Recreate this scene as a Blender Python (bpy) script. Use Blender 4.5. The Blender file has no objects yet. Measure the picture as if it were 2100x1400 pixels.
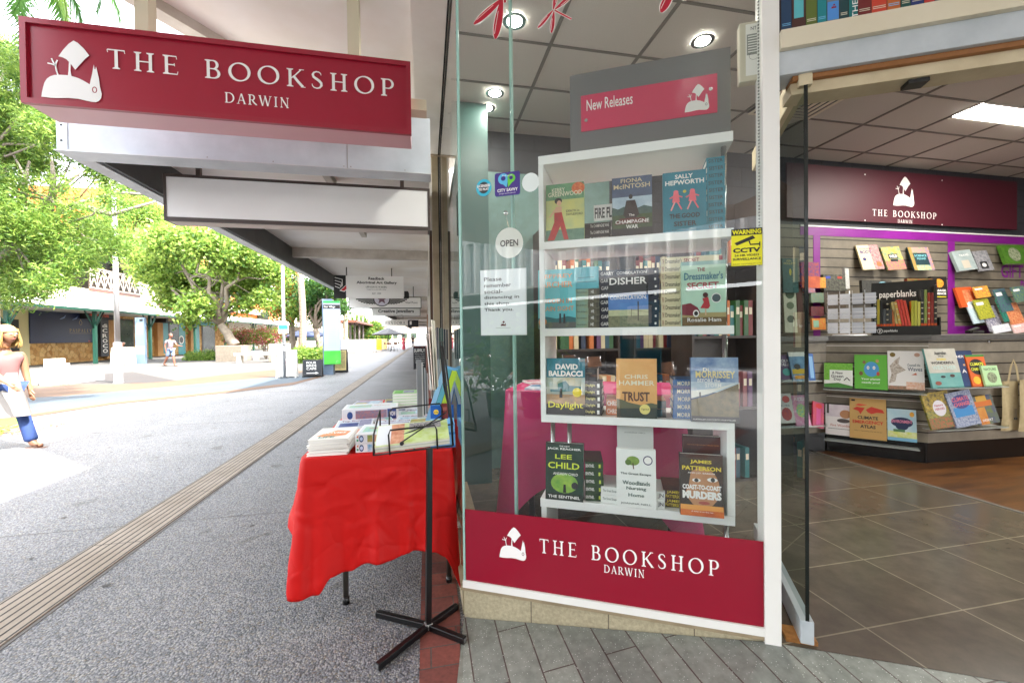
import bpy, math, random
import numpy as np
from mathutils import Vector, Matrix
random.seed(7); RNG = np.random.default_rng(7)
SC = bpy.context.scene
COL = SC.collection
PI = math.pi
# ---------------------------------------------------------------- camera maths (pixel of the 2100x1400 photo -> point on a real plane)
FPX = 855.0; CAMH = 1.3; YAW = math.radians(11.6); PITCH = math.radians(-.75); ROLL = math.radians(.7)
_F = Vector((math.sin(YAW)*math.cos(PITCH), math.cos(YAW)*math.cos(PITCH), math.sin(PITCH)))
_R = Vector((math.cos(YAW), -math.sin(YAW), 0)); _U = _R.cross(_F)
CR = _R*math.cos(ROLL) - _U*math.sin(ROLL); CU = _U*math.cos(ROLL) + _R*math.sin(ROLL)
CP = Vector((0, 0, CAMH))
def at(px, py, x=None, y=None, z=None, pl=None):
    d = _F*FPX + CR*(px-1050) - CU*(py-700)
    if z is not None: t = (z-CAMH)/d.z
    elif x is not None: t = x/d.x
    elif y is not None: t = y/d.y
    else: t = (Vector(pl[0])-CP).dot(pl[1])/d.dot(pl[1])
    return CP + d*t
def V(*a): return Vector(a)
def frame(o, u, v):
    u = Vector(u).normalized(); v = Vector(v); n = u.cross(v).normalized(); v = n.cross(u)
    return Matrix(((u.x, v.x, n.x, o[0]), (u.y, v.y, n.y, o[1]), (u.z, v.z, n.z, o[2]), (0, 0, 0, 1)))
# ---------------------------------------------------------------- materials
_MC = {}
def lin(h):
    if not isinstance(h, str): return tuple(h[:3])
    h = h.lstrip('#'); r = [int(h[i:i+2], 16)/255 for i in (0, 2, 4)]
    return tuple(c/12.92 if c <= .04045 else ((c+.055)/1.055)**2.4 for c in r)
def newmat(name):
    m = bpy.data.materials.new(name); m.use_nodes = True
    nt = m.node_tree; b = nt.nodes['Principled BSDF']
    return m, nt, b
def coords(nt, scale=1.0, rot=(0, 0, 0), loc=(0, 0, 0), kind='Object'):
    t = nt.nodes.new('ShaderNodeTexCoord'); mp = nt.nodes.new('ShaderNodeMapping')
    mp.inputs['Scale'].default_value = (scale,)*3 if not isinstance(scale, tuple) else scale
    mp.inputs['Rotation'].default_value = rot; mp.inputs['Location'].default_value = loc
    nt.links.new(t.outputs[kind], mp.inputs[0]); return mp.outputs[0]
def ramp(nt, fac, stops):
    r = nt.nodes.new('ShaderNodeValToRGB'); e = r.color_ramp.elements
    while len(e) < len(stops): e.new(.5)
    for q, (p, c) in zip(e, stops): q.position = p; q.color = (*lin(c), 1)
    nt.links.new(fac, r.inputs[0]); return r.outputs[0]
def noise(nt, vec, scale, detail=3, rough=.55):
    n = nt.nodes.new('ShaderNodeTexNoise'); n.inputs['Scale'].default_value = scale
    n.inputs['Detail'].default_value = detail; n.inputs['Roughness'].default_value = rough
    nt.links.new(vec, n.inputs['Vector']); return n.outputs[0]
def bump(nt, b, h, strength=.3, dist=.01):
    n = nt.nodes.new('ShaderNodeBump'); n.inputs['Strength'].default_value = strength; n.inputs['Distance'].default_value = dist
    nt.links.new(h, n.inputs['Height']); nt.links.new(n.outputs[0], b.inputs['Normal'])
def mix(nt, fac, a, c, mode='MIX'):
    n = nt.nodes.new('ShaderNodeMix'); n.data_type = 'RGBA'; n.blend_type = mode
    for k, val in ((0, fac), (6, a), (7, c)):
        if hasattr(val, 'is_output') or isinstance(val, bpy.types.NodeSocket): nt.links.new(val, n.inputs[k])
        elif k == 0: n.inputs[0].default_value = val
        else: n.inputs[k].default_value = (*lin(val), 1)
    return n.outputs[2]
def col(c, c2=None, rough=.5, metal=0, sc=14, spec=None, var=.0):
    """plain colour, or two colours mixed by a noise (printed picture, dirt)"""
    key = (str(c), str(c2), rough, metal, sc)
    if key in _MC: return _MC[key]
    m, nt, b = newmat('paint'); _MC[key] = m
    b.inputs['Base Color'].default_value = (*lin(c), 1); b.inputs['Roughness'].default_value = rough; b.inputs['Metallic'].default_value = metal
    if c2 is not None:
        v = coords(nt); n = noise(nt, v, sc, 5, .6)
        o = ramp(nt, n, ((.30, c), (.70, c2))); nt.links.new(o, b.inputs['Base Color'])
    return m
def emis(c, s, name='light'):
    m, nt, b = newmat(name); b.inputs['Base Color'].default_value = (.8, .8, .8, 1)
    b.inputs['Emission Color'].default_value = (*lin(c), 1); b.inputs['Emission Strength'].default_value = s; return m
def glassmat(name, tint, rough=0.0, ior=1.5):
    m = bpy.data.materials.new(name); m.use_nodes = True; nt = m.node_tree; nt.nodes.clear()
    out = nt.nodes.new('ShaderNodeOutputMaterial'); mx = nt.nodes.new('ShaderNodeMixShader')
    tr = nt.nodes.new('ShaderNodeBsdfTransparent'); gl = nt.nodes.new('ShaderNodeBsdfGlossy'); fr = nt.nodes.new('ShaderNodeFresnel')
    ge = nt.nodes.new('ShaderNodeNewGeometry'); ma = nt.nodes.new('ShaderNodeMath'); ma.operation = 'MULTIPLY_ADD'
    ma.inputs[1].default_value = 1/ior-ior; ma.inputs[2].default_value = ior
    nt.links.new(ge.outputs['Backfacing'], ma.inputs[0]); nt.links.new(ma.outputs[0], fr.inputs['IOR'])
    tr.inputs[0].default_value = (*tint, 1); gl.inputs['Roughness'].default_value = rough; gl.inputs[0].default_value = (1, 1, 1, 1)
    nt.links.new(fr.outputs[0], mx.inputs[0]); nt.links.new(tr.outputs[0], mx.inputs[1]); nt.links.new(gl.outputs[0], mx.inputs[2])
    nt.links.new(mx.outputs[0], out.inputs[0]); return m
def brickmat(name, w, h, mortar, c1, c2, cm, offset=0., loc=(0, 0, 0), rot=(0, 0, 0), rough=.6, nscale=40, ncol=None, bstr=.3, speck=None, spec=.5, kind='Object', freq=2):
    m, nt, b = newmat(name); v = coords(nt, 1.0, rot, loc, kind)
    br = nt.nodes.new('ShaderNodeTexBrick'); br.offset = offset; br.offset_frequency = freq; br.squash = 1
    for k, val in (('Scale', 1), ('Mortar Size', mortar), ('Mortar Smooth', .1), ('Bias', 0), ('Brick Width', w), ('Row Height', h)): br.inputs[k].default_value = val
    br.inputs['Color1'].default_value = (*lin(c1), 1); br.inputs['Color2'].default_value = (*lin(c2), 1); br.inputs['Mortar'].default_value = (*lin(cm), 1)
    nt.links.new(v, br.inputs['Vector']); o = br.outputs[0]
    n = noise(nt, v, nscale, 6, .65); r = ramp(nt, n, ((.3, (.62,)*3), (.7, (1.0,)*3))); o = mix(nt, 1, o, r, 'MULTIPLY')
    n2 = noise(nt, v, 1.7, 4, .6); r2 = ramp(nt, n2, ((.3, (.78,)*3), (.7, (1.0,)*3))); o = mix(nt, 1, o, r2, 'MULTIPLY')
    if speck:
        vo = nt.nodes.new('ShaderNodeTexVoronoi'); vo.inputs['Scale'].default_value = speck[1]; nt.links.new(v, vo.inputs['Vector'])
        f = ramp(nt, vo.outputs['Distance'], ((.0, (1,)*3), (speck[2], (1,)*3), (speck[2]+.03, (0,)*3))); o = mix(nt, f, o, speck[0])
    nt.links.new(o, b.inputs['Base Color']); b.inputs['Roughness'].default_value = rough; b.inputs['Specular IOR Level'].default_value = spec
    if bstr:
        iv = nt.nodes.new('ShaderNodeMath'); iv.operation = 'MULTIPLY_ADD'; iv.inputs[1].default_value = -1; iv.inputs[2].default_value = 1
        nt.links.new(br.outputs['Fac'], iv.inputs[0])
        ad = nt.nodes.new('ShaderNodeMath'); ad.operation = 'MULTIPLY_ADD'; ad.inputs[1].default_value = .25
        nt.links.new(n, ad.inputs[0]); nt.links.new(iv.outputs[0], ad.inputs[2]); bump(nt, b, ad.outputs[0], bstr, .004)
    return m
# ---------------------------------------------------------------- mesh builder
class MB:
    def __init__(s): s.v = []; s.f = []; s.mi = []; s.m = []; s.cur = 0; s.layer = 0; s.sm = []; s.smooth = False
    def mat(s, m):
        if m not in s.m: s.m.append(m)
        s.cur = s.m.index(m); return s
    def add(s, vs, fs, M=None):
        o = len(s.v)
        for p in vs:
            p = Vector(p); s.v.append(M @ p if M is not None else p)
        for f in fs: s.f.append([i+o for i in f]); s.mi.append(s.cur); s.sm.append(s.smooth)
        return s
    def box(s, x0, x1, y0, y1, z0, z1, M=None):
        if x0 > x1: x0, x1 = x1, x0
        if y0 > y1: y0, y1 = y1, y0
        if z0 > z1: z0, z1 = z1, z0
        return s.add([(x, y, z) for x in (x0, x1) for y in (y0, y1) for z in (z0, z1)],
                     [(0, 1, 3, 2), (4, 6, 7, 5), (0, 4, 5, 1), (2, 3, 7, 6), (0, 2, 6, 4), (1, 5, 7, 3)], M)
    def bbox(s, x0, x1, y0, y1, z0, z1, b=.004, M=None):
        """box with chamfered vertical and horizontal edges"""
        import bmesh
        bm = bmesh.new(); t = MB(); t.box(x0, x1, y0, y1, z0, z1)
        vv = [bm.verts.new(p) for p in t.v]
        for f in t.f: bm.faces.new([vv[i] for i in f])
        bmesh.ops.bevel(bm, geom=bm.edges[:], offset=b, segments=2, profile=.5, affect='EDGES')
        bm.verts.index_update()
        s.add([v.co.copy() for v in bm.verts], [[v.index for v in f.verts] for f in bm.faces], M); bm.free(); return s
    def poly(s, pts, M=None, z0=0, z1=None):
        n = len(pts)
        a = sum(pts[i][0]*pts[(i+1) % n][1]-pts[(i+1) % n][0]*pts[i][1] for i in range(n))
        if a < 0: pts = pts[::-1]
        if z1 is None: return s.add([(p[0], p[1], z0) for p in pts], [list(range(n))], M)
        vs = [(p[0], p[1], z0) for p in pts]+[(p[0], p[1], z1) for p in pts]
        fs = [list(range(n))[::-1], [i+n for i in range(n)]]+[(i, (i+1) % n, (i+1) % n+n, i+n) for i in range(n)]
        return s.add(vs, fs, M)
    def rect(s, x0, x1, y0, y1, M, z): return s.poly([(x0, y0), (x1, y0), (x1, y1), (x0, y1)], M, z)
    def ell(s, cx, cy, rx, ry, M, z, n=20, z1=None, rot=0):
        c, si = math.cos(rot), math.sin(rot)
        pts = []
        for i in range(n):
            a = 2*PI*i/n; x, y = rx*math.cos(a), ry*math.sin(a); pts.append((cx+x*c-y*si, cy+x*si+y*c))
        return s.poly(pts, M, z, z1)
    def ribbon(s, pts, w, M, z, closed=False):
        """flat stroke; w is a width or a list of widths"""
        n = len(pts); ws = w if isinstance(w, (list, tuple)) else [w]*n; L = []; R = []
        for i in range(n):
            if closed: a = pts[(i-1) % n]; b = pts[(i+1) % n]
            else: a = pts[max(i-1, 0)]; b = pts[min(i+1, n-1)]
            dx, dy = b[0]-a[0], b[1]-a[1]; l = math.hypot(dx, dy) or 1; nx, ny = -dy/l*ws[i]/2, dx/l*ws[i]/2
            L.append((pts[i][0]+nx, pts[i][1]+ny, z)); R.append((pts[i][0]-nx, pts[i][1]-ny, z))
        k = n if closed else n-1
        return s.add(L+R, [(i, n+i, n+(i+1) % n, (i+1) % n) for i in range(k)], M)
    def tube(s, pts, r, n=8, M=None, cap=True):
        pts = [Vector(p) for p in pts]; k = len(pts); rs = r if isinstance(r, (list, tuple)) else [r]*k
        up = None; vs = []
        for i in range(k):
            t = (pts[min(i+1, k-1)]-pts[max(i-1, 0)]).normalized()
            if up is None: up = Vector((0, 0, 1)) if abs(t.z) < .9 else Vector((1, 0, 0))
            a = t.cross(up); a.normalize(); b = a.cross(t); up = b
            for j in range(n):
                an = 2*PI*j/n; vs.append(pts[i]+a*math.cos(an)*rs[i]+b*math.sin(an)*rs[i])
        fs = [(i*n+j, i*n+(j+1) % n, (i+1)*n+(j+1) % n, (i+1)*n+j) for i in range(k-1) for j in range(n)]
        if cap: fs += [list(range(n))[::-1], [(k-1)*n+j for j in range(n)]]
        o = s.smooth; s.smooth = n > 5; s.add(vs, fs, M); s.smooth = o; return s
    def lathe(s, prof, n=24, M=None):
        vs = [(r*math.cos(2*PI*j/n), r*math.sin(2*PI*j/n), z) for r, z in prof for j in range(n)]
        k = len(prof)
        fs = [(i*n+j, i*n+(j+1) % n, (i+1)*n+(j+1) % n, (i+1)*n+j) for i in range(k-1) for j in range(n)]
        fs += [list(range(n))[::-1], [(k-1)*n+j for j in range(n)]]
        return s.add(vs, fs, M)
    def sphere(s, c, rx, ry=None, rz=None, n=12, m=8, M=None):
        ry = ry or rx; rz = rz or rx; vs = []; fs = []
        for i in range(m+1):
            th = PI*i/m
            for j in range(n):
                ph = 2*PI*j/n; vs.append((c[0]+rx*math.sin(th)*math.cos(ph), c[1]+ry*math.sin(th)*math.sin(ph), c[2]+rz*math.cos(th)))
        fs = [(i*n+j, (i+1)*n+j, (i+1)*n+(j+1) % n, i*n+(j+1) % n) for i in range(m) for j in range(n)]
        o = s.smooth; s.smooth = True; s.add(vs, fs, M); s.smooth = o; return s
    def text(s, t, x0, x1, y0, y1, M, z, bold=0.0, shear=0):
        vs, fs = textmesh(t, bold, shear)
        if not vs: return s
        xs = [p[0] for p in vs]; ys = [p[1] for p in vs]; a, b, c, d = min(xs), max(xs), min(ys), max(ys)
        sx = (x1-x0)/max(b-a, 1e-6); sy = (y1-y0)/max(d-c, 1e-6)
        return s.add([(x0+(p[0]-a)*sx, y0+(p[1]-c)*sy, z) for p in vs], fs, M)
    def build(s, name, parent=None, M=None):
        me = bpy.data.meshes.new(name); me.from_pydata([tuple(p) for p in s.v], [], s.f)
        for m in s.m: me.materials.append(m)
        me.polygons.foreach_set('material_index', s.mi); me.polygons.foreach_set('use_smooth', s.sm); me.update()
        o = bpy.data.objects.new(name, me); COL.objects.link(o)
        if M is not None: o.matrix_world = M
        if parent is not None:
            o.parent = parent
            if M is None: o.matrix_parent_inverse = pinv(parent)
        return o
def pinv(p):
    M = Matrix.Identity(4); q = p; ch = []
    while q is not None: ch.append(q); q = q.parent
    for q in reversed(ch): M = M @ (q.matrix_parent_inverse if q.parent else Matrix.Identity(4)) @ q.matrix_basis
    return M.inverted()
_TX = {}
def textmesh(t, bold, shear=0):
    k = (t, bold, shear)
    if k in _TX: return _TX[k]
    cu = bpy.data.curves.new('txt', 'FONT'); cu.body = t; cu.size = 1; cu.resolution_u = 2; cu.offset = bold; cu.align_x = 'CENTER'; cu.shear = shear; cu.fill_mode = 'FRONT'
    ob = bpy.data.objects.new('txt', cu); me = ob.to_mesh()
    r = ([tuple(v.co) for v in me.vertices], [tuple(p.vertices) for p in me.polygons]); ob.to_mesh_clear()
    bpy.data.objects.remove(ob); bpy.data.curves.remove(cu); _TX[k] = r; return r
def tag(o, label, cat, group=None, kind=None):
    if label: o['label'] = label
    if cat: o['category'] = cat
    if group: o['group'] = group
    if kind: o['kind'] = kind
    return o
def thing(name, loc, label, cat, group=None, rz=0):
    o = bpy.data.objects.new(name, None); COL.objects.link(o); o.location = loc; o.rotation_euler = (0, 0, rz); o.empty_display_size = .1
    return tag(o, label, cat, group)
def struct(o): o['kind'] = 'structure'; return o
def dup(root, loc=None, label=None, group=None, M=None):
    r = root.copy(); COL.objects.link(r)
    if M is not None: r.matrix_world = M
    elif loc is not None: r.location = loc
    if label: r['label'] = label
    if group: r['group'] = group
    for ch in list(root.children):
        c = ch.copy(); COL.objects.link(c); c.parent = r
        for g in list(ch.children):
            d = g.copy(); COL.objects.link(d); d.parent = c
    return r
ORD = ['lowest', 'second from the bottom', 'third from the bottom', 'fourth from the bottom', 'fifth from the bottom', 'sixth from the bottom', 'seventh from the bottom', 'eighth from the bottom', 'ninth from the bottom', 'tenth from the bottom', 'eleventh from the bottom']
# ---------------------------------------------------------------- serif capitals, drawn stroke by stroke (unit height)
TH, TN, SE, SL = .135, .062, .045, .085
def _arc(cx, cy, rx, ry, a0, a1, n=14): return [(cx+rx*math.cos(math.radians(a0+(a1-a0)*i/n)), cy+ry*math.sin(math.radians(a0+(a1-a0)*i/n))) for i in range(n+1)]
def _serif(x, y, up, w=TH): return ('P', [(x-w/2-SL, y), (x+w/2+SL, y), (x+w/2+SL, y+up*SE), (x+w/2, y+up*(SE+.05)), (x-w/2, y+up*(SE+.05)), (x-w/2-SL, y+up*SE)])
def _stem(x, y0=0, y1=1, w=TH, s0=1, s1=1):
    r = [('P', [(x-w/2, y0), (x+w/2, y0), (x+w/2, y1), (x-w/2, y1)])]
    if s0: r.append(_serif(x, y0, 1, w))
    if s1: r.append(_serif(x, y1, -1, w))
    return r
def _bar(x0, x1, y, t=TN): return [('P', [(x0, y-t/2), (x1, y-t/2), (x1, y+t/2), (x0, y+t/2)])]
def _tick(x, y, d, h=.15): return [('P', [(x, y), (x-.035, y), (x-.012, y+d*h), (x+.02, y+d*h)])]
def _bow(cx, cy, rx, ry): 
    p = _arc(cx, cy, rx, ry, -90, 90, 16); return [('R', p, [TN+(TH-TN)*max(0, math.cos(math.radians(-90+180*i/16)))**1.3 for i in range(17)])]
def _ring(cx, cy, rx, ry):
    p = _arc(cx, cy, rx, ry, 0, 360, 32)[:-1]; return [('C', p, [TN+(TH+.01-TN)*abs(math.cos(2*PI*i/32-.25))**1.4 for i in range(32)])]
GL = {
 'T': (.80, _stem(.40, s1=0)+_bar(.05, .75, .968)+_tick(.06, .97, -1)+_tick(.75, .97, -1)),
 'H': (.92, _stem(.2)+_stem(.72)+_bar(.2, .72, .52)),
 'E': (.74, _stem(.2)+_bar(.2, .62, .968)+_bar(.2, .53, .52)+_bar(.2, .66, .032)+_tick(.63, .97, -1)+_tick(.67, .03, 1)+_tick(.54, .60, -1)),
 'B': (.78, _stem(.2)+_bar(.2, .42, .968)+_bar(.2, .44, .53)+_bar(.2, .44, .032)+_bow(.40, .745, .19, .222)+_bow(.42, .28, .24, .247)),
 'O': (1.04, _ring(.52, .5, .43, .475)),
 'K': (.88, _stem(.2)+[('R', [(.24, .46), (.45, .66), (.70, .965)], [TN]*3), ('R', [(.38, .58), (.55, .33), (.80, .03)], [TH]*3)]+_bar(.62, .86, .98, .04)+_bar(.70, .92, .02, .04)),
 'S': (.64, [('R', [(.52, .78), (.50, .88), (.42, .95), (.30, .965), (.18, .91), (.125, .79), (.16, .66), (.30, .56), (.43, .46), (.52, .35), (.53, .21), (.45, .085), (.31, .035), (.18, .07), (.10, .16), (.085, .27)], [.03, .05, .06, .07, .09, .12, .13, .14, .14, .13, .12, .09, .07, .06, .05, .03])]),
 'P': (.72, _stem(.2)+_bar(.2, .42, .968)+_bar(.2, .42, .45)+_bow(.40, .708, .24, .262)),
 'D': (.95, _stem(.2)+_bar(.2, .42, .968)+_bar(.2, .42, .032)+_bow(.40, .5, .43, .47)),
 'A': (.90, [('R', [(.16, .0), (.45, 1.0)], [TN]*2), ('R', [(.45, 1.0), (.76, .0)], [TH]*2)]+_bar(.26, .64, .35)+_bar(.03, .29, .02, .04)+_bar(.62, .90, .02, .04)),
 'R': (.84, _stem(.2)+_bar(.2, .42, .968)+_bar(.2, .42, .48)+_bow(.38, .72, .22, .25)+[('R', [(.42, .48), (.58, .22), (.80, .03)], [TH]*3)]+_bar(.72, .88, .02, .04)),
 'W': (1.28, [('R', [(.14, 1), (.40, 0)], [TH]*2), ('R', [(.40, 0), (.64, .98)], [TN]*2), ('R', [(.62, 1), (.88, 0)], [TH]*2), ('R', [(.88, 0), (1.12, .98)], [TN]*2)]+_bar(.02, .27, .98, .04)+_bar(1.0, 1.24, .98, .04)+_bar(.50, .72, .98, .04)),
 'I': (.42, _stem(.21)),
 'N': (.96, _stem(.2, w=TN, s1=1)+_stem(.76, w=TN)+[('R', [(.16, 1), (.78, 0)], [TH]*2)]),
 'L': (.72, _stem(.2)+_bar(.2, .64, .032)+_tick(.65, .03, 1)),
 'Y': (.82, _stem(.41, 0, .45, s1=0)+[('R', [(.14, .98), (.41, .42)], [TH]*2), ('R', [(.41, .42), (.66, .98)], [TN]*2)]+_bar(.02, .27, .98, .04)+_bar(.55, .80, .98, .04)),
 ' ': (.5, []),
}
def serif(mb, t, x0, x1, y0, y1, M, z, depth=None, space=.12):
    """lay serif capitals into the box x0..x1, y0..y1; every stroke a hair above the last"""
    tot = sum(GL[c][0]+space for c in t)-space; x = 0; k = 0; sy = y1-y0; sx = (x1-x0)/tot
    for c in t:
        for g in GL[c][1]:
            k = (k+1) % 8; zz = z+.00012*k
            pts = [(x0+(x+p[0])*sx, y0+p[1]*sy) for p in g[1]]
            if g[0] == 'P': mb.poly(pts, M, zz-(depth or 0), zz) if depth else mb.poly(pts, M, zz)
            else:
                # widths: horizontal strokes scale by sy, verticals by sx
                mb.ribbon(pts, [w*(sx+sy)/2 for w in g[2]], M, zz, closed=g[0] == 'C')
                if depth: pass
        x += GL[c][0]+space
LOGO_BODY = [(212, 510), (215, 488), (222, 460), (230, 436), (242, 417), (258, 404), (280, 395), (310, 391), (345, 390), (375, 393), (405, 400), (432, 411), (462, 426), (468, 400), (476, 370), (483, 335), (486, 322), (489, 345), (494, 346), (497, 331), (502, 350), (511, 390), (515, 432), (524, 470), (520, 492), (508, 507), (492, 515), (470, 515), (440, 511), (400, 505), (350, 505), (300, 510), (260, 512)]
LOGO_BOOK = [(304, 299), (330, 262), (358, 230), (383, 211), (405, 220), (436, 246), (464, 279), (440, 300), (412, 332), (389, 359), (378, 345), (362, 326), (345, 310), (325, 302)]
def logo(mb, x0, x1, y0, y1, M, z, mw, md):
    f = lambda p: (x0+(p[0]-212)/312*(x1-x0), y0+(515-p[1])/304*(y1-y0)); s = (x1-x0)/312
    mb.mat(mw); mb.poly([f(p) for p in LOGO_BODY], M, z); mb.poly([f(p) for p in LOGO_BOOK], M, z+.0004)
    for st in ([(301, 400), (292, 372), (287, 345)], [(288, 346), (270, 341), (247, 338)], [(288, 347), (276, 330), (268, 312)], [(288, 347), (291, 332), (298, 318)]):
        mb.ribbon([f(p) for p in st], 8*s, M, z+.0002)
    mb.poly([f(p) for p in [(350, 395), (354, 360), (357, 322), (366, 330), (364, 365), (369, 396)]], M, z+.0002)
    mb.mat(md); mb.ribbon([f((487+11*math.cos(a), 452+14*math.sin(a))) for a in [2*PI*i/16 for i in range(16)]], 5*s, M, z+.0006, closed=True)
# ---------------------------------------------------------------- books
W_PAGE = None
def art(mb, M, w, h, cmds, z=0.0004):
    """printed cover: commands in 0..1 cover coordinates, each a hair above the last"""
    for i, c in enumerate(cmds):
        zz = z+.00025*i; k = c[0]
        if k == 'r': mb.mat(c[5]).rect(c[1]*w, c[2]*w, c[3]*h, c[4]*h, M, zz)
        elif k == 'p': mb.mat(c[2]).poly([(p[0]*w, p[1]*h) for p in c[1]], M, zz)
        elif k == 'e': mb.mat(c[5]).ell(c[1]*w, c[2]*h, c[3]*w, c[4]*h, M, zz)
        elif k == 't': mb.mat(c[6]).text(c[1], c[2]*w, c[3]*w, c[4]*h, c[5]*h, M, zz, c[7] if len(c) > 7 else .01)
        elif k == 's': mb.mat(c[6]); serif(mb, c[1], c[2]*w, c[3]*w, c[4]*h, c[5]*h, M, zz)
        elif k == 'l': mb.mat(c[3]).ribbon([(p[0]*w, p[1]*h) for p in c[1]], c[2]*w, M, zz)
def bookmb(w, h, t, cover, page, cmds=(), spine=None, M=None):
    """upright book, cover facing +z of its frame, lower left corner at the origin, spine at the left"""
    mb = MB(); c = .0012
    mb.mat(page).box(.001, w-.003, .003, h-.003, -t+c, -c, M)
    mb.mat(cover).box(0, w, 0, h, -c, 0, M).box(0, w, 0, h, -t, -t+c, M)
    mb.mat(spine or cover).box(-.001, .001, 0, h, -t, 0, M)
    art(mb, M, w, h, cmds); return mb
def flatbook(w, d, t, cover, page, cmds=(), topcmds=(), side='spine'):
    """lying book; its near long side (spine or page edges) in the x-z plane facing -y; origin at near lower left corner"""
    mb = MB(); c = .0014
    M1 = frame((0, 0, 0), (1, 0, 0), (0, 0, 1))
    mb.mat(page).box(.003, w-.003, .003, d-.003, c, t-c)
    mb.mat(cover).box(0, w, 0, d, 0, c).box(0, w, 0, d, t-c, t)
    if side == 'spine': mb.box(0, w, -.0008, .0015, 0, t); art(mb, frame((0, -.0008, 0), (1, 0, 0), (0, 0, 1)), w, t, cmds)
    else: art(mb, M1, w, t, cmds)
    art(mb, frame((0, 0, t), (1, 0, 0), (0, 1, 0)), w, d, topcmds); return mb
# ================================================================ world, light, camera
w = bpy.data.worlds.new('World'); SC.world = w; w.use_nodes = True
nt = w.node_tree; bg = nt.nodes['Background']; sk = nt.nodes.new('ShaderNodeTexSky'); sk.sky_type = 'NISHITA'; sk.sun_disc = False
SUN = Vector((.50, -.42, 1.05)).normalized()
sk.sun_elevation = math.asin(SUN.z); sk.sun_rotation = math.atan2(SUN.x, SUN.y)
sk.air_density = 1.0; sk.dust_density = 3.0; sk.ozone_density = 1.0
hs = nt.nodes.new('ShaderNodeHueSaturation'); hs.inputs['Saturation'].default_value = .22; nt.links.new(sk.outputs[0], hs.inputs['Color']); nt.links.new(hs.outputs[0], bg.inputs[0]); bg.inputs[1].default_value = .15
l = bpy.data.lights.new('sun', 'SUN'); l.energy = 2.0; l.angle = math.radians(.6); l.color = (1, .96, .9)
o = bpy.data.objects.new('sun', l); COL.objects.link(o); o.rotation_euler = (-SUN).to_track_quat('-Z', 'Y').to_euler(); o.location = (0, 0, 30)
cd = bpy.data.cameras.new('camera'); cam = bpy.data.objects.new('camera', cd); COL.objects.link(cam); SC.camera = cam
cd.sensor_width = 36; cd.lens = FPX/2100*36; cd.clip_start = .05; cd.clip_end = 2000
Bk = -_F
cam.matrix_world = Matrix(((CR.x, CU.x, Bk.x, 0), (CR.y, CU.y, Bk.y, 0), (CR.z, CU.z, Bk.z, CAMH), (0, 0, 0, 1)))
vs = SC.view_settings; vs.view_transform = 'Standard'; vs.look = 'None'; vs.exposure = 3.5; vs.gamma = 1
cy = SC.cycles; cy.max_bounces = 8; cy.diffuse_bounces = 4; cy.glossy_bounces = 4; cy.transparent_max_bounces = 16; cy.caustics_reflective = False; cy.caustics_refractive = False; cy.sample_clamp_indirect = 6
try: cy.use_denoising = True
except Exception: pass
# ================================================================ shared materials
WHITE = col('#e8e6e0', rough=.4); CREAM = col('#d9d0b6', rough=.45); PAPER = col('#f1efe8', rough=.7); BLACK = col('#141414', rough=.35); DK = col('#26272a', rough=.5)
INK = col('#161616', rough=.8); PWHITE = col('#f4f2ee', rough=.5); GALV = col('#c2c8cb', '#adb4b8', .45, .1, 6); STEEL = col('#c8c8c8', rough=.18, metal=1)
BURG = col('#90102a', rough=.3); BURGD = col('#5c0c1e', rough=.35); TIMBER = col('#cdbf9f', '#b8a888', .6, 0, 9)
# ================================================================ ground
def aggregate():
    m, nt, b = newmat('exposed_aggregate'); v = coords(nt)
    vo = nt.nodes.new('ShaderNodeTexVoronoi'); vo.inputs['Scale'].default_value = 118; nt.links.new(v, vo.inputs['Vector'])
    sp = nt.nodes.new('ShaderNodeSeparateColor'); nt.links.new(vo.outputs['Color'], sp.inputs[0])
    c1 = ramp(nt, sp.outputs[0], ((0, '#626469'), (.35, '#7d7f85'), (.6, '#909195'), (.85, '#a6a49f'), (1, '#7a6f61')))
    edge = ramp(nt, vo.outputs['Distance'], ((.34, (1,)*3), (.72, (.5,)*3)))
    o = mix(nt, 1, c1, edge, 'MULTIPLY'); n = noise(nt, v, .55, 8, .65); r = ramp(nt, n, ((.32, (.72,)*3), (.62, (1,)*3))); o = mix(nt, 1, o, r, 'MULTIPLY'); n = noise(nt, v, 3.1, 2, .4); r = ramp(nt, n, ((.27, (.6, .58, .55)), (.31, (1,)*3))); o = mix(nt, 1, o, r, 'MULTIPLY')
    nt.links.new(o, b.inputs['Base Color']); b.inputs['Roughness'].default_value = .6
    iv = nt.nodes.new('ShaderNodeMath'); iv.operation = 'SUBTRACT'; iv.inputs[0].default_value = 1; nt.links.new(vo.outputs['Distance'], iv.inputs[1])
    bump(nt, b, iv.outputs[0], .7, .006); return m
AGG = aggregate()
g = MB().mat(AGG); g.add([(-120, -60, 0), (120, -60, 0), (120, 260, 0), (-120, 260, 0)], [(0, 1, 2, 3)]); struct(g.build('ground'))
def gsheet(name, px, m, z):
    b = MB().mat(m); b.poly([tuple(at(x, y, z=z))[:2] for x, y in px], None, z); return struct(b.build(name))
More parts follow.
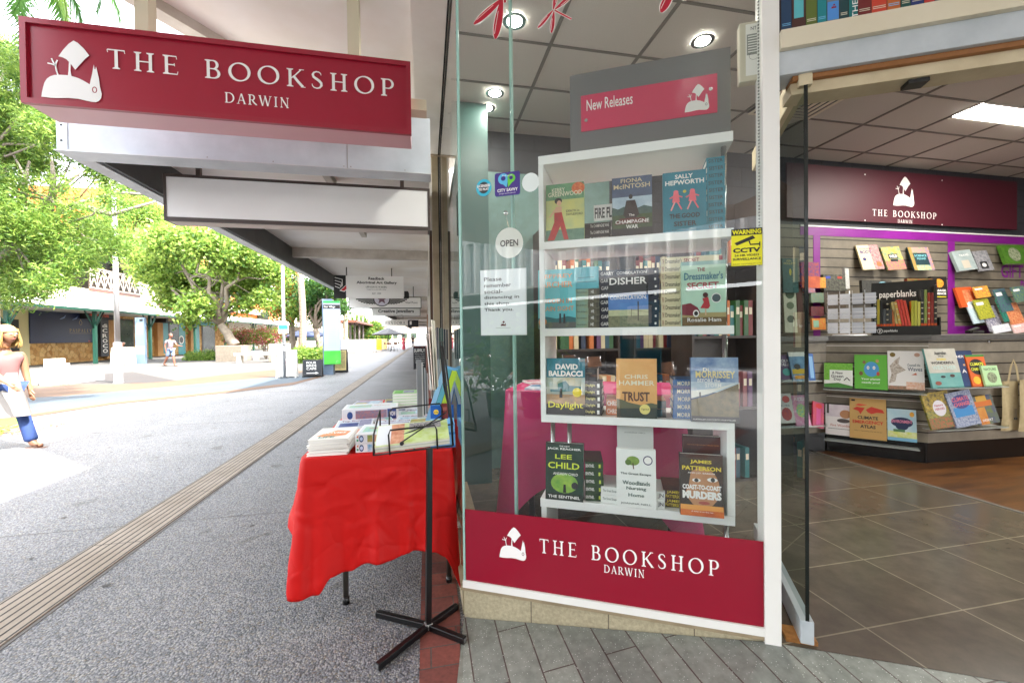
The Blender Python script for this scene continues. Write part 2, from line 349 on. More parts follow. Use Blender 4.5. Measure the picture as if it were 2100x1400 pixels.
def concrete(name, c, c2, sc=1.2, joint=None):
    m, nt, b = newmat(name); v = coords(nt); n = noise(nt, v, sc, 6, .6); o = ramp(nt, n, ((.3, c), (.7, c2)))
    n2 = noise(nt, v, 60, 3); r = ramp(nt, n2, ((.3, (.86,)*3), (.7, (1,)*3))); o = mix(nt, 1, o, r, 'MULTIPLY')
    if joint:
        br = nt.nodes.new('ShaderNodeTexBrick'); br.offset = 0; nt.links.new(v, br.inputs['Vector'])
        for k, val in (('Scale', 1), ('Mortar Size', .006), ('Brick Width', joint[0]), ('Row Height', joint[1])): br.inputs[k].default_value = val
        o = mix(nt, br.outputs['Fac'], o, '#6d6a64')
    nt.links.new(o, b.inputs['Base Color']); b.inputs['Roughness'].default_value = .75; return m
PLZ = concrete('plaza_concrete', '#494745', '#52504e', .8, (2.4, 1.8))
gsheet('plaza', [(-900, 900), (60, 852), (230, 829), (460, 806), (600, 789), (672, 762), (700, 742), (745, 716), (790, 700), (600, 700), (300, 704), (-900, 716)], PLZ, .004)
BLU = concrete('blue_paving', '#3e4a54', '#47525b', .5); ORA = concrete('orange_paving', '#57402e', '#5d4635', .5)
gsheet('paving', [(-900, 918), (60, 855), (230, 829), (460, 806), (600, 789), (662, 772), (668, 768), (600, 784), (460, 801), (230, 824), (60, 849), (-900, 905)], ORA, .008)
gsheet('paving', [(-900, 905), (60, 849), (230, 824), (460, 801), (600, 784), (664, 768), (600, 769), (460, 782), (300, 797), (131, 812), (-900, 858)], BLU, .008)
gsheet('paving', [(-900, 858), (131, 812), (300, 797), (460, 782), (600, 769), (630, 760), (560, 758), (459, 768), (361, 780), (250, 787), (131, 787), (-900, 800)], ORA, .008)
gsheet('paving', [(120, 786), (150, 771), (273, 762), (361, 780), (300, 785)], concrete('brown_paving', '#322e2d', '#383433'), .010)
# slotted drain running down the path
sx0, sx1 = -2.09, -1.80
g = MB().mat(concrete('strip_concrete', '#857868', '#9c9082', 3)); g.box(sx0, sx1, -6, 120, .001, .009); 
g.mat(col('#3c3a38', rough=.9))
for k in range(7):
    x = sx0+.012+k*(sx1-sx0-.024)/6; g.box(x-.0035, x+.0035, -6, 120, .008, .0105)
for k in range(40):
    g.box(sx0, sx1, -5+k*.9-.002, -5+k*.9+.002, .0085, .0098)
struct(g.build('drain_strip'))
g = MB().mat(col('#6a6763', rough=.9))
for k in range(12): g.box(sx1+.002, -.06, -.5+k*3.9, -.497+k*3.9, .0005, .0022); g.box(-3.9, sx0-.002, -.5+k*3.9, -.497+k*3.9, .0005, .0022)
g.box(sx0-.02, sx0-.002, -6, 60, .0005, .003); g.box(sx1+.002, sx1+.02, -6, 60, .0005, .003); struct(g.build('paving_joints'))
g = MB(); r = random.Random(31); GM = [col(q, rough=.8) for q in ('#5a5855', '#4a4846', '#9a9792')]
for k in range(110):
    g.mat(GM[k % 3]).ell(r.uniform(-4.2, -.1), r.uniform(.6, 14), r.uniform(.008, .022), r.uniform(.008, .020), None, .0035+.00002*k, 9)
struct(g.build('paving_stains'))
# brick edging along the shopfronts
BR = brickmat('clay_pavers', .22, .11, .003, '#8a4a3e', '#6a3a34', '#58504a', .5, rough=.75, nscale=60, bstr=.5, rot=(0, 0, 0))
g = MB().mat(BR); pl = [(-.045, -3), (.13, -3), (.10, 1.5), (.135, 1.94), (.14, 90), (-.20, 90), (-.045, 3)]; g.poly(pl, None, .005); struct(g.build('brick_edging'))
# ------------------------------------------------ window line of the shop (cut corner)
G0 = V(.152, 1.925, 0); HD = math.radians(117.5); D = V(math.sin(HD), math.cos(HD), 0); N = V(math.sin(HD-PI/2), math.cos(HD-PI/2), 0)  # N points into the shop
def wp(s, off=0, z=0): return G0+D*s+N*off+V(0, 0, z)
WF = frame(G0, D, (0, 0, 1))      # local: x along window, y up, z towards the street
RAMP = brickmat('speckled_tiles', .74, .127, .0030, '#9ca096', '#8c9088', '#5a4a44', .37, rough=.42, nscale=25, bstr=.35, speck=('#c8cac4', 85, .12), rot=(0, 0, PI/2), loc=(.02, -.03, 0), spec=.35)
g = MB().mat(RAMP)
P = [wp(.0), V(.085, 1.5, .01), V(.02, .6, .012), V(-.1, -1.2, .012), V(4.5, -3.4, .123), wp(3.8, 0, .123), wp(1.25, 0, .123)]
g.add(P, [(0, 1, 2), (0, 2, 6), (2, 3, 4), (2, 4, 5), (2, 5, 6)]); struct(g.build('entrance_ramp'))
FT = brickmat('floor_tiles', .503, .407, .0035, '#6e6456', '#645b4e', '#a0967f', 0, loc=(-1.695+.0, -1.327, 0), rough=.22, nscale=9, bstr=.08)
g = MB().mat(FT); ZE = .123
g.poly([tuple(wp(-.02, .03))[:2], tuple(wp(1.3, .0))[:2], tuple(wp(3.9, 0))[:2], (3.74, 0.0), (3.74, 3.8), (.16, 3.8)], None, ZE+.001); struct(g.build('floor'))
m, nt, b = newmat('timber_floor'); v = coords(nt, (1, 6, 1)); n = noise(nt, v, 2.4, 6, .6); n2 = noise(nt, v, 9, 4, .6)
o = mix(nt, .4, ramp(nt, n, ((.3, '#3c2412'), (.5, '#68421f'), (.7, '#84552a'))), ramp(nt, n2, ((.3, '#3a2412'), (.7, '#5a3a20')))); nt.links.new(o, b.inputs['Base Color']); b.inputs['Roughness'].default_value = .3
g = MB().mat(m); g.box(3.74, 9, -2.5, 3.8, ZE-.02, ZE+.004); g.mat(col('#7c7a74', rough=.4)).box(3.725, 3.745, -1, 3.6, ZE, ZE+.007); struct(g.build('timber_floor'))
# lawn + leaf litter
GR = col('#6f8a2a', '#55721f', .9, 0, 30)
def lawn(px, seed, n=3500, h=.05):
    P = [at(x, y, z=.006) for x, y in px]; g = MB().mat(GR); g.poly([tuple(p)[:2] for p in P], None, .006)
    xs = [p.x for p in P]; ys = [p.y for p in P]; r = random.Random(seed); pts = [tuple(p)[:2] for p in P]
    def inside(x, y):
        c = False; j = len(pts)-1
        for i in range(len(pts)):
            if (pts[i][1] > y) != (pts[j][1] > y) and x < (pts[j][0]-pts[i][0])*(y-pts[i][1])/(pts[j][1]-pts[i][1])+pts[i][0]: c = not c
            j = i
        return c
    g.mat(col('#7f9c34', '#5f7d22', .8, 0, 50)); k = 0
    while k < n:
        x, y = r.uniform(min(xs), max(xs)), r.uniform(min(ys), max(ys))
        if not inside(x, y): k += 1; continue
        a = r.uniform(0, 6.28); d = V(math.cos(a), math.sin(a), 0)*.012; t = V(r.uniform(-.03, .03), r.uniform(-.03, .03), h*r.uniform(.6, 1.3)); p = V(x, y, .006)
        g.add([p-d, p+d, p+t], [(0, 1, 2)]); k += 1
    return g.build('grass')
tag(lawn([(-260, 745), (28, 790), (45, 835), (48, 870), (-30, 905), (-300, 960)], 3), 'patch of bright green lawn at the edge of the path behind the walking woman', 'grass', kind='stuff')
g = MB(); r = random.Random(5); LM = [col(c, rough=.8) for c in ('#a8744c', '#8c5a3a', '#b98a62', '#7a4a30')]
c0 = at(5, 885, z=0)
for k in range(420):
    p = c0+V(r.gauss(0, .38), r.gauss(0, .3), .01+r.random()*.02); a = r.uniform(0, 6.28); u = V(math.cos(a), math.sin(a), r.uniform(-.3, .3))*.035; q = V(-math.sin(a), math.cos(a), r.uniform(-.3, .3))*.014
    g.mat(LM[k % 4]).add([p-u, p-q, p+u, p+q], [(0, 1, 2, 3)])
tag(g.build('fallen_leaves'), 'drift of dry brown fallen leaves at the path edge by the lawn', 'leaves', kind='stuff')
# ================================================================ bookshop building
bs = thing('bookshop_building', (.15, 1.93, 0), 'cut corner bookshop building with cream tiled plinth and white framed shop window', 'building')
PLI = brickmat('plinth_tiles', .335, 40, .0025, '#cbbf9f', '#c2b596', '#7a705e', 0, rot=(0, 0, math.radians(27.5)), loc=(.1, 12, 0), rough=.45, nscale=70, bstr=.3, speck=('#9c8a64', 120, .06))
g = MB().mat(PLI); g.box(0, 1.235, -.2, .142, -.14, -.006, WF); g.mat(col('#a08f72', '#8a7a60', .6, 0, 12)).box(-.012, 1.235, .130, .146, -.16, .006, WF); g.build('plinth', bs)
g = MB().mat(PLI); g.box(.15, .30, 1.95, 4.3, 0, .14); g.mat(col('#a08f72', '#8a7a60', .6, 0, 12)).box(.14, .30, 1.94, 4.3, .1405, .152); g.build('side_plinth', bs)
# interior shell
WALLP = brickmat('painted_block_wall', .4, .2, .006, '#3c3e44', '#393b41', '#2a2c31', .5, rough=.6, nscale=30, bstr=.4, rot=(math.radians(90), 0, 0))
g = MB().mat(WALLP); g.box(.16, 9.2, 3.75, 3.9, 0, 3.15); g.box(9.0, 9.2, -3, 3.75, 0, 3.15); g.build('back_wall', bs)
g = MB().mat(col('#5f7f7a', '#527069', .5)); g.box(.17, 1.7, 3.66, 3.745, ZE, 2.75); g.build('teal_panel', bs)
CT = col('#d8d4cc', '#cac6be', .8, 0, 160)
g = MB().mat(CT); g.poly([tuple(wp(0, .03))[:2], tuple(wp(6.6, .03))[:2], (9, -1), (9, 3.75), (.16, 3.75)], None, 3.15, 3.19)
g.mat(col('#77736c', rough=.5))
for k in range(-4, 10):
    x = 3.24+k*.61
    if x < .2: continue
    y0 = G0.y-(x-G0.x)*.5206+.06
    if x < 8.9: g.box(x-.011, x+.011, y0, 3.74, 3.143, 3.149)
for k in range(-8, 3):
    y = 2.568+k*.468; x0 = max(.2, G0.x+(G0.y-y)/.5206+.1)
    if y < 3.7: g.box(x0, 8.95, y-.009, y+.009, 3.1425, 3.1485)
g.build('ceiling', bs)
g = MB().mat(col('#cfc8bc', '#bfb8aa', .7, 0, 1)); g.poly([(.2, 5), (9, 5), (9, -2.6), tuple(wp(.3, .2))[:2], (.2, 2.0)], None, 3.27, 10.6); g.build('added_shade_storeys', bs)  # storeys out of view, added to cast shade on the path
# roof slab & shopfront header above the entrance, cream beam, printed book frieze
g = MB().mat(WHITE); g.box(1.235, 1.29, .02, 3.4, -.08, .012, WF); g.build('corner_post', bs)
g = MB().mat(col('#d8cfb8', '#cfc4aa', .5, 0, 3)); g.box(1.291, 5.8, 2.336, 2.402, -.05, .03, WF); g.mat(GALV).box(1.291, 5.8, 2.25, 2.3355, -.10, .008, WF)
g.mat(col('#8c5a2c', rough=.6)).box(1.34, 5.8, 2.232, 2.2495, -.085, -.01, WF); g.mat(TIMBER).box(1.34, 5.8, 2.19, 2.2318, -.12, -.03, WF); hb = g.build('door_header', bs)
g = MB().mat(BLACK); q = at(1890, 118, pl=(wp(0, .03), N)); s = (q-G0).dot(D); g.box(s-.03, s+.03, 2.176, 2.1895, -.09, -.04, WF); g.build('door_catch', bs)
g = MB().mat(col('#2a1d1a', rough=.5)); g.box(1.2905, 5.8, 2.4025, 3.15, -.04, -.001, WF)
r = random.Random(11); x = 1.30; cols = ['#1f3d5c', '#4a2a26', '#5a6a2a', '#137f86', '#6f7276', '#123a3e', '#0f6a6a', '#6a1a1a', '#c2402a', '#b8622a', '#0d4a44', '#172a6a', '#b8322a', '#55565a', '#5c1018']
k = 0; top = 2.4025
while x < 5.6:
    wd = r.uniform(.026, .046); h = r.uniform(.30, .42); c = cols[k % len(cols)]; g.mat(col(c, rough=.4)).rect(x, x+wd-.002, top, top+h, WF, .0004)
    g.mat(col('#cfc8b0' if k % 3 else '#6fb0d8', rough=.5))
    if k == 1: g.mat(col('#57b0b8')).rect(x+.006, x+wd-.008, top+.05, top+.12, WF, .0008)
    elif k == 4:
        g.mat(col('#4a8ad0')).rect(x+.001, x+wd-.003, top+.02, top+.085, WF, .0008); logo(g, x+.012, x+.028, top+.06, top+.075, WF, .0012, BURG, BLACK)
    elif k == 6:
        TM = WF @ Matrix.Translation((x+.010, top+.012, .0008)) @ Matrix.Rotation(PI/2, 4, 'Z'); g.mat(PWHITE).text('THE BOOKSHOP', 0, .26, -.017, 0, TM, 0, .0)
    else:
        for yy in (.03, .036, .13): g.rect(x+.003, x+wd-.005, top+yy, top+yy+.0025, WF, .0008)
    x += wd; k += 1
x = 1.30; top = 2.86
while x < 5.6:
    wd = r.uniform(.026, .046); g.mat(col(cols[(k*7) % len(cols)], rough=.4)).rect(x, x+wd-.002, top, top+r.uniform(.2, .27), WF, .0004); x += wd; k += 1
g.build('book_spine_frieze', bs)
# street side: bulkhead, timber posts, side glazing
g = MB().mat(col('#efece6', '#e4dfd6', .5, 0, 3)); g.box(-.06, .150, 1.2, 4.30, 3.13, 3.199); g.mat(col('#c8b8a0', '#a89078', .6, 0, 12)).box(-.065, .152, 4.27, 4.31, 3.12, 3.20); g.mat(col('#1c1a18', rough=.8)).box(.139, .1495, 1.93, 4.27, 3.124, 3.1298); g.build('bulkhead', bs)
g = MB().mat(TIMBER); g.box(.075, .138, 4.30, 4.38, 0, 3.12); g.mat(col('#1c1a18', rough=.8)).box(.1385, .15, 4.30, 4.34, 0, 3.12); g.build('timber_post', bs)
g = MB().mat(col('#4a3428', rough=.6)); g.box(.045, .072, 4.39, 4.44, 0, 2.395); g.build('dark_post', bs)
g = MB().mat(col('#e6e2da', rough=.5)); g.box(.046, .26, 4.45, 5.0, 2.30, 3.19); g.build('lintel', bs)
GLS = glassmat('window_glass', (.92, .95, .935), ior=1.85)
GLD = glassmat('door_glass', (.48, .58, .55), ior=1.9)
EDGE = col('#9cc4ba', rough=.1)
win = MB().mat(WHITE); win.box(.0, 1.235, .146, .178, -.02, .010, WF); winf = win.build('window_frame', bs)
g = MB().mat(GLS); g.rect(.012, 1.234, .178, 3.14, WF, 0.0); g.build('pane', winf)
g = MB().mat(EDGE); g.box(.003, .012, .178, 3.14, -.006, .006, WF); g.build('pane_edge', winf)
g = MB().mat(GLS); g.add([(.152, 1.94, .155), (.152, 4.28, .155), (.152, 4.28, 3.125), (.152, 1.94, 3.125)], [(0, 1, 2, 3)]); g.build('side_pane', bs)
# second glass leaf standing inside the window
g = MB().mat(EDGE); q = at(1052, 600, pl=(wp(0, .12), N)); sg = (q-G0).dot(D); g.box(sg-.005, sg+.005, .18, 3.1, -.15, -.12, WF)
tag(g.build('glass_fin'), 'upright glass fin with a bright edge standing behind the left end of the shop window', 'glass fin')
# red vinyl band with the shop name
g = MB().mat(BURG); g.box(.014, 1.233, .180, .508, .003, .004, WF); vb = g.build('window_band', bs)
MI = lambda px, py: ((at(px, py, pl=(G0, N))-G0).dot(D), at(px, py, pl=(G0, N)).z)
def wlet(mb, t, p0, p1, p2, z): # p0 lower-left px, p1 lower-right px, p2 upper-left px
    a, b_, c = MI(*p0), MI(*p1), MI(*p2); serif(mb, t, a[0], b_[0], (a[1]+b_[1])/2, (a[1]+b_[1])/2+(c[1]-a[1]), WF, z)
g = MB(); a = MI(1025, 1141); b_ = MI(1080, 1146); c = MI(1055, 1078)
logo(g, a[0], b_[0], a[1]-.0, c[1]-.003, WF, .0052, PWHITE, BURGD); g.build('emblem', vb); g = MB().mat(PWHITE)
h0 = MI(1110, 1122)[1]; h1 = MI(1110, 1097)[1]; x0 = MI(1106, 1110)[0]; x1 = MI(1474, 1160)[0]; 
serif(g, 'THE BOOKSHOP', x0, x1, .352, .414, WF, .0048, space=.27); g.build('lettering', vb); g = MB().mat(PWHITE); x0 = MI(1238, 1165)[0]; x1 = MI(1322, 1175)[0]; serif(g, 'DARWIN', x0, x1, .305, .338, WF, .0048)
g.build('lettering', vb)
# ---- glass door leaf, opened inwards
hx = at(1656, 1325, z=ZE+.005); DD = V(math.sin(math.radians(31.5)), math.cos(math.radians(31.5)), 0); DF = frame((hx.x, hx.y, ZE), DD, (0, 0, 1))
door = thing('glass_door', tuple(hx), 'frameless glass shop door with metal rails standing open at the entrance', 'door')
g = MB().mat(GALV); g.bbox(0, .86, .012, .10, -.022, .022, .003, DF); g.mat(DK).ell(.012, .05, .006, .006, frame((hx.x-.003, hx.y, ZE), DD, (0, 0, 1)), .0225, 10); g.build('bottom_rail', door)
g = MB().mat(TIMBER); g.bbox(0, .86, 2.085, 2.19, -.022, .022, .003, DF); g.build('top_rail', door)
g = MB().mat(GLD); g.rect(.004, .86, .1005, 2.0845, DF, .0); g.build('pane', door)
g = MB().mat(col('#0d1512', rough=.15)); g.box(-.001, .004, .1005, 2.0845, -.006, .006, DF); g.build('pane_edge', door)
# splintered timber block at the pivot
g = MB().mat(col('#b07a3a', '#7a4c22', .8, 0, 30)); g.box(1.315, 1.42, .0, .016, -.10, -.02, WF @ Matrix.Translation((0, ZE+.0, 0))); tag(g.build('timber_wedge'), 'scrap of bare orange timber lying beside the foot of the glass door', 'timber')
# ================================================================ canopies
SOF = col('#f4f1ee', '#e6ddd2', .6, 0, 1.1)
cn = thing('corner_canopy', (0, 2, 3.2), 'high white painted canopy over the corner entrance of the bookshop', 'canopy')
E0, E1 = at(296, 4, z=3.2), at(424, 79, z=3.2); ed = (E1-E0).normalized()
A = E0-ed*5.6; B = E0+ed*2.2  # canopy edge extended out of view to shade the path
g = MB().mat(SOF); g.poly([(A.x, A.y), (B.x, B.y), (.2, B.y+.6), (.2, 5), (9.5, 5), (9.5, -4.5), (-4.2, -4.5)], None, 3.20, 3.26); g.build('ceiling', cn)
nn = V(-ed.y, ed.x, 0); FR = frame((A.x, A.y, 3.14), ed, (0, 0, 1)); L = (B-A).length
g = MB().mat(col('#c8c2b8', '#b0a89c', .6, 0, 8)); g.box(0, L, 0, .25, 0, .10, FR @ Matrix.Rotation(0, 4, 'Z')); g.build('edge_beam', cn)
g = MB().mat(col('#e0dcd6', rough=.5)); g.box(B.x+.1, .1, 4.9, 4.96, 2.95, 3.199); g.build('cross_beam', cn)
# lower street awning
aw = thing('street_awning', (-1, 6, 2.4), 'long low verandah awning with galvanised fascia and white lined ceiling over the footpath', 'awning')
AX = -2.07; ZF = 2.40
g = MB().mat(col('#c9d2da', '#b7c1c9', .45, 0, 5)); g.box(AX, .045, 2.90, 2.93, ZF, 2.78); g.mat(col('#cfd3d6', '#b9bfc3', .4, .2, 5)).box(AX, .045, 2.87, 3.02, ZF-.006, ZF-.001)
g.mat(col('#b6bfc6', rough=.4, metal=.2)).box(AX-.002, AX+.05, 2.894, 2.899, ZF, 2.78)
g.mat(DK)
for zz in (.06, .15, .25, .34): g.ell(AX+.022, ZF+zz, .007, .007, frame((0, 2.8935, 0), (1, 0, 0), (0, 0, 1)), .0, 8)
g.mat(col('#8f8a84', rough=.6)); sx_ = at(712, 320, y=2.898).x; g.box(sx_-.0015, sx_+.0015, 2.8985, 2.8998, ZF, 2.78)
for px in (425, 560, 705, 719, 830):
    for zz in (.02, .20): g.ell(at(px, 320, y=2.898).x, ZF+zz, .004, .004, frame((0, 2.8975, 0), (1, 0, 0), (0, 0, 1)), .0, 8)
g.build('end_fascia', aw)
g = MB().mat(col('#d8dadb', '#bfc1c2', .5, .1, 3)); g.box(AX, AX+.10, 2.94, 60, ZF-.004, ZF+.004); g.mat(GALV).box(AX-.003, AX, 2.94, 60, ZF-.004, 2.78); g.build('gutter', aw)
g = MB().mat(col('#5c5d5c', '#4c4d4d', .6, .1, 4)); g.box(AX+.101, AX+.13, 3.03, 60, ZF+.005, 2.70); g.build('edge_channel', aw)
g = MB().mat(SOF); g.box(AX+.004, .045, 2.935, 60, 2.66, 2.70); g.build('ceiling', aw)
BM = col('#cfc8be', '#b5aca0', .7, 0, 6)
for k, yy in enumerate((6.75, 14.3, 21.5, 29, 37, 46)):
    g = MB().mat(BM); g.box(AX+.131, .044, yy, yy+.09, 2.52, 2.659); g.build('cross_beam', aw)
for yy in (3.05, 4.9):
    g = MB().mat(BM); g.box(-.80, -.74, yy+.25, yy+.80, 2.60, 2.659); g.build('timber_block', aw)
g = MB().mat(col('#c9c4ba', rough=.6)); g.box(AX, .045, 2.935, 60, 2.70, 2.78); g.build('roof', aw)
# ---- main shop sign (perpendicular to the street)
Y = 2.40; t0, t1, t2, t3 = at(43, 56, y=Y), at(843, 112, y=Y), at(46, 230, y=Y), at(842, 262, y=Y)
x0, x1, z0, z1 = (t0.x+t2.x)/2, (t1.x+t3.x)/2, (t2.z+t3.z)/2, (t0.z+t1.z)/2
sg_ = thing('shop_sign', ((x0+x1)/2, Y, z0), 'deep red projecting box sign with a white rhino emblem and serif shop name', 'sign')
FS = frame((0, Y, 0), (1, 0, 0), (0, 0, 1)); RED = col('#9c1630', rough=.3); REDF = col('#9c2034', rough=.3)
g = MB().mat(col('#d8a0a4', rough=.3)); g.box(x0+.006, x1-.006, Y+.012, Y+.19, z0+.006, z1-.006); g.build('housing', sg_)
g = MB().mat(RED); g.box(x0+.025, x1-.025, Y+.004, Y+.0118, z0+.025, z1-.025); fc = g.build('face', sg_)
g = MB().mat(REDF)
for a in ((x0, x1, z0, z0+.025), (x0, x1, z1-.025, z1), (x0, x0+.025, z0+.025, z1-.025), (x1-.025, x1, z0+.025, z1-.025)): g.box(a[0], a[1], Y-.010, Y+.012, a[2], a[3])
g.build('frame', sg_)
sm = lambda px, py: at(px, py, y=Y)
g = MB(); 
def S_(px, py): q = at(px, py, y=Y); return q.x, q.z
l0 = S_(85, 204)[0]; l1 = S_(209, 206)[0]; logo(g, l0, l1, (S_(85, 205)[1]+S_(200, 206)[1])/2, S_(153, 84)[1], FS, .0, PWHITE, RED); g.build('emblem', fc); g = MB().mat(PWHITE)
zb = (S_(225, 153)[1]+S_(800, 187)[1])/2; zt = (S_(225, 115)[1]+S_(800, 150)[1])/2
serif(g, 'THE BOOKSHOP', S_(218, 130)[0], S_(808, 160)[0], zb, zt, FS, .0, space=.27)
g.build('lettering', fc); g = MB().mat(PWHITE)
serif(g, 'DARWIN', S_(460, 205)[0], S_(594, 210)[0], (S_(460, 214)[1]+S_(594, 219)[1])/2, (S_(460, 193)[1]+S_(594, 198)[1])/2, FS, .0)
g.build('lettering', fc, ) 
for pxa, pxb in ((262, 291), (709, 733)):
    a, b_ = S_(pxa, 60)[0], S_(pxb, 60)[0]; g = MB().mat(CREAM); g.box(a, b_, Y+.05, Y+.12, z1-.004, 3.4 if pxa < 300 else 3.199); g.build('hanger', sg_)
g = MB().mat(CREAM); g.box(x1-.002, .02, Y+.03, Y+.12, z0+.16, z0+.22); g.build('wall_bracket', sg_)
# ---- blank light box under the awning
Y = 3.35; a, b_, c, d = at(334, 373, y=Y), at(882, 371, y=Y), at(337, 463, y=Y), at(884, 462, y=Y)
x0, x1, z0, z1 = a.x, b_.x-.004, (c.z+d.z)/2, (a.z+b_.z)/2
lb = thing('blank_sign', ((x0+x1)/2, Y, z0), 'blank white box sign in a dark brown frame hanging under the awning', 'sign')
g = MB().mat(col('#4a3f3b', rough=.5)); g.box(x0, x1, Y+.01, Y+.15, z0+.0, z1); g.mat(col('#c9bfb4', rough=.5)).box(x0+.02, x1-.02, Y+.02, Y+.14, z0-.002, z0-.0001); g.mat(col('#4a3f3b', rough=.5))
for q in ((x0, x1, z0, z0+.026), (x0, x1, z1-.020, z1), (x0, x0+.018, z0+.026, z1-.020), (x1-.018, x1, z0+.026, z1-.020)): g.box(q[0], q[1], Y, Y+.01, q[2], q[3])
g.build('case', lb); g = MB().mat(col('#faf9f8', '#f5f3f2', .4, 0, 2)); g.box(x0+.018, x1-.018, Y+.004, Y+.0098, z0+.026, z1-.020); g.build('panel', lb)
for px in (407, 824):
    q = at(px, 355, y=Y+.07); g = MB().mat(col('#5a4a44', rough=.5)); g.box(q.x-.014, q.x+.014, Y+.06, Y+.09, z1+.0005, 2.659); g.build('hanger', lb)
# ================================================================ neighbouring shops along the footpath
def shopfront(y0, y1, wall, glass_cols, label, h=10.6):
    t = thing('shop_building', (.15, y0, 0), label, 'building')
    g = MB().mat(wall); g.box(.26, 6, y0, y1, 2.2, h); g.box(.5, 6, y0, y1, 0, 2.2); g.build('wall', t)  # wall carried up out of view so it shades the footpath
    g = MB().mat(wall); g.box(.046, .26, y0, y0+.16, 0, 3.3); g.build('pilaster', t)
    g = MB().mat(wall); g.box(.046, .26, y0+.161, y1-.001, 2.30, 3.3); g.build('header', t)  # added to close the gap over the awning against sky light
    n = max(1, int((y1-y0-.3)/2.4)); st = (y1-y0-.3)/n
    for k in range(n):
        a = y0+.2+k*st; f = MB().mat(glass_cols[0])
        for q in ((a, a+.06, .3, 2.2), (a+st-.08, a+st-.02, .3, 2.2), (a+.06, a+st-.08, .3, .36), (a+.06, a+st-.08, 2.14, 2.2)): f.box(.15, .2, *q)
        fo = f.build('window', t); p = MB().mat(glass_cols[1]); p.box(.17, .18, a+.06, a+st-.08, .36, 2.14); p.build('pane', fo)
    g = MB().mat(col('#a8855f', '#8f7050', .6, 0, 6)); g.box(.13, .26, y0+.17, y1, 0, .30); g.build('plinth', t)
    return t
SG = glassmat('shop_glass', (.55, .6, .6), ior=1.8)
shopfront(5.02, 10.4, col('#d8d3c8', '#c9c3b6', .5, 0, 3), (col('#cfc8b6', rough=.4), SG), 'cream shopfront right behind the bookshop side window')
shopfront(10.4, 19, col('#e4e1da', rough=.5), (col('#efece4', rough=.4), SG), 'white pilastered shopfront beside the chalkboard further up the footpath')
shopfront(19, 31, col('#b98a6a', rough=.5), (col('#4a3a30', rough=.4), SG), 'brown shopfront behind the jewellery sign')
shopfront(31, 60, col('#d8d0c0', rough=.5), (col('#5a4a3a', rough=.4), SG), 'distant pale shopfront at the end of the awning')
XF = lambda Y, px, py: (at(px, py, y=Y).x, at(px, py, y=Y).z)
def hung(name, Y, r, label, bg, cat='sign', edge=None, th=.05, rods=()):
    (xa, za), (xb, zb) = XF(Y, r[0], r[3]), XF(Y, r[2], r[1])
    t = thing(name, ((xa+xb)/2, Y, za), label, cat)
    g = MB().mat(edge or bg); g.box(xa, xb, Y+.001, Y+th, za, zb); g.build('case', t); g = MB().mat(bg); e = .0 if not edge else (zb-za)*.06
    g.rect(xa+e, xb-e, za+e, zb-e, frame((0, Y, 0), (1, 0, 0), (0, 0, 1)), .001); pn = g.build('panel', t)
    for px in rods:
        x = XF(Y, px, 500)[0]; q = MB().mat(col('#6a6662', rough=.5)); q.tube([(x, Y+th/2, zb), (x, Y+th/2, 2.66)], .012, 6); q.build('hanger', t)
    return t, pn, frame((0, Y, 0), (1, 0, 0), (0, 0, 1)), xa, xb, za, zb
GRY = col('#f6f4f0', rough=.5)
# Readback sign
t, pn, FR_, xa, xb, za, zb = hung('gallery_sign', 8.5, (685, 567, 827, 611), 'pale hanging gallery sign with a black square and red arc motif at its left end', GRY, rods=(709, 802))
g = MB(); wd = xb-xa; hh = zb-za
g.mat(BLACK).rect(xa, xa+wd*.17, za-.01, zb+.005, FR_, .003); g.mat(PWHITE)
for k in range(4):
    o_ = k*.055; g.ribbon([(xa+.02+0*o_, zb-.04-o_), (xa+.02+.09+.045-k*.018, zb-.075-o_), (xa+.155-k*.018, zb-.20-o_*.3)], .012, FR_, .004+k*.0002)
g.poly([(xa+.10, za+.14), (xa+.235, za+.265), (xa+.24, za+.17), (xa+.19, za+.12)], FR_, .0055); g.mat(col('#c8242c')).poly([(xa+.125, za+.15), (xa+.225, za+.245), (xa+.228, za+.175), (xa+.185, za+.135)], FR_, .006)
g.mat(INK); c = xa+wd*.60
g.text('Readback', c-.14, c+.16, zb-.075, zb-.02, FR_, .002, .03); g.text('Aboriginal Art Gallery', c-.36, c+.39, zb-.165, zb-.10, FR_, .002, .03)
g.text('(原住民艺术画廊)', c-.19, c+.2, zb-.235, zb-.195, FR_, .002); g.text('Indigenous and Affordable', c-.17, c+.19, zb-.275, zb-.25, FR_, .002); g.text('EST. 1995', c-.07, c+.09, zb-.355, zb-.325, FR_, .002)
g.build('lettering', pn)
# wing sign
t, pn, FR_, xa, xb, za, zb = hung('wing_sign', 11.5, (715, 609, 864, 632), 'long black framed hanging sign with spread black wings around a star', GRY, edge=col('#4a4a44', rough=.5), rods=(846,))
g = MB(); 
def wm(px, py): return XF(11.5, px, py)
c = wm(783, 612); r1 = (wm(800, 612)[0]-c[0])
for s in (-1, 1):
    for k in range(11):
        a0 = PI+.04+k*.125; a1 = a0+.085
        if s > 0: a0, a1 = -PI*0-.04-k*.125, -.04-k*.125-.085
        R1 = r1*(3.3-.17*k); r0 = r1*.9; yk = .55
        pts = [(c[0]+r0*math.cos(a0), c[1]+r0*math.sin(a0)*yk+.02), (c[0]+R1*math.cos(a0), c[1]+R1*math.sin(a0)*yk+.05), (c[0]+R1*math.cos(a1), c[1]+R1*math.sin(a1)*yk+.05), (c[0]+r0*math.cos(a1), c[1]+r0*math.sin(a1)*yk+.02)]
        g.mat(BLACK).poly(pts, FR_, .004+.0003*k)
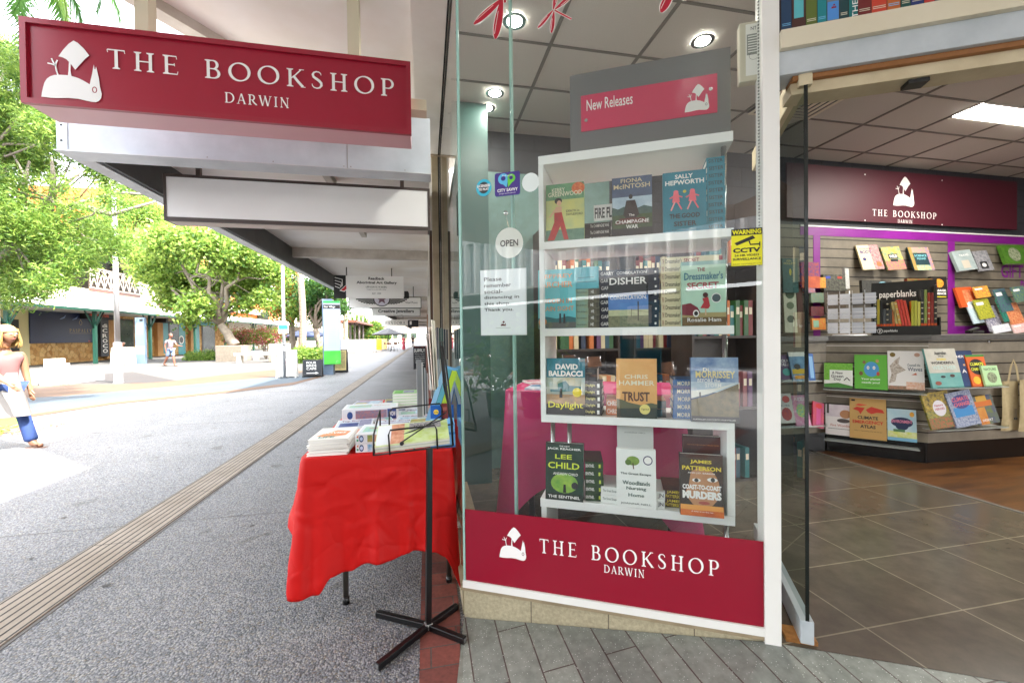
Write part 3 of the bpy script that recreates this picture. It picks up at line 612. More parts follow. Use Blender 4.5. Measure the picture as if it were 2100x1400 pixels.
a, b_ = wm(829, 597), wm(839, 611); g.poly([a, (b_[0]-.03, a[1]), (b_[0], a[1]-.05), b_, (a[0], b_[1])], FR_, .0042)
g.mat(BLACK).ell(c[0], c[1]-.02, r1, r1*.9, FR_, .008, 24); g.mat(col('#d8d4e0')).ell(c[0], c[1]-.02, r1*.9, r1*.8, FR_, .0085, 24)
st = [(c[0]+r1*(.72 if i % 2 == 0 else .3)*math.sin(PI*i/5), c[1]-.02+r1*(.68 if i % 2 == 0 else .28)*math.cos(PI*i/5)) for i in range(10)]
g.mat(col('#7a5a68')).poly(st, FR_, .009); g.mat(INK).text('Vital Point', xb-.42, xb-.1, za+.13, za+.18, FR_, .002); g.build('lettering', pn)
t, pn, FR_, xa, xb, za, zb = hung('jewellers_sign', 15, (763, 632, 862, 648), 'white hanging jewellers sign with thin dark lettering', PWHITE, edge=col('#8a8780'), rods=(860,))
g = MB().mat(INK); g.text('Creative Jewellers', xa+.2, xb-.22, za+.085, zb-.04, FR_, .002, .025); g.text("Custom Made by Design", xa+.5, xb-.6, za+.03, za+.06, FR_, .002); g.build('lettering', pn)
t, pn, FR_, xa, xb, za, zb = hung('pandora_sign', 22, (783, 655, 836, 669), 'small pale hanging sign with spaced serif capitals beyond the jewellers sign', col('#e8e4da'), rods=(824,))
g = MB().mat(INK); serif(g, 'PANDORA', xa+.17, xb-.12, za+.1, zb-.1, FR_, .002); g.build('lettering', pn)
t, pn, FR_, xa, xb, za, zb = hung('dark_sign', 24, (837, 656, 858, 671), 'small dark hanging sign with a white square beside the last pale sign', DK, rods=())
g = MB().mat(PWHITE); g.rect(xa+.08, xa+.2, za+.15, zb-.06, FR_, .002); g.build('mark', pn)
# ================================================================ A-frames, pylon
def aframe(Y, r, label, face, edge, draw=None, lean=.12, depth=.5):
    (xa, za), (xb, zb) = XF(Y, r[0], r[3]), XF(Y, r[2], r[1]); h = zb; 
    t = thing('sandwich_board', ((xa+xb)/2, Y, 0), label, 'sandwich board')
    Fr = frame((xa, Y, 0), (1, 0, 0), (0, lean, 1)); w_ = xb-xa
    g = MB().mat(edge)
    for q in ((0, .035, 0, h), (w_-.035, w_, 0, h), (.035, w_-.035, h-.035, h), (.035, w_-.035, .06, .095)): g.box(*q, -.03, 0, Fr)
    g.build('frame', t); g = MB().mat(face); g.box(.035, w_-.035, .095, h-.035, -.02, -.004, Fr); p = g.build('panel', t)
    Fb = frame((xb, Y+h*lean*2+.06, 0), (-1, 0, 0), (0, -lean, 1)); g = MB().mat(edge); g.box(0, w_, 0, h, -.025, 0, Fb); g.build('rear_panel', t)
    if draw: g = MB(); draw(g, Fr, w_, h); g.build('lettering', p)
    return t
CH = col('#26292e', '#30343a', .8, 0, 8)
def d1(g, F, w, h):
    g.mat(PWHITE)
    for i, s in enumerate(('FOUR', 'BIRDS', 'CAFE')): g.text(s, w*.2, w*(.7 if i else .68), h*(.77-.17*i), h*(.90-.17*i), F, -.003, .0)
    g.ribbon([(w*.2, h*.24), (w*.7, h*.24)], .025, F, -.003); g.poly([(w*.66, h*.30), (w*.82, h*.24), (w*.66, h*.18)], F, -.0025)
aframe(15.0, (620, 737, 660, 773), 'small black chalkboard sandwich board lettered Four Birds Cafe with an arrow', CH, DK, d1)
def d2(g, F, w, h):
    g.mat(col('#d88aa0')); g.text('CAFE', w*.3, w*.75, h*.50, h*.58, F, -.003, .02)
aframe(15.0, (566, 717, 606, 776), 'tall white sandwich board beside the chalkboard at the plaza edge', PWHITE, WHITE, d2)
def d3(g, F, w, h): g.mat(col('#7a7a4a', '#b0a070', .6, 0, 12)).rect(w*.1, w*.85, h*.2, h*.9, F, -.003)
aframe(16.6, (681, 716, 711, 764), 'gold faced sandwich board half hidden behind the directory pylon', col('#a89a5e', '#cfc08a', .5, 0, 10), DK, d3)
def d4(g, F, w, h):
    g.mat(PWHITE); g.text('SUPPLY', w*.05, w*.95, h*.72, h*.86, F, -.003, .02); g.mat(col('#c86a5a')).text('JEWELLERY', w*.1, w*.9, h*.90, h*.94, F, -.003); g.mat(PWHITE)
    for i, s in enumerate(('Watch repairs', 'Jewellery made', 'ANTIQUE & MODERN', 'in store today', 'Open 7 days')): g.text(s, w*.12, w*.9, h*(.62-.09*i), h*(.67-.09*i), F, -.003)
    for k in (.3, .6): g.rect(w*k, w*k+.12, h*.12, h*.19, F, -.003)
aframe(17.2, (848, 708, 873, 753), 'black lettered board standing against the shopfront under the awning', CH, DK, d4)
Y = 15.8; (xa, za), (xb, zb) = XF(Y, 663, 770), XF(Y, 681, 613)
t = thing('directory_pylon', (xa, Y, 0), 'tall blue grey directory pylon with a white list panel and green foot panel', 'pylon'); F_ = frame((0, Y, 0), (1, 0, 0), (0, 0, 1))
g = MB().mat(col('#66788c', '#748699', .35, .2, 2)); g.box(xa, xb, Y, Y+.30, 0, zb); g.build('post', t)
(pa, q0), (pb, q1) = XF(Y-.05, 665, 747), XF(Y-.05, 697, 617); g = MB().mat(col('#aab6c6', rough=.3)); g.box(pa, pb, Y-.06, Y-.01, q0, q1); pn = g.build('list_panel', t)
FP = frame((0, Y-.061, 0), (1, 0, 0), (0, 0, 1)); h = q1-q0; g = MB().mat(col('#3fae3c', '#58c04a', .3, 0, 3)); g.rect(pa, pb, q0, q0+h*.215, FP, .001); g.mat(col('#2f9a4a')).rect(pa, pb, q1-.08, q1, FP, .001)
g.mat(BLACK).rect(pa, pb, q1-h*.125, q1-h*.06, FP, .0015); g.mat(PWHITE).text('Star Village', pa+.03, pa+.40, q1-h*.115, q1-h*.075, FP, .002, .01)
g.mat(col('#8a94a0'))
for k in range(17): g.text('shop level one', pa+.16, pb-.16, q1-h*(.17+.035*k)-.02, q1-h*(.17+.035*k)+.005, FP, .0015)
g.mat(col('#a8e0a0')).ribbon([(pb-.12+.03*math.cos(a), q0+.09+.04*math.sin(a)) for a in [i*.6 for i in range(9)]], .008, FP, .0025); g.build('lettering', pn)
# white parking-style board on pole
PX = lambda px, py: at(px, py, z=0)
def pole(px, py, ptop, r0, r1, label, m=None, base=False):
    r0 *= .66; r1 *= .66
    b = PX(px, py); 
    k = (b-CP).dot(_F); top = b.z+ (py-ptop)*k/FPX
    t = thing('light_pole', tuple(b), label, 'pole'); g = MB().mat(m or col('#97989a', rough=.4)); g.tube([(b.x, b.y, 1.25 if base else 0), (b.x, b.y, top*.55), (b.x, b.y, top)], [r0, r0, r1], 16); g.build('shaft', t)
    if base: g = MB().mat(m or col('#87888a', rough=.45)); g.tube([(b.x, b.y, 0), (b.x, b.y, .02), (b.x, b.y, .021), (b.x, b.y, 1.25)], [r0*1.9, r0*1.9, r0*1.55, r0*1.5], 16); g.build('sleeve', t)
    return t, b, top
t, b, top = pole(243, 785, 372, .105, .08, 'thick grey light pole with a wide base sleeve in the plaza', base=True)
g = MB().mat(col('#d8d8d8')); g.box(b.x-.1, b.x+.28, b.y-.05, b.y+.05, top-.1, top+.03); g.tube([(b.x, b.y, top-.3), (b.x, b.y, top-.27)], .13, 12); g.build('bracket', t)
t, b, top = pole(584, 775, 545, .075, .065, 'slim silver pole carrying a small blue and white sign behind the white board')
F_ = frame((b.x, b.y-.05, 0), (1, 0, 0), (0, 0, 1)); k = (b-CP).dot(_F)/FPX
za = 1.3+(692-703)*k; g = MB().mat(PWHITE); g.box(-.15, .15, 1.3+(692-681)*k, 1.3+(692-662)*k, -.02, 0, F_); g.mat(col('#2a8fd0')).rect(-.14, .14, 1.3+(692-673)*k, 1.3+(692-664)*k, F_, .001); g.build('sign_plate', t)
g = MB().mat(PWHITE); g.box(-.38, .2, 1.3+(692-717)*k, 1.3+(692-702)*k, -.03, -.005, F_); g.mat(col('#e0a0a8')).text('ALWAYS OPEN', -.3, .1, 1.3+(692-714)*k, 1.3+(692-709)*k, F_, .0); g.mat(DK).text('CAFE', -.3, .1, 1.3+(692-707)*k, 1.3+(692-703.5)*k, F_, 0, .03)
tag(g.build('board'), 'wide white notice board fixed low on the slim silver pole', 'notice board')
# ================================================================ shops across the plaza
XW = -21.5; XP = -18.6
FW = frame((XW, 0, 0), (0, 1, 0), (0, 0, 1))
def wq(px, py, x=XW): q = at(px, py, x=x); return q.y, q.z
STN = None
m, nt, b = newmat('yellow_stone'); v = coords(nt, 1, (0, 0, 0)); vo = nt.nodes.new('ShaderNodeTexVoronoi'); vo.inputs['Scale'].default_value = 4.2; nt.links.new(v, vo.inputs['Vector'])
sp = nt.nodes.new('ShaderNodeSeparateColor'); nt.links.new(vo.outputs['Color'], sp.inputs[0]); o = ramp(nt, sp.outputs[0], ((0, '#a8743a'), (.4, '#c89a5c'), (.7, '#d8b47c'), (1, '#b8864a')))
ve = nt.nodes.new('ShaderNodeTexVoronoi'); ve.feature = 'DISTANCE_TO_EDGE'; ve.inputs['Scale'].default_value = 4.2; nt.links.new(v, ve.inputs['Vector'])
o = mix(nt, ramp(nt, ve.outputs['Distance'], ((0, (1,)*3), (.05, (0,)*3))), o, '#8f6f48'); nt.links.new(o, b.inputs['Base Color']); b.inputs['Roughness'].default_value = .8; STN = m
GRN = col('#103a2e', '#164436', .5, 0, 2); NAVY = col('#0b1738', '#10204c', .4, 0, .6); TEAL = col('#1f8f98', '#2a9aa2', .35, 0, 1)
vb_ = thing('verandah_building', (XW, 36, 0), 'yellow stone shop row with a white roofed green verandah across the plaza', 'building')
ya, yb = wq(-260, 700)[0], wq(470, 700)[0]
g = MB().mat(col('#d8cc9c', rough=.6)); g.box(XW-4, XW-.001, ya, wq(61, 700)[0], 0, 3.3); g.mat(STN); g.box(XW-4, XW, wq(61, 700)[0], yb, 0, 3.3); g.mat(col('#cfc6b4')).box(XW-4, XW, yb, yb+34, 0, 3.3)
g.build('wall', vb_)
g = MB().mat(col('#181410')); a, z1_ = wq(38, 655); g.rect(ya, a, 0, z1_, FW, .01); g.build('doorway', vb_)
g = MB().mat(col('#eceae4', rough=.5)); g.add([(XP+.4, ya, 3.12), (XP+.4, yb+34, 3.12), (XW-3, yb+34, 4.25), (XW-3, ya, 4.25)], [(0, 1, 2, 3)]); g.mat(col('#e8e4dc')).box(XW, XP, ya, yb+34, 3.065, 3.08)
g.build('verandah_roof', vb_)
g = MB().mat(GRN); g.box(XP+.28, XP+.42, ya, yb+34, 2.98, 3.11); g.build('gutter', vb_)
for k, px in enumerate((-110, 15, 195, 308, 400, 462, 520, 552)):
    y = wq(px, 700, XP)[0]; g = MB().mat(GRN); g.box(XP-.075, XP+.075, y-.075, y+.075, .0, 3.06)
    for s in (-1, 1): g.tube([(XP, y+s*.06, 2.05), (XP, y+s*.72, 3.02)], .04, 6)
    g.tube([(XP, y, 2.05), (XP+.32, y, 2.98)], .04, 6); g.build('post', vb_)
def wr(r, m, off, name, par, extra=None):
    (y0, z0), (y1, z1) = wq(r[0], r[3]), wq(r[2], r[1]); g = MB().mat(m); g.box(y0, y1, max(z0, .02), z1, -.02, off, FW); 
    if extra: extra(g, y0, y1, max(z0, .02), z1, off+.004)
    return g.build(name, par) if par else g.build(name)
DG = col('#1c2420', '#3a4a40', .15, 0, 1.2)
for r in ((226, 655, 273, 712), (345, 662, 366, 705), (414, 667, 440, 724)): 
    o = wr(r, col('#3a3028', rough=.4), .03, 'window', vb_); q = (r[0]+2, r[1]+2, r[2]-2, r[3]-2); wr(q, DG, .05, 'pane', o)
wr((212, 645, 226, 735), col('#c89a60', '#b07e48', .7, 0, 2), .25, 'stone_pier', vb_); wr((386, 662, 396, 730), col('#c89a60', '#b07e48', .7, 0, 2), .25, 'stone_pier', vb_); wr((317, 662, 327, 732), col('#c89a60', '#b07e48', .7, 0, 2), .25, 'stone_pier', vb_)
o = wr((328, 661, 345, 725), TEAL, .02, 'teal_panel', vb_); wr((366, 661, 379, 728), TEAL, .02, 'teal_panel', vb_, lambda g, a, b, c, d, z: (g.mat(PWHITE).ell((a+b)/2-.1, c+(d-c)*.45, (b-a)*.38, .38, FW, z), g.mat(BLACK).ell((a+b)/2-.1, c+(d-c)*.45, (b-a)*.25, .28, FW, z+.01)))
wr((400, 662, 408, 726), TEAL, .02, 'teal_panel', vb_); wr((409, 660, 440, 667), TEAL, .06, 'teal_panel', vb_)
# jeweller's navy billboard
def bill(g, a, b, c, d, z):
    g.mat(col('#b89a5a', rough=.4)); serif(g, 'PASPALEY', a+(b-a)*.57, a+(b-a)*.95, c+(d-c)*.34, c+(d-c)*.44, FW, z, space=.3); g.ribbon([(a+(b-a)*.57, c+(d-c)*.30), (a+(b-a)*.96, c+(d-c)*.30)], .012, FW, z)
    cx = a+(b-a)*.76; cz = c+(d-c)*.62; g.ribbon([(cx+.0, cz+.25), (cx-.12, cz+.02), (cx, cz-.12), (cx+.12, cz+.02), (cx, cz+.25)], .03, FW, z)
    g.mat(col('#8aa0c8'))
    for q in (.42, .62): g.ribbon([(a+(b-a)*q, c+(d-c)*.72), (a+(b-a)*(q+.07), c+(d-c)*.78), (a+(b-a)*(q+.1), c+(d-c)*.86)], [.02, .09, .02], FW, z)
    g.mat(col('#d04020')).rect(b-.5, b-.36, c+.06, c+.12, FW, z)
tag(wr((60, 641, 190, 704), NAVY, .06, 'billboard', None, bill), 'large navy jewellery billboard with pale gold capitals behind the walking woman', 'billboard')
def ar(g, a, b, c, d, z):
    m_ = col('#e0552a'); g.mat(m_).ribbon([(a+.2, (c+d)/2), (a+.9, (c+d)/2)], .09, FW, z); g.poly([(a+.1, (c+d)/2), (a+.5, (c+d)/2+.18), (a+.5, (c+d)/2-.18)], FW, z+.003); g.text('NOTIONS', a+1.0, b-.7, (c+d)/2-.13, (c+d)/2+.13, FW, z, .03)
tag(wr((161, 641, 221, 653), col('#1a1716'), .5, 'arrow_sign', None, ar), 'black horizontal sign with an orange left arrow above the stone wall', 'sign')
def dc(g, a, b, c, d, z):
    M_ = FW; y = d-.3; g.mat(PWHITE)
    for s in ('di', 'C', 'R', 'O', 'C', 'O'): g.text(s, (a+b)/2-.22, (a+b)/2+.22, y-.26, y, M_, z, .02); y -= .34
tag(wr((197, 655, 212, 731), DK, .3, 'vertical_sign', None, dc), 'tall narrow black sign with white letters stacked downwards', 'sign')
def cr(g, a, b, c, d, z): g.mat(col('#f2d8a0')).text('CROCO', a+.25, b-.75, c+.12, d-.12, FW, z, .03)
tag(wr((311, 652, 342, 661), BLACK, 1.0, 'hanging_sign', None, cr), 'small black hanging sign with glowing cream letters under the verandah', 'sign')
# balcony with lattice balustrade above, upper floors
uf = thing('upper_building', (-26, 40, 0), 'orange and white upper storeys rising behind the verandah roof and the trees', 'building')
g = MB().mat(col('#d9b48e', '#cfa27a', .7, 0, .4)); g.box(-34, -26, 22, 46, 0, 9.5); g.mat(col('#c9743a', '#b8642e', .7, 0, .5)).box(-36, -27, 46, 80, 0, 15.5); g.mat(col('#e6e0d4')).box(-26.9, -26.5, 46, 80, 5.2, 6.0); g.box(-26.9, -26.5, 46, 80, 9.0, 9.8); g.box(-26.9, -26.5, 46, 80, 12.8, 13.6); g.build('wall', uf)
for k in range(8):
    for z in (6.4, 10.1):
        g = MB().mat(DG); y = 47.5+k*4; g.box(-27, -26.95, y, y+2.2, z, z+1.9); g.build('window', uf)
for k in range(5):
    g = MB().mat(DG); y = 24+k*4.2; g.box(-26, -25.95, y, y+2.4, 6.2, 8.2); g.build('window', uf)
g = MB().mat(col('#e8e2c8', '#d8d2b0', .6, 0, .8)); 
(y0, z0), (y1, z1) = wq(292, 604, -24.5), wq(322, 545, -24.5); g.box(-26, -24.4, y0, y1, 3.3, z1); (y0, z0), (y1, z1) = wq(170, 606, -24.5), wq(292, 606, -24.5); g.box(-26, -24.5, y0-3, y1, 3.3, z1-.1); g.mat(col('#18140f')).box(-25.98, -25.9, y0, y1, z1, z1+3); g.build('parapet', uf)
def lattice(px0, py0, px1, py1, n, label):
    X = -24.4; a, b_ = at(px0, py0, x=X), at(px1, py1, x=X); y0, y1 = a.y, b_.y; z0 = a.z; hh = 1.55
    F_ = frame((X, y0, z0), (0, 1, 0), (0, 0, 1)); L_ = y1-y0; g = MB().mat(col('#2a2018')); g.box(0, L_, .0, hh-.02, -.12, -.08, F_); g.mat(col('#4a3028')).box(0, L_, -.25, -.001, -.1, .02, F_); g.mat(col('#a8988a', rough=.5))
    g.box(0, L_, hh-.07, hh, -.05, .05, F_); g.box(0, L_, .0, .07, -.05, .05, F_)
    for k in range(n):
        u0, u1 = L_*k/n, L_*(k+1)/n; zz = .0
        g.ribbon([(u0, .07), (u1, hh-.07)], .1, F_, .01); g.ribbon([(u0, hh-.07), (u1, .07)], .1, F_, .02); g.ribbon([(u0, .1), (u0, hh-.07)], .07, F_, .015)
        g.ribbon([(u0+(u1-u0)*.5+(u1-u0)*.42*math.cos(t_), hh*.5+hh*.42*math.sin(t_)) for t_ in [PI*i/8 for i in range(9)]], .07, F_, .018)
    tag(g.build('balustrade'), label, 'balustrade')
lattice(185, 590, 288, 606, 8, 'white lattice balcony railing above the verandah roof left of the round column')
lattice(322, 621, 412, 634, 7, 'white lattice railing running behind the leafy tree right of the column')
# left plaza furniture
def slatbench(): 
    c = PX(105, 788); t = thing('slatted_bench', tuple(c), 'pale slatted concrete bench blocks in the plaza behind the walking woman', 'bench'); a = PX(72, 775)
    g = MB().mat(col('#c9ccd0', rough=.5))
    for k in range(9): g.box(c.x-.55+k*.13, c.x-.49+k*.13, c.y-.2+k*.02, c.y+1.3, 0, .46)
    g.build('slats', t); g = MB().mat(PWHITE); 
    for dx, dy, h in ((-.62, .6, .75), (-.22, .2, .62), (-.02, -.35, .5)): g.box(c.x+dx, c.x+dx+.32, c.y+dy, c.y+dy+.35, 0, h)
    g.build('end_blocks', t)
slatbench()
Y = 31; q = PX(288, 746)
t = thing('directory_board', tuple(q), 'white freestanding directory board with a green base beside the verandah post', 'board'); kk = (q-CP).dot(_F)/FPX
g = MB().mat(col('#62748a')); g.box(q.x-8*kk, q.x+8*kk, q.y, q.y+.2, 0, 95*kk); pn = g.build('panel', t); Fq = frame((q.x, q.y-.001, 0), (1, 0, 0), (0, 0, 1)); g = MB().mat(col('#bfe8b8')); g.rect(-8*kk, 8*kk, 20*kk, 36*kk, Fq, .002); g.mat(BLACK).rect(0, 6*kk, 87*kk, 92*kk, Fq, .002); g.mat(col('#9aa4b0')); 
for k in range(6): g.rect(-6*kk, 5*kk, (82-4*k)*kk, (83-4*k)*kk, Fq, .002)
g.build('lettering', pn)
aframe(q.y-.6, (226, 712, 272, 748), 'white sandwich board with a round blue emblem at the foot of the light pole', PWHITE, WHITE, lambda g, F, w, h: (g.mat(col('#8fb0c8')).ell(w*.62, h*.5, w*.14, w*.14, F, -.003), g.mat(PWHITE).ell(w*.62, h*.5, w*.09, w*.09, F, -.002)))
# planters, seats
def planter(px0, px1, pyb, pyt, label, mm=None):
    a, b_ = PX(px0, pyb), PX(px1, pyb); k = (a-CP).dot(_F)/FPX; h = (pyb-pyt)*k
    t = thing('planter', tuple((a+b_)/2), label, 'planter'); g = MB().mat(mm or brickmat('pale_block', .5, .25, .01, '#a89e90', '#998f80', '#7a7062', .5, nscale=8)); g.bbox(a.x, b_.x, a.y, a.y+(b_.x-a.x), 0, h, .02); g.build('box', t)
    g = MB().mat(col('#4a3524', '#5a4430', .9, 0, 8)); g.box(a.x+.1, b_.x-.1, a.y+.1, a.y+(b_.x-a.x)-.1, h+.0005, h+.02); g.build('soil', t); return (a+b_)/2, h
pc, ph = planter(442, 487, 742, 709, 'square pale stone planter around the trunk of the round green tree')
planter(551, 565, 742, 705, 'narrow block planter pier left of the white notice board')
for k, (px, py) in enumerate(((525, 744), (505, 738))):
    c = PX(px, py); t = thing('stone_bench', tuple(c), ['low pale stone bench in front of the pink flowering shrub', 'small pale stone bench behind the planter corner'][k], 'bench'); g = MB().mat(col('#ddd8cf')); w_ = 1.1-.5*k; g.bbox(c.x-w_, c.x+w_, c.y, c.y+.5, .42, .55, .02); g.build('seat', t)
    for s in (-1, 1): g = MB().mat(col('#d0cabf')); g.box(c.x+s*w_*.8-.1, c.x+s*w_*.8+.1, c.y+.05, c.y+.45, 0, .419); g.build('leg', t)
# distant colonnade, umbrellas, tables, pale barriers
for k, (px, base, top) in enumerate(((719, 713, 640), (728, 712, 645), (737, 711, 648), (745, 709, 650))):
    b = PX(px, base+5); kk = (b-CP).dot(_F)/FPX; g = MB().mat(col('#6a6460', rough=.5)); g.tube([(b.x, b.y, 0), (b.x, b.y, (base+5-top)*kk)], .12, 8); tag(g.build('verandah_post'), ['nearest', 'second', 'third', 'farthest'][k]+' dark post of the distant verandah right of the palm', 'post', 'dark posts of the distant verandah')
a, b_ = PX(719, 718), PX(745, 714); g = MB().mat(col('#6a4030', rough=.6)); g.box(a.x-1.2, a.x+.8, a.y-1, b_.y+8, 2.9, 3.15); tag(g.build('verandah_roof'), 'distant dark red verandah roof on a row of posts', 'roof')
def parasol(px, py, ptop, r, label, m):
    b = PX(px, py); kk = (b-CP).dot(_F)/FPX; h = (py-ptop)*kk; t = thing('parasol', tuple(b), label, 'parasol')
    g = MB().mat(DK); g.tube([(b.x, b.y, 0), (b.x, b.y, h)], .035, 6); g.build('pole', t)
    g = MB().mat(m); n = 8; vs = [(b.x, b.y, h)]+[(b.x+r*math.cos(2*PI*i/n), b.y+r*math.sin(2*PI*i/n), h-r*.42) for i in range(n)]+[(b.x+r*math.cos(2*PI*i/n), b.y+r*math.sin(2*PI*i/n), h-r*.42-.12) for i in range(n)]
    g.add(vs, [(0, 1+i, 1+(i+1) % n) for i in range(n)]+[(1+i, 1+n+i, 1+n+(i+1) % n, 1+(i+1) % n) for i in range(n)]); g.build('canopy', t); return b
parasol(797, 717, 671, 1.7, 'dark grey cafe parasol open over tables at the far end of the footpath', DK)
parasol(622, 722, 674, 1.6, 'navy cafe parasol behind the palm trunk', col('#1c2a4a')); parasol(648, 720, 676, 1.5, 'navy cafe parasol just left of the directory pylon', col('#1c2a4a'))
def cafe_table(px, py, label):
    b = PX(px, py); t = thing('cafe_table', tuple(b), label, 'table'); g = MB().mat(DK); g.lathe([(.32, .72), (.32, .75)], 16, Matrix.Translation(b)); g.build('top', t); g = MB().mat(DK); g.tube([b+V(0, 0, .02), b+V(0, 0, .72)], .03, 6); g.lathe([(.22, 0), (.2, .02)], 12, Matrix.Translation(b)); g.build('pedestal', t)
def cafe_chair(b, rz, label, group, m=None):
    t = thing('cafe_chair', tuple(b), label, 'chair', group, rz); m = m or STEEL; W = col('#7a5236', rough=.4)
    g = MB().mat(W); g.bbox(-.2, .2, -.2, .2, .43, .45, .008); g.build('seat', t, Matrix.Identity(4)); g = MB().mat(W)
    for k in range(5): a0 = -.17+.085*k-.04; g.add([(a0, .20+.02*math.cos(k-2), .62), (a0+.085, .20+.02*math.cos(k-1.5), .62), (a0+.085, .23, .84), (a0, .23, .84)], [(0, 1, 2, 3)])
    g.build('backrest', t, Matrix.Identity(4))
    for sx in (-1, 1):
        g = MB().mat(m); g.tube([(sx*.19, -.19, .43), (sx*.22, -.22, 0)], .012, 6); g.build('leg', t, Matrix.Identity(4)); g = MB().mat(m); g.tube([(sx*.2, .23, .84), (sx*.19, .19, .43), (sx*.22, .24, 0)], .012, 6); g.build('leg', t, Matrix.Identity(4))
    return t
for k, (px, py, nm) in enumerate(((790, 717, 'left side of'), (803, 718, 'right side of'))): cafe_table(px, py, 'small dark cafe table on the '+nm+' the far parasol')
c0 = None
for k, (px, py, nm) in enumerate(((785, 718, 'leftmost of the chairs under the far parasol'), (794, 720, 'second chair from the left under the far parasol'), (801, 721, 'middle chair under the far parasol'), (808, 720, 'second chair from the right under the far parasol'), (814, 717, 'rightmost of the chairs under the far parasol'))):
    b = PX(px, py)
    if c0 is None: c0 = cafe_chair(b, .5, nm, 'chairs under the far parasol', DK)
    else: dup(c0, b, nm).rotation_euler = (0, 0, k*1.3)
for k, (px, py, w_, c, nm) in enumerate(((733, 724, 1.3, '#efeae2', 'white low cafe screen right of the directory pylon'), (763, 721, .9, '#e8b02a', 'yellow low cafe screen near the far parasol'), (776, 719, .8, '#f0d890', 'pale yellow low cafe screen next to the far parasol'), (752, 723, .8, '#f4f0ea', 'narrow white cafe screen beside the yellow one'))):
    b = PX(px, py); t = thing('cafe_screen', tuple(b), nm, 'screen'); g = MB().mat(col(c, rough=.6)); g.box(b.x-w_, b.x+w_, b.y, b.y+.04, .15, 1.15); g.build('banner', t); g = MB().mat(STEEL); 
    for s in (-1, 1): g.box(b.x+s*w_-.03, b.x+s*w_+.03, b.y-.01, b.y+.05, 0, 1.2)
    g.build('frame', t)
# buildings closing the far end of the street
def farbld(px0, px1, Y, h, c, label):
    a, b_ = at(px0, 690, y=Y), at(px1, 690, y=Y); t = thing('far_building', ((a.x+b_.x)/2, Y, 0), label, 'building'); g = MB().mat(col(c, rough=.7)); g.box(a.x, b_.x, Y, Y+12, 0, h); g.build('wall', t)
    for fl in range(int(h//3.2)):
        for k in range(3): w_ = (b_.x-a.x)/3; g = MB().mat(DG); g.box(a.x+w_*(k+.2), a.x+w_*(k+.8), Y-.05, Y-.001, fl*3.2+1, fl*3.2+2.5); g.build('window', t)
farbld(735, 800, 120, 7, '#cfc6b8', 'pale low building closing the far end of the street'); farbld(800, 858, 130, 6, '#b8a48c', 'tan building beyond the last shops under the awning')
farbld(440, 560, 75, 8.5, '#d88a5a', 'orange terracotta building seen through the round green tree'); farbld(575, 700, 70, 5, '#dcd2c2', 'cream pavilion behind the palm trunks')
# ================================================================ trees
def leafmat(c, t, name='leaf'):
    m = bpy.data.materials.new(name); m.use_nodes = True; nt = m.node_tree; b = nt.nodes['Principled BSDF']; out = nt.nodes['Material Output']
    b.inputs['Base Color'].default_value = (*[q*.66 for q in lin(c)], 1); b.inputs['Roughness'].default_value = .45; b.inputs['Specular IOR Level'].default_value = .3
    tr = nt.nodes.new('ShaderNodeBsdfTranslucent'); tr.inputs[0].default_value = (*[q*.66 for q in lin(t)], 1); ms = nt.nodes.new('ShaderNodeMixShader'); ms.inputs[0].default_value = .35
    nt.links.new(b.outputs[0], ms.inputs[1]); nt.links.new(tr.outputs[0], ms.inputs[2]); nt.links.new(ms.outputs[0], out.inputs[0]); return m
LF = [leafmat('#7a9c40', '#aed060'), leafmat('#5f8534', '#90bc50'), leafmat('#9ab450', '#cce478'), leafmat('#456a2c', '#709c44')]
LD = [leafmat('#4c7838', '#74aa4c'), leafmat('#3a6430', '#5a9044'), leafmat('#78983c', '#a8cc58'), leafmat('#a8682c', '#d88a3a')]
BARK = col('#8f8578', '#6f665a', .85, 0, 5)
def leaves(name, parent, clumps, n, ll, lw, mats, seed, droop=.3, wts=(.4, .3, .2, .1)):
    """clumps: (x, y, z, r); leaves as small folded quads gathered round twig ends"""
    r = np.random.default_rng(seed); cl = np.array(clumps, float); vol = cl[:, 3]**2; pk = r.choice(len(cl), n//14, p=vol/vol.sum())
    d = r.normal(size=(len(pk), 3)); d /= np.linalg.norm(d, axis=1)[:, None]; rad = cl[pk, 3]*(r.random(len(pk))**.42)
    tw = cl[pk, :3]+d*rad[:, None]*np.array([1, 1, .8]); mi0 = r.choice(4, len(pk), p=wts)
    c = np.repeat(tw, 14, 0)+r.normal(size=(len(pk)*14, 3))*ll*1.25; m = len(c)
    u = r.normal(size=(m, 3)); u[:, 2] -= droop; u /= np.linalg.norm(u, axis=1)[:, None]
    q = r.normal(size=(m, 3)); q[:, 2] *= .4; s = np.cross(u, q); s /= np.linalg.norm(s, axis=1)[:, None]
    L = (ll*(.7+.6*r.random(m)))[:, None]; W = (lw*(.7+.6*r.random(m)))[:, None]
    vs = np.stack([c-u*L/2, c+s*W/2, c+u*L/2, c-s*W/2], 1).reshape(-1, 3)
    me = bpy.data.meshes.new(name); me.vertices.add(m*4); me.vertices.foreach_set('co', vs.ravel()); me.loops.add(m*4); me.loops.foreach_set('vertex_index', np.arange(m*4, dtype=np.int32))
    me.polygons.add(m); me.polygons.foreach_set('loop_start', np.arange(0, m*4, 4, dtype=np.int32)); mi = np.repeat(mi0, 14); sw = r.random(m) < .25; mi[sw] = r.choice(4, sw.sum(), p=wts)
    for mm in mats: me.materials.append(mm)
    me.polygons.foreach_set('material_index', mi.astype(np.int32)); me.update(calc_edges=True); me.validate()
    o = bpy.data.objects.new(name, me); COL.objects.link(o); o.parent = parent; o.matrix_parent_inverse = pinv(parent); return o
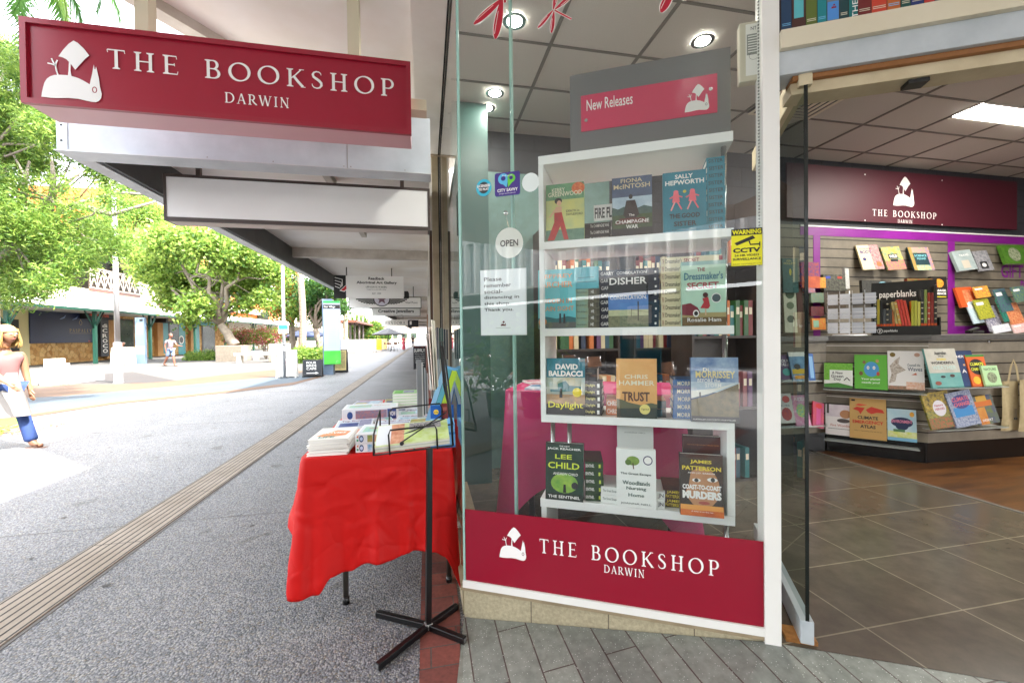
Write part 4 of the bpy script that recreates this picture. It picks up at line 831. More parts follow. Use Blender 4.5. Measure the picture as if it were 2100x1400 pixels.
def limb(g, a, b, r0, r1, seed, n=7, wob=.05):
    rr = random.Random(seed); a, b = Vector(a), Vector(b); L = (b-a).length; pts = []
    for i in range(n+1):
        t = i/n; p = a.lerp(b, t); k = wob*L*math.sin(PI*t); pts.append(p+V(rr.uniform(-k, k), rr.uniform(-k, k), rr.uniform(-k, k)))
    g.tube(pts, [r0+(r1-r0)*i/n for i in range(n+1)], 8)
def tree(base, clumps, label, n, ll, lw, mats, seed, r0, forks, name='leafy_tree', wts=(.4, .3, .2, .1)):
    t = thing(name, tuple(base), label, 'tree'); g = MB().mat(BARK); 
    f0 = Vector(forks); limb(g, base, f0, r0, r0*.75, seed, wob=.04)
    rr = random.Random(seed); tops = sorted(clumps, key=lambda c: -c[3])[:9]
    for i, c in enumerate(tops): limb(g, f0, V(*c[:3]), r0*.5, r0*.1, seed+i, wob=.09)
    for i, c in enumerate(clumps):
        q = V(*tops[i % len(tops)][:3]); limb(g, f0.lerp(q, .6), V(*c[:3]), r0*.16, r0*.05, seed+50+i, 4, .1)
    g.build('trunk', t); leaves('crown', t, clumps, n, ll, lw, mats, seed, wts=wts); return t
def cp(lst, Y, dy=0): 
    out = []; r = random.Random(int(Y*7))
    for px, py, pr in lst:
        y = Y+r.uniform(-dy, dy); q = at(px, py, y=y); k = (q-CP).dot(_F)/FPX; out.append((q.x, q.y, q.z, pr*k))
    return out
# round tree in the planter
b = V(pc.x, pc.y+1.2, ph)
cl = cp([(300, 520, 34), (345, 500, 40), (400, 500, 38), (450, 505, 40), (500, 520, 36), (540, 545, 32), (330, 560, 36), (380, 575, 40), (430, 575, 40), (480, 570, 36), (520, 590, 32), (350, 610, 26), (400, 625, 28), (440, 640, 22), (300, 560, 22), (545, 610, 20), (575, 560, 18), (385, 650, 12), (505, 625, 20), (375, 545, 30), (470, 540, 34)], b.y, 2.2)
q = at(452, 665, y=b.y)
tree(b, cl, 'broad bright green tree growing from the square stone planter', 40000, .22, .12, LF, 3, .30, q, wts=(.4, .15, .4, .05))
# feathery near tree over the left edge
b = PX(-190, 850); b = V(b.x, b.y, 0)
cl = cp([(10, 120, 55), (70, 150, 45), (-30, 200, 70), (40, 240, 55), (100, 270, 45), (20, 300, 60), (70, 330, 45), (160, 300, 38), (10, 380, 45), (210, 350, 34), (160, 250, 30), (230, 320, 26), (-20, 450, 70), (40, 460, 55), (100, 470, 50), (20, 540, 60), (80, 540, 55), (140, 520, 48), (160, 535, 30), (60, 590, 36), (105, 572, 30), (10, 600, 36), (200, 480, 36), (238, 500, 28), (150, 430, 24), (225, 410, 22), (120, 380, 18)], 11, 1.4)
q = at(-60, 520, y=10.5)
T = tree(b, cl, 'feathery pale green tree leaning in from the left edge of the plaza', 80000, .10, .024, LF, 9, .2, q, wts=(.4, .25, .25, .1))
g = MB().mat(BARK)
for pts in ([(-30, 560), (60, 470), (150, 420), (240, 395), (330, 400)], [(60, 470), (105, 400), (170, 350)], [(40, 480), (50, 380), (60, 330)], [(100, 445), (110, 370), (105, 320)], [(150, 420), (230, 440), (330, 410)], [(20, 510), (5, 420), (15, 350)]):
    P = [at(px, py, y=10.6) for px, py in pts]; g.tube(P, [.075-.055*i/(len(P)-1) for i in range(len(P))], 8)
g.build('branches', T)
# mid tree behind the light pole
b = V(at(300, 690, y=44).x, 44, 0)
cl = cp([(230, 450, 34), (275, 430, 36), (320, 450, 30), (250, 495, 32), (290, 500, 30), (330, 490, 26), (215, 500, 26), (335, 540, 20), (190, 470, 28), (345, 470, 18), (290, 390, 26), (240, 390, 24), (360, 520, 16)], 40, 2.0)
q = at(275, 575, y=43)
tree(b, cl, 'taller tree rising behind the lattice balcony and the light pole', 34000, .22, .08, LF, 21, .3, q, wts=(.35, .15, .4, .1))
# darker trees by the palms
for (bx, by), px, Y, seed, label, w_ in (((600, 722), [(560, 500, 26), (590, 545, 26), (600, 590, 30), (575, 630, 28), (610, 640, 22), (560, 570, 22), (590, 610, 24)], 38, 31, 'yellow green tree with orange tinged leaves left of the tall palm', (.2, .1, .5, .2)), ((660, 718), [(640, 590, 24), (670, 580, 20), (650, 620, 26), (680, 615, 20), (655, 650, 20), (630, 610, 20), (700, 630, 14), (665, 560, 20)], 36, 41, 'dark green tree behind the directory pylon', (.35, .5, .14, .01)),
    ((775, 712), [(765, 690, 14), (780, 685, 12), (755, 680, 12), (790, 690, 10), (770, 670, 12)], 60, 51, 'pale green tree far along the street beyond the dark posts', (.3, .1, .55, .05)), ((735, 714), [(722, 670, 14), (735, 660, 14), (745, 680, 12), (728, 690, 10)], 58, 52, 'light green tree seen behind the dark posts', (.3, .1, .55, .05))):
    b = PX(bx, by); k = 1.0; cl = cp(px, Y, 1.5); b = V(at(bx, by, y=Y).x, Y, 0); q = V(cl[2][0], Y, max(1.8, min(c[2] for c in cl)-1.0)); tree(b, cl, label, 12000, .22, .12, LD, seed, .28, q, wts=w_)
# palms
PB = brickmat('palm_bark', 3, .11, .02, '#b8a894', '#a89884', '#857766', 0, rough=.85, nscale=10, rot=(PI/2, 0, 0))
def fronds(parent, c, n, L, seed, mats, down=.5):
    rr = random.Random(seed); g = MB()
    for k in range(n):
        az = 2*PI*k/n+rr.uniform(-.2, .2); el = rr.uniform(-.1, 1.1); pts = []; p = Vector(c); dz = el
        for i in range(12):
            pts.append(p.copy()); d = V(math.cos(az)*math.cos(dz), math.sin(az)*math.cos(dz), math.sin(dz)); p = p+d*L/12; dz -= (.13+down*.12)
        g.mat(mats[k % 3]).tube(pts, [.025*(1-.07*i) for i in range(12)], 4)
        for i in range(2, 12):
            for m in range(6):
                q = pts[i-1].lerp(pts[i], m/6); t = (pts[i]-pts[i-1]).normalized(); s = t.cross(V(0, 0, 1)).normalized()
                for sg in (-1, 1):
                    e = q+(s*sg*.8+t*.55+V(0, 0, -rr.uniform(.3, .9)))*L*.13*(1.15-abs(i-6)/8); w = t*.016*L/2
                    g.add([q-w, q+w, e], [(0, 1, 2)])
    return g.build('fronds', parent)
def palm(px, py, h, r, label, seed, Y=None, L=2.6):
    b = PX(px, py) if Y is None else V(at(px, 690, y=Y).x, Y, 0); t = thing('palm_tree', tuple(b), label, 'palm tree'); g = MB().mat(PB); n = 24
    g.tube([(b.x+.12*math.sin(i*.2), b.y, h*i/n) for i in range(n+1)], [r*(1.35 if i == 0 else 1.0)*(1-.25*i/n)*(1+.05*(i % 2)) for i in range(n+1)], 12); g.build('trunk', t); fronds(t, (b.x+.12*math.sin(n*.2), b.y, h), 16, L, seed, LD); return t
palm(619, 730, 9, .26, 'tall pale ringed palm trunk right of the slim silver pole', 1)
palm(707, 722, 8.5, .22, 'pale ringed palm trunk between the directory pylon and the dark posts', 2)
palm(672, 716, 8, .2, 'palm trunk standing behind the top of the directory pylon', 3, Y=44)
# overhanging palm, upper left
q = at(-60, -190, y=9); t = thing('palm_tree', (q.x, q.y, 0), 'palm whose drooping fronds hang into the sky above the big red sign', 'palm tree'); g = MB().mat(PB); g.tube([(q.x, q.y, q.z*i/20) for i in range(21)], [.2]*21, 12); g.build('trunk', t); fronds(t, tuple(q), 22, 3.0, 5, LD, .8)
# flowering shrubs and low planting
def shrub(px, py, pr, Y, n, label, mats, seed, name='flowering_shrub', wts=(.3, .2, .3, .2), ll=.12):
    cl = cp([(px+dx, py+dy, pr) for dx, dy in ((-pr, 2), (0, -3), (pr, 1), (pr*.4, 5), (-pr*.5, 6))], Y, .5); q = at(px, py, y=Y); t = thing(name, (q.x, q.y, 0), label, 'shrub'); g = MB().mat(BARK)
    for i, c in enumerate(cl): limb(g, (q.x, q.y, 0), c[:3], .05, .015, seed+i, 5, .1)
    g.build('stems', t); leaves('foliage', t, cl, n, ll, ll*.5, mats, seed, wts=wts)
PK = [leafmat('#7a9a3a', '#a8c850'), leafmat('#5a8028', '#80a838'), leafmat('#b0584a', '#d88070'), leafmat('#c87a8a', '#e8a0a8')]
shrub(495, 690, 18, 31, 5000, 'arching pink flowering bush right of the stone planter', PK, 71); shrub(545, 688, 18, 30, 5000, 'arching pink flowering bush behind the narrow block pier', PK, 72)
shrub(620, 728, 12, 24, 3500, 'low clipped green hedge bush at the foot of the tall palm', LF, 73, 'hedge_bush', (.3, .2, .4, .1)); shrub(648, 727, 11, 24, 3500, 'low clipped green hedge bush against the directory pylon', LF, 74, 'hedge_bush', (.3, .2, .4, .1))
shrub(400, 733, 9, 30, 2500, 'low ground planting beneath the teal shop window', LF, 75, 'low_shrub', (.3, .2, .3, .2)); shrub(430, 733, 9, 30, 2500, 'low ground planting just left of the stone planter', LF, 76, 'low_shrub', (.3, .2, .3, .2))
# ================================================================ people
def skinmesh(pts, edges, sub=2):
    """pts: list of (x,y,z,r); returns verts, faces of the grown surface"""
    me = bpy.data.meshes.new('sk'); me.from_pydata([p[:3] for p in pts], edges, []); ob = bpy.data.objects.new('sk', me); COL.objects.link(ob)
    md = ob.modifiers.new('s', 'SKIN'); md.use_smooth_shade = True
    for i, p in enumerate(pts): me.skin_vertices[0].data[i].radius = (p[3], p[4] if len(p) > 4 else p[3])
    me.skin_vertices[0].data[0].use_root = True
    if sub: sm_ = ob.modifiers.new('u', 'SUBSURF'); sm_.levels = sub; sm_.render_levels = sub
    dg = bpy.context.evaluated_depsgraph_get(); ev = ob.evaluated_get(dg); m = ev.to_mesh()
    r = ([tuple(v.co) for v in m.vertices], [tuple(p.vertices) for p in m.polygons]); ev.to_mesh_clear(); bpy.data.objects.remove(ob); return r
def addskin(mb, pts, edges, sub=2):
    v, f = skinmesh(pts, edges, sub); mb.smooth = True; mb.add(v, f); mb.smooth = False
def person(loc, heading, H, label, legs=(.35, -.3), knees=(.1, .5), arms=(.3, -.3), elbows=(.3, .3), top='#888', bottom='#446', skin='#c89878', hair='#4a3626', skirt=None, longhair=False, sleeves=True, trousers=1.0, shoes='#3a2a20', fingers=False, sit=False, group=None, dress=False, cat='person'):
    t = thing('person', tuple(loc), label, cat, group, 0); fz = V(math.sin(heading), math.cos(heading), 0); lf = V(-fz.y, fz.x, 0); up = V(0, 0, 1); o = Vector(loc)
    P = lambda f, l, z: o+fz*(f*H)+lf*(l*H)+up*(z*H)
    hipz = .52 if not sit else .30
    J = {}
    def leg(s, a, kb):
        h = P(0, s*.052, hipz); d = fz*math.sin(a)-up*math.cos(a); k = h+d*(.245*H); d2 = fz*math.sin(a-kb)-up*math.cos(a-kb); an = k+d2*(.235*H); return h, k, an
    L = leg(1, legs[0], knees[0]); R_ = leg(-1, legs[1], knees[1])
    low = min(L[2].z, R_[2].z)-.035*H; sh = o.z-low
    def arm(s, a, eb):
        s0 = P(.0, s*.112, hipz+.285); d = fz*math.sin(a)-up*math.cos(a)+lf*s*.10; e = s0+d.normalized()*(.17*H); d2 = fz*math.sin(a+eb)-up*math.cos(a+eb); w = e+d2*(.145*H); return s0, e, w, w+d2*(.05*H), d2
    AL = arm(1, arms[0], elbows[0]); AR = arm(-1, arms[1], elbows[1])
    pv = P(0, 0, hipz+.02); wa = P(.005, 0, hipz+.11); ch = P(-.005, 0, hipz+.22); nk = P(0, 0, hipz+.325); hd = P(.02, 0, hipz+.40)
    pts = []; ed = []
    def p_(v, r, r2=None): q = v+up*sh; pts.append((q.x, q.y, q.z, r*H, (r2 or r)*H)); return len(pts)-1
    ip = p_(pv, .075, .06); iw = p_(wa, .068, .052); ic = p_(ch, .08, .06); ink = p_(nk, .030); ih = p_(hd, .034); ed += [(ip, iw), (iw, ic), (ic, ink), (ink, ih)]
    for LL in (L, R_):
        a = p_(LL[0], .05); b = p_(LL[1], .036); m = p_(LL[1].lerp(LL[2], .35), .036); c = p_(LL[2], .019); d = p_(LL[2]+fz*(.075*H)-up*(.022*H), .017, .014); hl = p_(LL[2]-fz*(.02*H)-up*(.018*H), .016); ed += [(ip, a), (a, b), (b, m), (m, c), (c, d), (c, hl)]
    hands = []
    for AA in (AL, AR):
        a = p_(AA[0], .034); b = p_(AA[1], .025); m = p_(AA[1].lerp(AA[2], .3), .024); c = p_(AA[2], .015); d = p_(AA[3], .017, .011); ed += [(ic, a), (a, b), (b, m), (m, c), (c, d)]
        dd = AA[4]; sd = fz if abs(dd.dot(fz)) < .8 else up; sd = (sd-dd*sd.dot(dd)).normalized()
        if fingers:
            for k, ln in enumerate((.040, .046, .043, .034)):
                bs_ = AA[3]+sd*((k-1.5)*-.0095*H); m1 = bs_+dd*(ln*.55*H); e1 = m1+(dd+lf*.35).normalized()*(ln*.5*H); x = p_(bs_, .006); y = p_(m1, .0056); z = p_(e1, .0045); ed += [(d, x), (x, y), (y, z)]
            x = p_(AA[2]+dd*(.018*H)+sd*(.014*H), .007); y = p_(AA[2]+dd*(.045*H)+sd*(.028*H), .0055); ed += [(c, x), (x, y)]
        else: x = p_(AA[3]+dd*(.035*H), .009); ed += [(d, x)]
    g = MB().mat(col(skin, rough=.5)); addskin(g, pts, ed, 2 if fingers else 1)
    hc = hd+up*(sh+.035*H)+fz*(.008*H); F = Matrix(((lf.x*-1, fz.x, 0, hc.x), (lf.y*-1, fz.y, 0, hc.y), (0, 0, 1, hc.z), (0, 0, 0, 1)))
    hv = MB(); hv.sphere((0, 0, 0), .047*H, .058*H, .068*H, 16, 12); vs_ = []
    for p in hv.v:
        k = max(0, -p.z/(.068*H)); vs_.append((p.x*(1-.32*k*k), p.y*(1-.18*k)+.012*H*k, p.z))
    g.smooth = True; g.add(vs_, hv.f, F); g.smooth = False
    g.add([(-.008*H, .055*H, -.012*H), (.008*H, .055*H, -.012*H), (0, .072*H, -.012*H), (0, .056*H, .018*H)], [(0, 2, 1), (0, 3, 2), (1, 2, 3)], F)
    for s in (-1, 1): g.mat(col(skin, rough=.5)).sphere((s*.047*H, 0, -.004*H), .005*H, .012*H, .016*H, 8, 6, F); g.mat(PWHITE).sphere((s*.018*H, .0525*H, .006*H), .009*H, .004*H, .005*H, 8, 6, F); g.mat(BLACK).sphere((s*.018*H, .0555*H, .006*H), .004*H, .002*H, .004*H, 8, 6, F)
    g.mat(col('#a0544c', rough=.5)).sphere((0, .054*H, -.034*H), .014*H, .004*H, .004*H, 8, 6, F); g.build('body', t)
    HM = col(hair, hair if not longhair else '#8a6c3c', .6, 0, 60); g = MB().mat(HM); hv = MB(); hv.sphere((0, 0, 0), 1, 1, 1, 20, 14); vs_ = []; r = random.Random(3)
    for p in hv.v:
        q = Vector(p); back = q.y < .25; dz = q.z
        if longhair: k = 1.0+.22*max(0, -dz); vs_.append((q.x*.068*H*k, (q.y*.072-.014)*H*(1.0 if q.y > 0 else k), (dz*.078+.006-(.04 if dz < -.2 else 0))*H))
        else: vs_.append((q.x*.051*H, (q.y*.062-.006)*H, (max(dz, -.35 if q.y < .0 else .25)*.074+.004)*H))
    if longhair:
        keep = [f for f in hv.f if not all(hv.v[i].y > .35 and hv.v[i].z < .35 for i in f)]
    else: keep = [f for f in hv.f if not all(hv.v[i].y > .35 and hv.v[i].z < .45 for i in f)]
    g.smooth = True; g.add(vs_, keep, F)
    if longhair:
        g.smooth = False
        for k in range(240):
            a = r.uniform(PI*.02, PI*2-.02); x, y = math.cos(a+PI/2), math.sin(a+PI/2)
            if y > .5: continue
            p0 = V(x*.062*H, (y*.066-.01)*H, r.uniform(-.01, .05)*H); p1 = V(x*.082*H*r.uniform(.9, 1.1), (y*.085-.014)*H, -.055*H*r.uniform(.8, 1.2)); p2 = V(x*.080*H*r.uniform(.8, 1.1), (y*.08-.014)*H, -.098*H*r.uniform(.85, 1.15)); w_ = .0032*H
            g.tube([p0, p1, p2], [w_, w_*1.3, w_*.5], 5, F)
    g.build('hair', t)
    Q = lambda v: v+up*sh
    def cloth(name, items, edges, c, rough=.8, c2=None): g = MB().mat(col(c, c2, rough, 0, 8)); addskin(g, [(Q(v).x, Q(v).y, Q(v).z, r*H, r2*H) for v, r, r2 in items], edges, 2); g.build(name, t)
    it = [(P(0, 0, hipz+.04), .086, .068), (wa, .078, .062), (P(0, 0, hipz+.2), .088, .070), (P(0, 0, hipz+.285), .062, .05)]; e = [(0, 1), (1, 2), (2, 3)]
    it += [(AL[0]-up*.01*H, .040, .040), (AR[0]-up*.01*H, .040, .040)]; e += [(2, 4), (2, 5)]
    if sleeves: it += [(AL[0].lerp(AL[1], .62), .036, .036), (AR[0].lerp(AR[1], .62), .036, .036)]; e += [(4, 6), (5, 7)]
    cloth('dress_top' if dress else 'shirt', it, e, top)
    if not (dress and not skirt):
        f = trousers; it = [(P(0, 0, hipz+.03), .084, .066)]; e = []
        for LL in (L, R_):
            n0 = len(it); it.append((LL[0], .060, .060)); e.append((0, n0))
            if f > .5: it += [(LL[1], .044, .044), (LL[1].lerp(LL[2], .55), .044, .044), (LL[1].lerp(LL[2], .96), .046, .046)]; e += [(n0, n0+1), (n0+1, n0+2), (n0+2, n0+3)]
            else: it += [(LL[0].lerp(LL[1], .9), .054, .054)]; e += [(n0, n0+1)]
        cloth('trousers' if f > .5 else 'shorts', it, e, bottom, c2=None)
    if skirt:
        c_, zb, rb = skirt; g = MB().mat(col(c_, rough=.8)); prof = [(.07, hipz+.13), (.082, hipz+.06), (.10, hipz-.02), (rb, zb)]; n = 28; vs_ = []
        for i, (rr, zz) in enumerate(prof):
            for j in range(n): a = 2*PI*j/n; w_ = 1+(.10*math.sin(a*5)+.05*math.sin(a*9+1))*(i/3)**2; q = Q(P(rr*w_*math.sin(a)*1.1, rr*w_*math.cos(a)*.85, zz)); vs_.append(tuple(q))
        g.smooth = True; g.add(vs_, [(i*n+j, i*n+(j+1) % n, (i+1)*n+(j+1) % n, (i+1)*n+j) for i in range(3) for j in range(n)]); g.build('skirt', t)
    for LL in (L, R_):
        g = MB().mat(col(shoes, rough=.5)); a = Q(LL[2]); an = math.atan2(fz.x, fz.y); F2 = Matrix.Translation((a.x, a.y, a.z-.036*H)) @ Matrix.Rotation(-an, 4, 'Z'); g.bbox(-.024*H, .024*H, -.04*H, .105*H, -.006*H, .004*H, .003, F2)
        g.box(-.025*H, .025*H, .045*H, .06*H, .004*H, .030*H, F2); g.build('sandal', t)
    return t
hR = math.pi/2+YAW      # heading for "walking to the right of the picture"
b = PX(72, 918); person((b.x-.28, b.y, 0), hR, 1.50, 'blonde woman in a pink sleeveless top and white skirt over jeans walking right', (.32, -.42), (.02, .45), (.10, .42), (.12, .55), top='#8a5c5a', bottom='#22396a', skin='#94684e', hair='#b89a60', longhair=True, sleeves=False, skirt=('#7a7672', .30, .145), shoes='#5a3a2a', fingers=True)
b = PX(350, 751); kk = (b-CP).dot(_F)/FPX; person(b, hR+.2, 66*kk*1.02, 'man in a grey shirt and blue shorts walking across the plaza', (.22, -.25), (.05, .3), (.5, -.2), (.9, .4), top='#6f6468', bottom='#6a7c9a', skin='#7a4e3c', hair='#3a2a22', trousers=.3)
b = PX(828, 718); kk = (b-CP).dot(_F)/FPX; person(b, 0.15, 31*kk*1.0, 'woman in a long rose red dress walking away far down the footpath', (.15, -.15), (.05, .1), (.1, -.1), (.1, .1), top='#b84a58', bottom='#b84a58', skin='#9a6a54', hair='#241a16', skirt=('#b84a58', .08, .115), dress=True, sleeves=False)
b = PX(465, 735); b = V(b.x, b.y+3, 0); kk = (b-CP).dot(_F)/FPX; person(b, 2.4, 48*kk, 'person in a grey shirt standing half hidden behind the stone planter', (.05, -.05), (0, 0), (.1, -.1), (.2, .1), top='#8a8a94', bottom='#2a2a30', skin='#7a4e3c', hair='#1a1412')
b = PX(268, 745); b = V(b.x-1.3, b.y+1.5, 0); kk = (b-CP).dot(_F)/FPX; person(b, 1.7, 1.55, 'seated person in a pale blue shirt in front of the dark shop window', (1.45, 1.45), (1.45, 1.45), (.4, .4), (.9, .9), top='#6a84b8', bottom='#3a3a44', skin='#a07058', hair='#241a16', sit=True)
g = MB().mat(DK); g.bbox(b.x-.3, b.x+.3, b.y-.25, b.y+.35, .32, .38, .01); 
for s in (-1, 1): g.box(b.x+s*.25-.03, b.x+s*.25+.03, b.y-.2, b.y+.3, 0, .33)
tag(g.build('bench'), 'low dark bench under the seated person by the shop window', 'bench')
b = PX(847, 712); kk = (b-CP).dot(_F)/FPX; person((b.x, b.y, 0), 2.8, 1.5, 'distant person in dark clothes standing by the last shopfronts', (.05, -.05), (0, 0), (.1, -.1), (.2, .1), top='#22222a', bottom='#1a1a20', skin='#8a5c48', hair='#1a1412')
# ================================================================ trestle table with red cloth
TX0, TX1, TY0, TY1, TZ = -.585, .115, 2.12, 3.95, .735
tb = thing('folding_table', ((TX0+TX1)/2, (TY0+TY1)/2, 0), 'folding trestle table hidden under the red cloth', 'table')
g = MB().mat(col('#c9c4ba', rough=.5)); g.bbox(TX0+.01, TX1-.01, TY0+.01, TY1-.01, TZ-.035, TZ-.004, .006); g.build('tabletop', tb)
LM_ = col('#4a4640', rough=.35, metal=.6)
for (xx, yy, kx) in ((-.405, 2.155, -.10), (.10, 2.22, .0), (-.41, 3.85, -.1), (.06, 3.85, 0)):
    g = MB().mat(LM_); g.tube([(xx+.09, yy+.12, TZ-.036), (xx+.07, yy+.09, .46), (xx+.045, yy+.05, .36), (xx+.0, yy+.01, .27), (xx, yy, .18), (xx, yy, .03)], .0135, 10); g.mat(BLACK).tube([(xx, yy, 0), (xx, yy, .035)], .017, 10); g.build('leg', tb)
# cloth: flat top and a skirt falling from the edge with folds
CX0, CX1, CY0 = TX0-.005, TX1+.004, TY0-.006
mm_, nt, b = newmat('red_cloth'); v = coords(nt); b.inputs['Base Color'].default_value = (*lin('#be0f0b'), 1); b.inputs['Roughness'].default_value = .55; b.inputs['Specular IOR Level'].default_value = .25
n1 = noise(nt, v, 7, 3); vo = nt.nodes.new('ShaderNodeTexVoronoi'); vo.feature = 'DISTANCE_TO_EDGE'; vo.inputs['Scale'].default_value = 6.5; 
mp = nt.nodes.new('ShaderNodeMix'); mp.data_type = 'VECTOR'; mp.inputs[0].default_value = .12; ns_ = nt.nodes.new('ShaderNodeTexNoise'); ns_.inputs['Scale'].default_value = 3; nt.links.new(v, ns_.inputs['Vector']); nt.links.new(v, mp.inputs[4]); nt.links.new(ns_.outputs['Color'], mp.inputs[5]); nt.links.new(mp.outputs[1], vo.inputs['Vector'])
cr_ = ramp(nt, vo.outputs['Distance'], ((0, (0, 0, 0)), (.10, (.7,)*3), (.4, (1,)*3))); ad = nt.nodes.new('ShaderNodeMath'); ad.operation = 'MULTIPLY_ADD'; ad.inputs[1].default_value = .8; nt.links.new(n1, ad.inputs[0]); nt.links.new(cr_, ad.inputs[2]); bump(nt, b, ad.outputs[0], .22, .010)
CL = mm_
per = []   # (x, y, nx, ny, s)
rad = .03
def addp(x, y, nx, ny): per.append((x, y, nx, ny))
n1_ = 46
for i in range(n1_): addp(CX0, TY1-(TY1-CY0-rad)*i/n1_, -1, 0)
for i in range(13): a = PI+PI/2*i/12; addp(CX0+rad+rad*math.cos(a), CY0+rad+rad*math.sin(a), math.cos(a), math.sin(a))
n2_ = 70
for i in range(1, n2_): addp(CX0+rad+(CX1-CX0-2*rad)*i/n2_, CY0, 0, -1)
for i in range(13): a = -PI/2+PI/2*i/12; addp(CX1-rad+rad*math.cos(a), CY0+rad+rad*math.sin(a), math.cos(a), math.sin(a))
for i in range(1, 40): addp(CX1, CY0+rad+(TY1-CY0-rad)*i/40, 1, 0)
n0 = n1_; cL = n1_+6; fr0 = n1_+13; fr1 = fr0+n2_-2; cR = fr1+7
def interp(tab, x):
    if x <= tab[0][0]: return tab[0][1]
    for (a, b_), (c, d) in zip(tab, tab[1:]):
        if x <= c: t = (x-a)/(c-a); t = t*t*(3-2*t)*.6+t*.4; return b_+(d-b_)*t
    return tab[-1][1]
drop = [(0, .30), (n1_-9, .29), (n1_-2, .32), (cL, .63), (fr0+6, .62), (fr0+10, .56), (fr0+16, .545), (fr0+30, .515), (fr0+50, .49), (fr1-6, .48), (fr1-1, .52), (cR, .70), (cR+5, .52), (cR+18, .50), (len(per), .45)]
RW = random.Random(12); WR = [(RW.uniform(n1_-6, fr1+4), RW.uniform(.05, .95), RW.uniform(-.9, .9), RW.uniform(3, 11), RW.uniform(.003, .007)*RW.choice((1, -1))) for _ in range(34)]
def wrk(i, v_):
    s_ = 0
    for a, b_, sl_, ln, am in WR:
        di, dv = (i-a)/10, (v_-b_)*3; L1 = math.hypot(1, sl_); al = (di+dv*sl_)/L1; pe = (-di*sl_+dv)/L1
        s_ += am*math.exp(-(pe/.09)**2-(al/(ln/10))**2)
    return s_
g = MB().mat(CL); nv = 44; vsx = []
for i, (x, y, nx, ny) in enumerate(per):
    L_ = interp(drop, i); cw = math.exp(-((i-cL)/7)**2); cw2 = math.exp(-((i-cR)/6)**2)
    for j in range(nv+1):
        v_ = j/nv; e = v_**1.25
        f = .012*math.sin(i*.21+.6)+.005*math.sin(i*.47+1.9)+.002*math.sin(i*.9)
        out = .006+e*(.028+f*1.5*(.4+.6*v_))+cw*e*.060+cw2*e*.020
        if i < n1_: out += e*.028*(1+math.sin(i*.5))*(.5)+.03*e
        if i > cR+3: out = .004+e*.015*(1+math.sin(i*.6))*.5; 
        out += wrk(i, v_)*min(1, v_*5) + (.0035*math.exp(-((i-fr0-24)/1.1)**2)+.0035*math.exp(-((i-fr0-49)/1.1)**2)+.003*math.exp(-((v_-.42)/.02)**2))*min(1, v_*6)
        tx, ty = -ny, nx; sl = .008*math.sin(i*.23+v_*3)*e
        dz = L_*v_+.004*math.sin(i*.31+j*.2)*e
        r0 = min(1, v_*14); vsx.append((x+nx*(out*r0)+tx*sl, y+ny*(out*r0)+ty*sl, TZ-dz))
g.smooth = True; m_ = len(per)
g.add(vsx, [(i*(nv+1)+j, (i+1)*(nv+1)+j, (i+1)*(nv+1)+j+1, i*(nv+1)+j+1) for i in range(m_-1) for j in range(nv)])
g.add([(p[0], p[1], TZ) for p in per], [list(range(m_))]); o = g.build('tablecloth'); sd = o.modifiers.new('th', 'SOLIDIFY'); sd.thickness = .0015; sd.offset = -1
tag(o, 'bright red cloth draped over the trestle table with a long pointed corner', 'tablecloth')
# ---- things on the table
def place(mb, name, loc, rz, label, cat, group=None):
    o = mb.build(name, None, Matrix.Translation(loc) @ Matrix.Rotation(rz, 4, 'Z')); return tag(o, label, cat, group)
C_ = col; Zt = TZ+.0022
NB = [C_('#f4f1ec', rough=.5), C_('#e8762a', '#f0d8c0', .4, 0, 30)]
for k in range(6):   # stack of magazines, front left
    mb = flatbook(.185, .27, .0125, C_('#efece8', rough=.4), PAPER, [], [('r', .02, .98, .05, .95, C_('#f2efe8')), ('p', [(.1, .3), (.5, .75), (.9, .62), (.85, .3), (.4, .15)], C_('#e8823a', '#e8a878', .4, 0, 20)), ('t', 'MOVIES', .15, .8, .45, .6, PWHITE, .03), ('t', 'LIFE', .2, .6, .12, .26, C_('#3a8a8a'), .03)], 'page')
    place(mb, 'magazine', (-.568+.004*((k*5) % 3), 2.135+.004*((k*7) % 3), Zt+.0127*k), math.radians(-1.5+((k*37) % 5)), 'white edged orange magazine, %s of the corner stack' % (ORD[k] if k < 5 else 'topmost'), 'magazine', 'orange covered magazine stack')
def boxset(x, y, w_, d_, h_, rz, label, arts, tops=(), z=0):
    mb = MB().mat(C_('#e9e9ec', rough=.35)); mb.bbox(0, w_, 0, d_, 0, h_, .002); art(mb, frame((0, -.0003, 0), (1, 0, 0), (0, 0, 1)), w_, h_, arts); art(mb, frame((0, 0, h_+.0003), (1, 0, 0), (0, 1, 0)), w_, d_, tops); place(mb, 'boxed_calendar', (x, y, Zt+z), rz, label, 'calendar box')
PH = [C_('#3a8ab8', '#d8e8ee', .35, 0, 40), C_('#6a9a4a', '#c89a5a', .35, 0, 40), C_('#c8604a', '#e8c8b0', .35, 0, 40), C_('#1c2f6a', '#2a4a9a', .35, 0, 20), C_('#58a8c0', '#b8d8a0', .35, 0, 50), C_('#b8b4c8', '#5a6a9a', .4, 0, 40)]
A1 = lambda k: [('e', .12, .5, .045, .38, C_('#24457a')), ('e', .12, .5, .03, .22, C_('#c8d8f0')), ('r', .24, .34, .12, .88, PH[k % 6]), ('r', .35, .47, .12, .88, PH[(k+1) % 6]), ('r', .48, .62, .12, .88, PH[(k+4) % 6]), ('r', .63, .9, .06, .94, C_('#1d2a55')), ('t', 'WORDS', .66, .87, .25, .75, PWHITE, .04), ('p', [(.02, .7), (.06, .9), (.06, .6)], C_('#e07a2a')), ('e', .045, .35, .02, .12, C_('#2a9a6a'))]
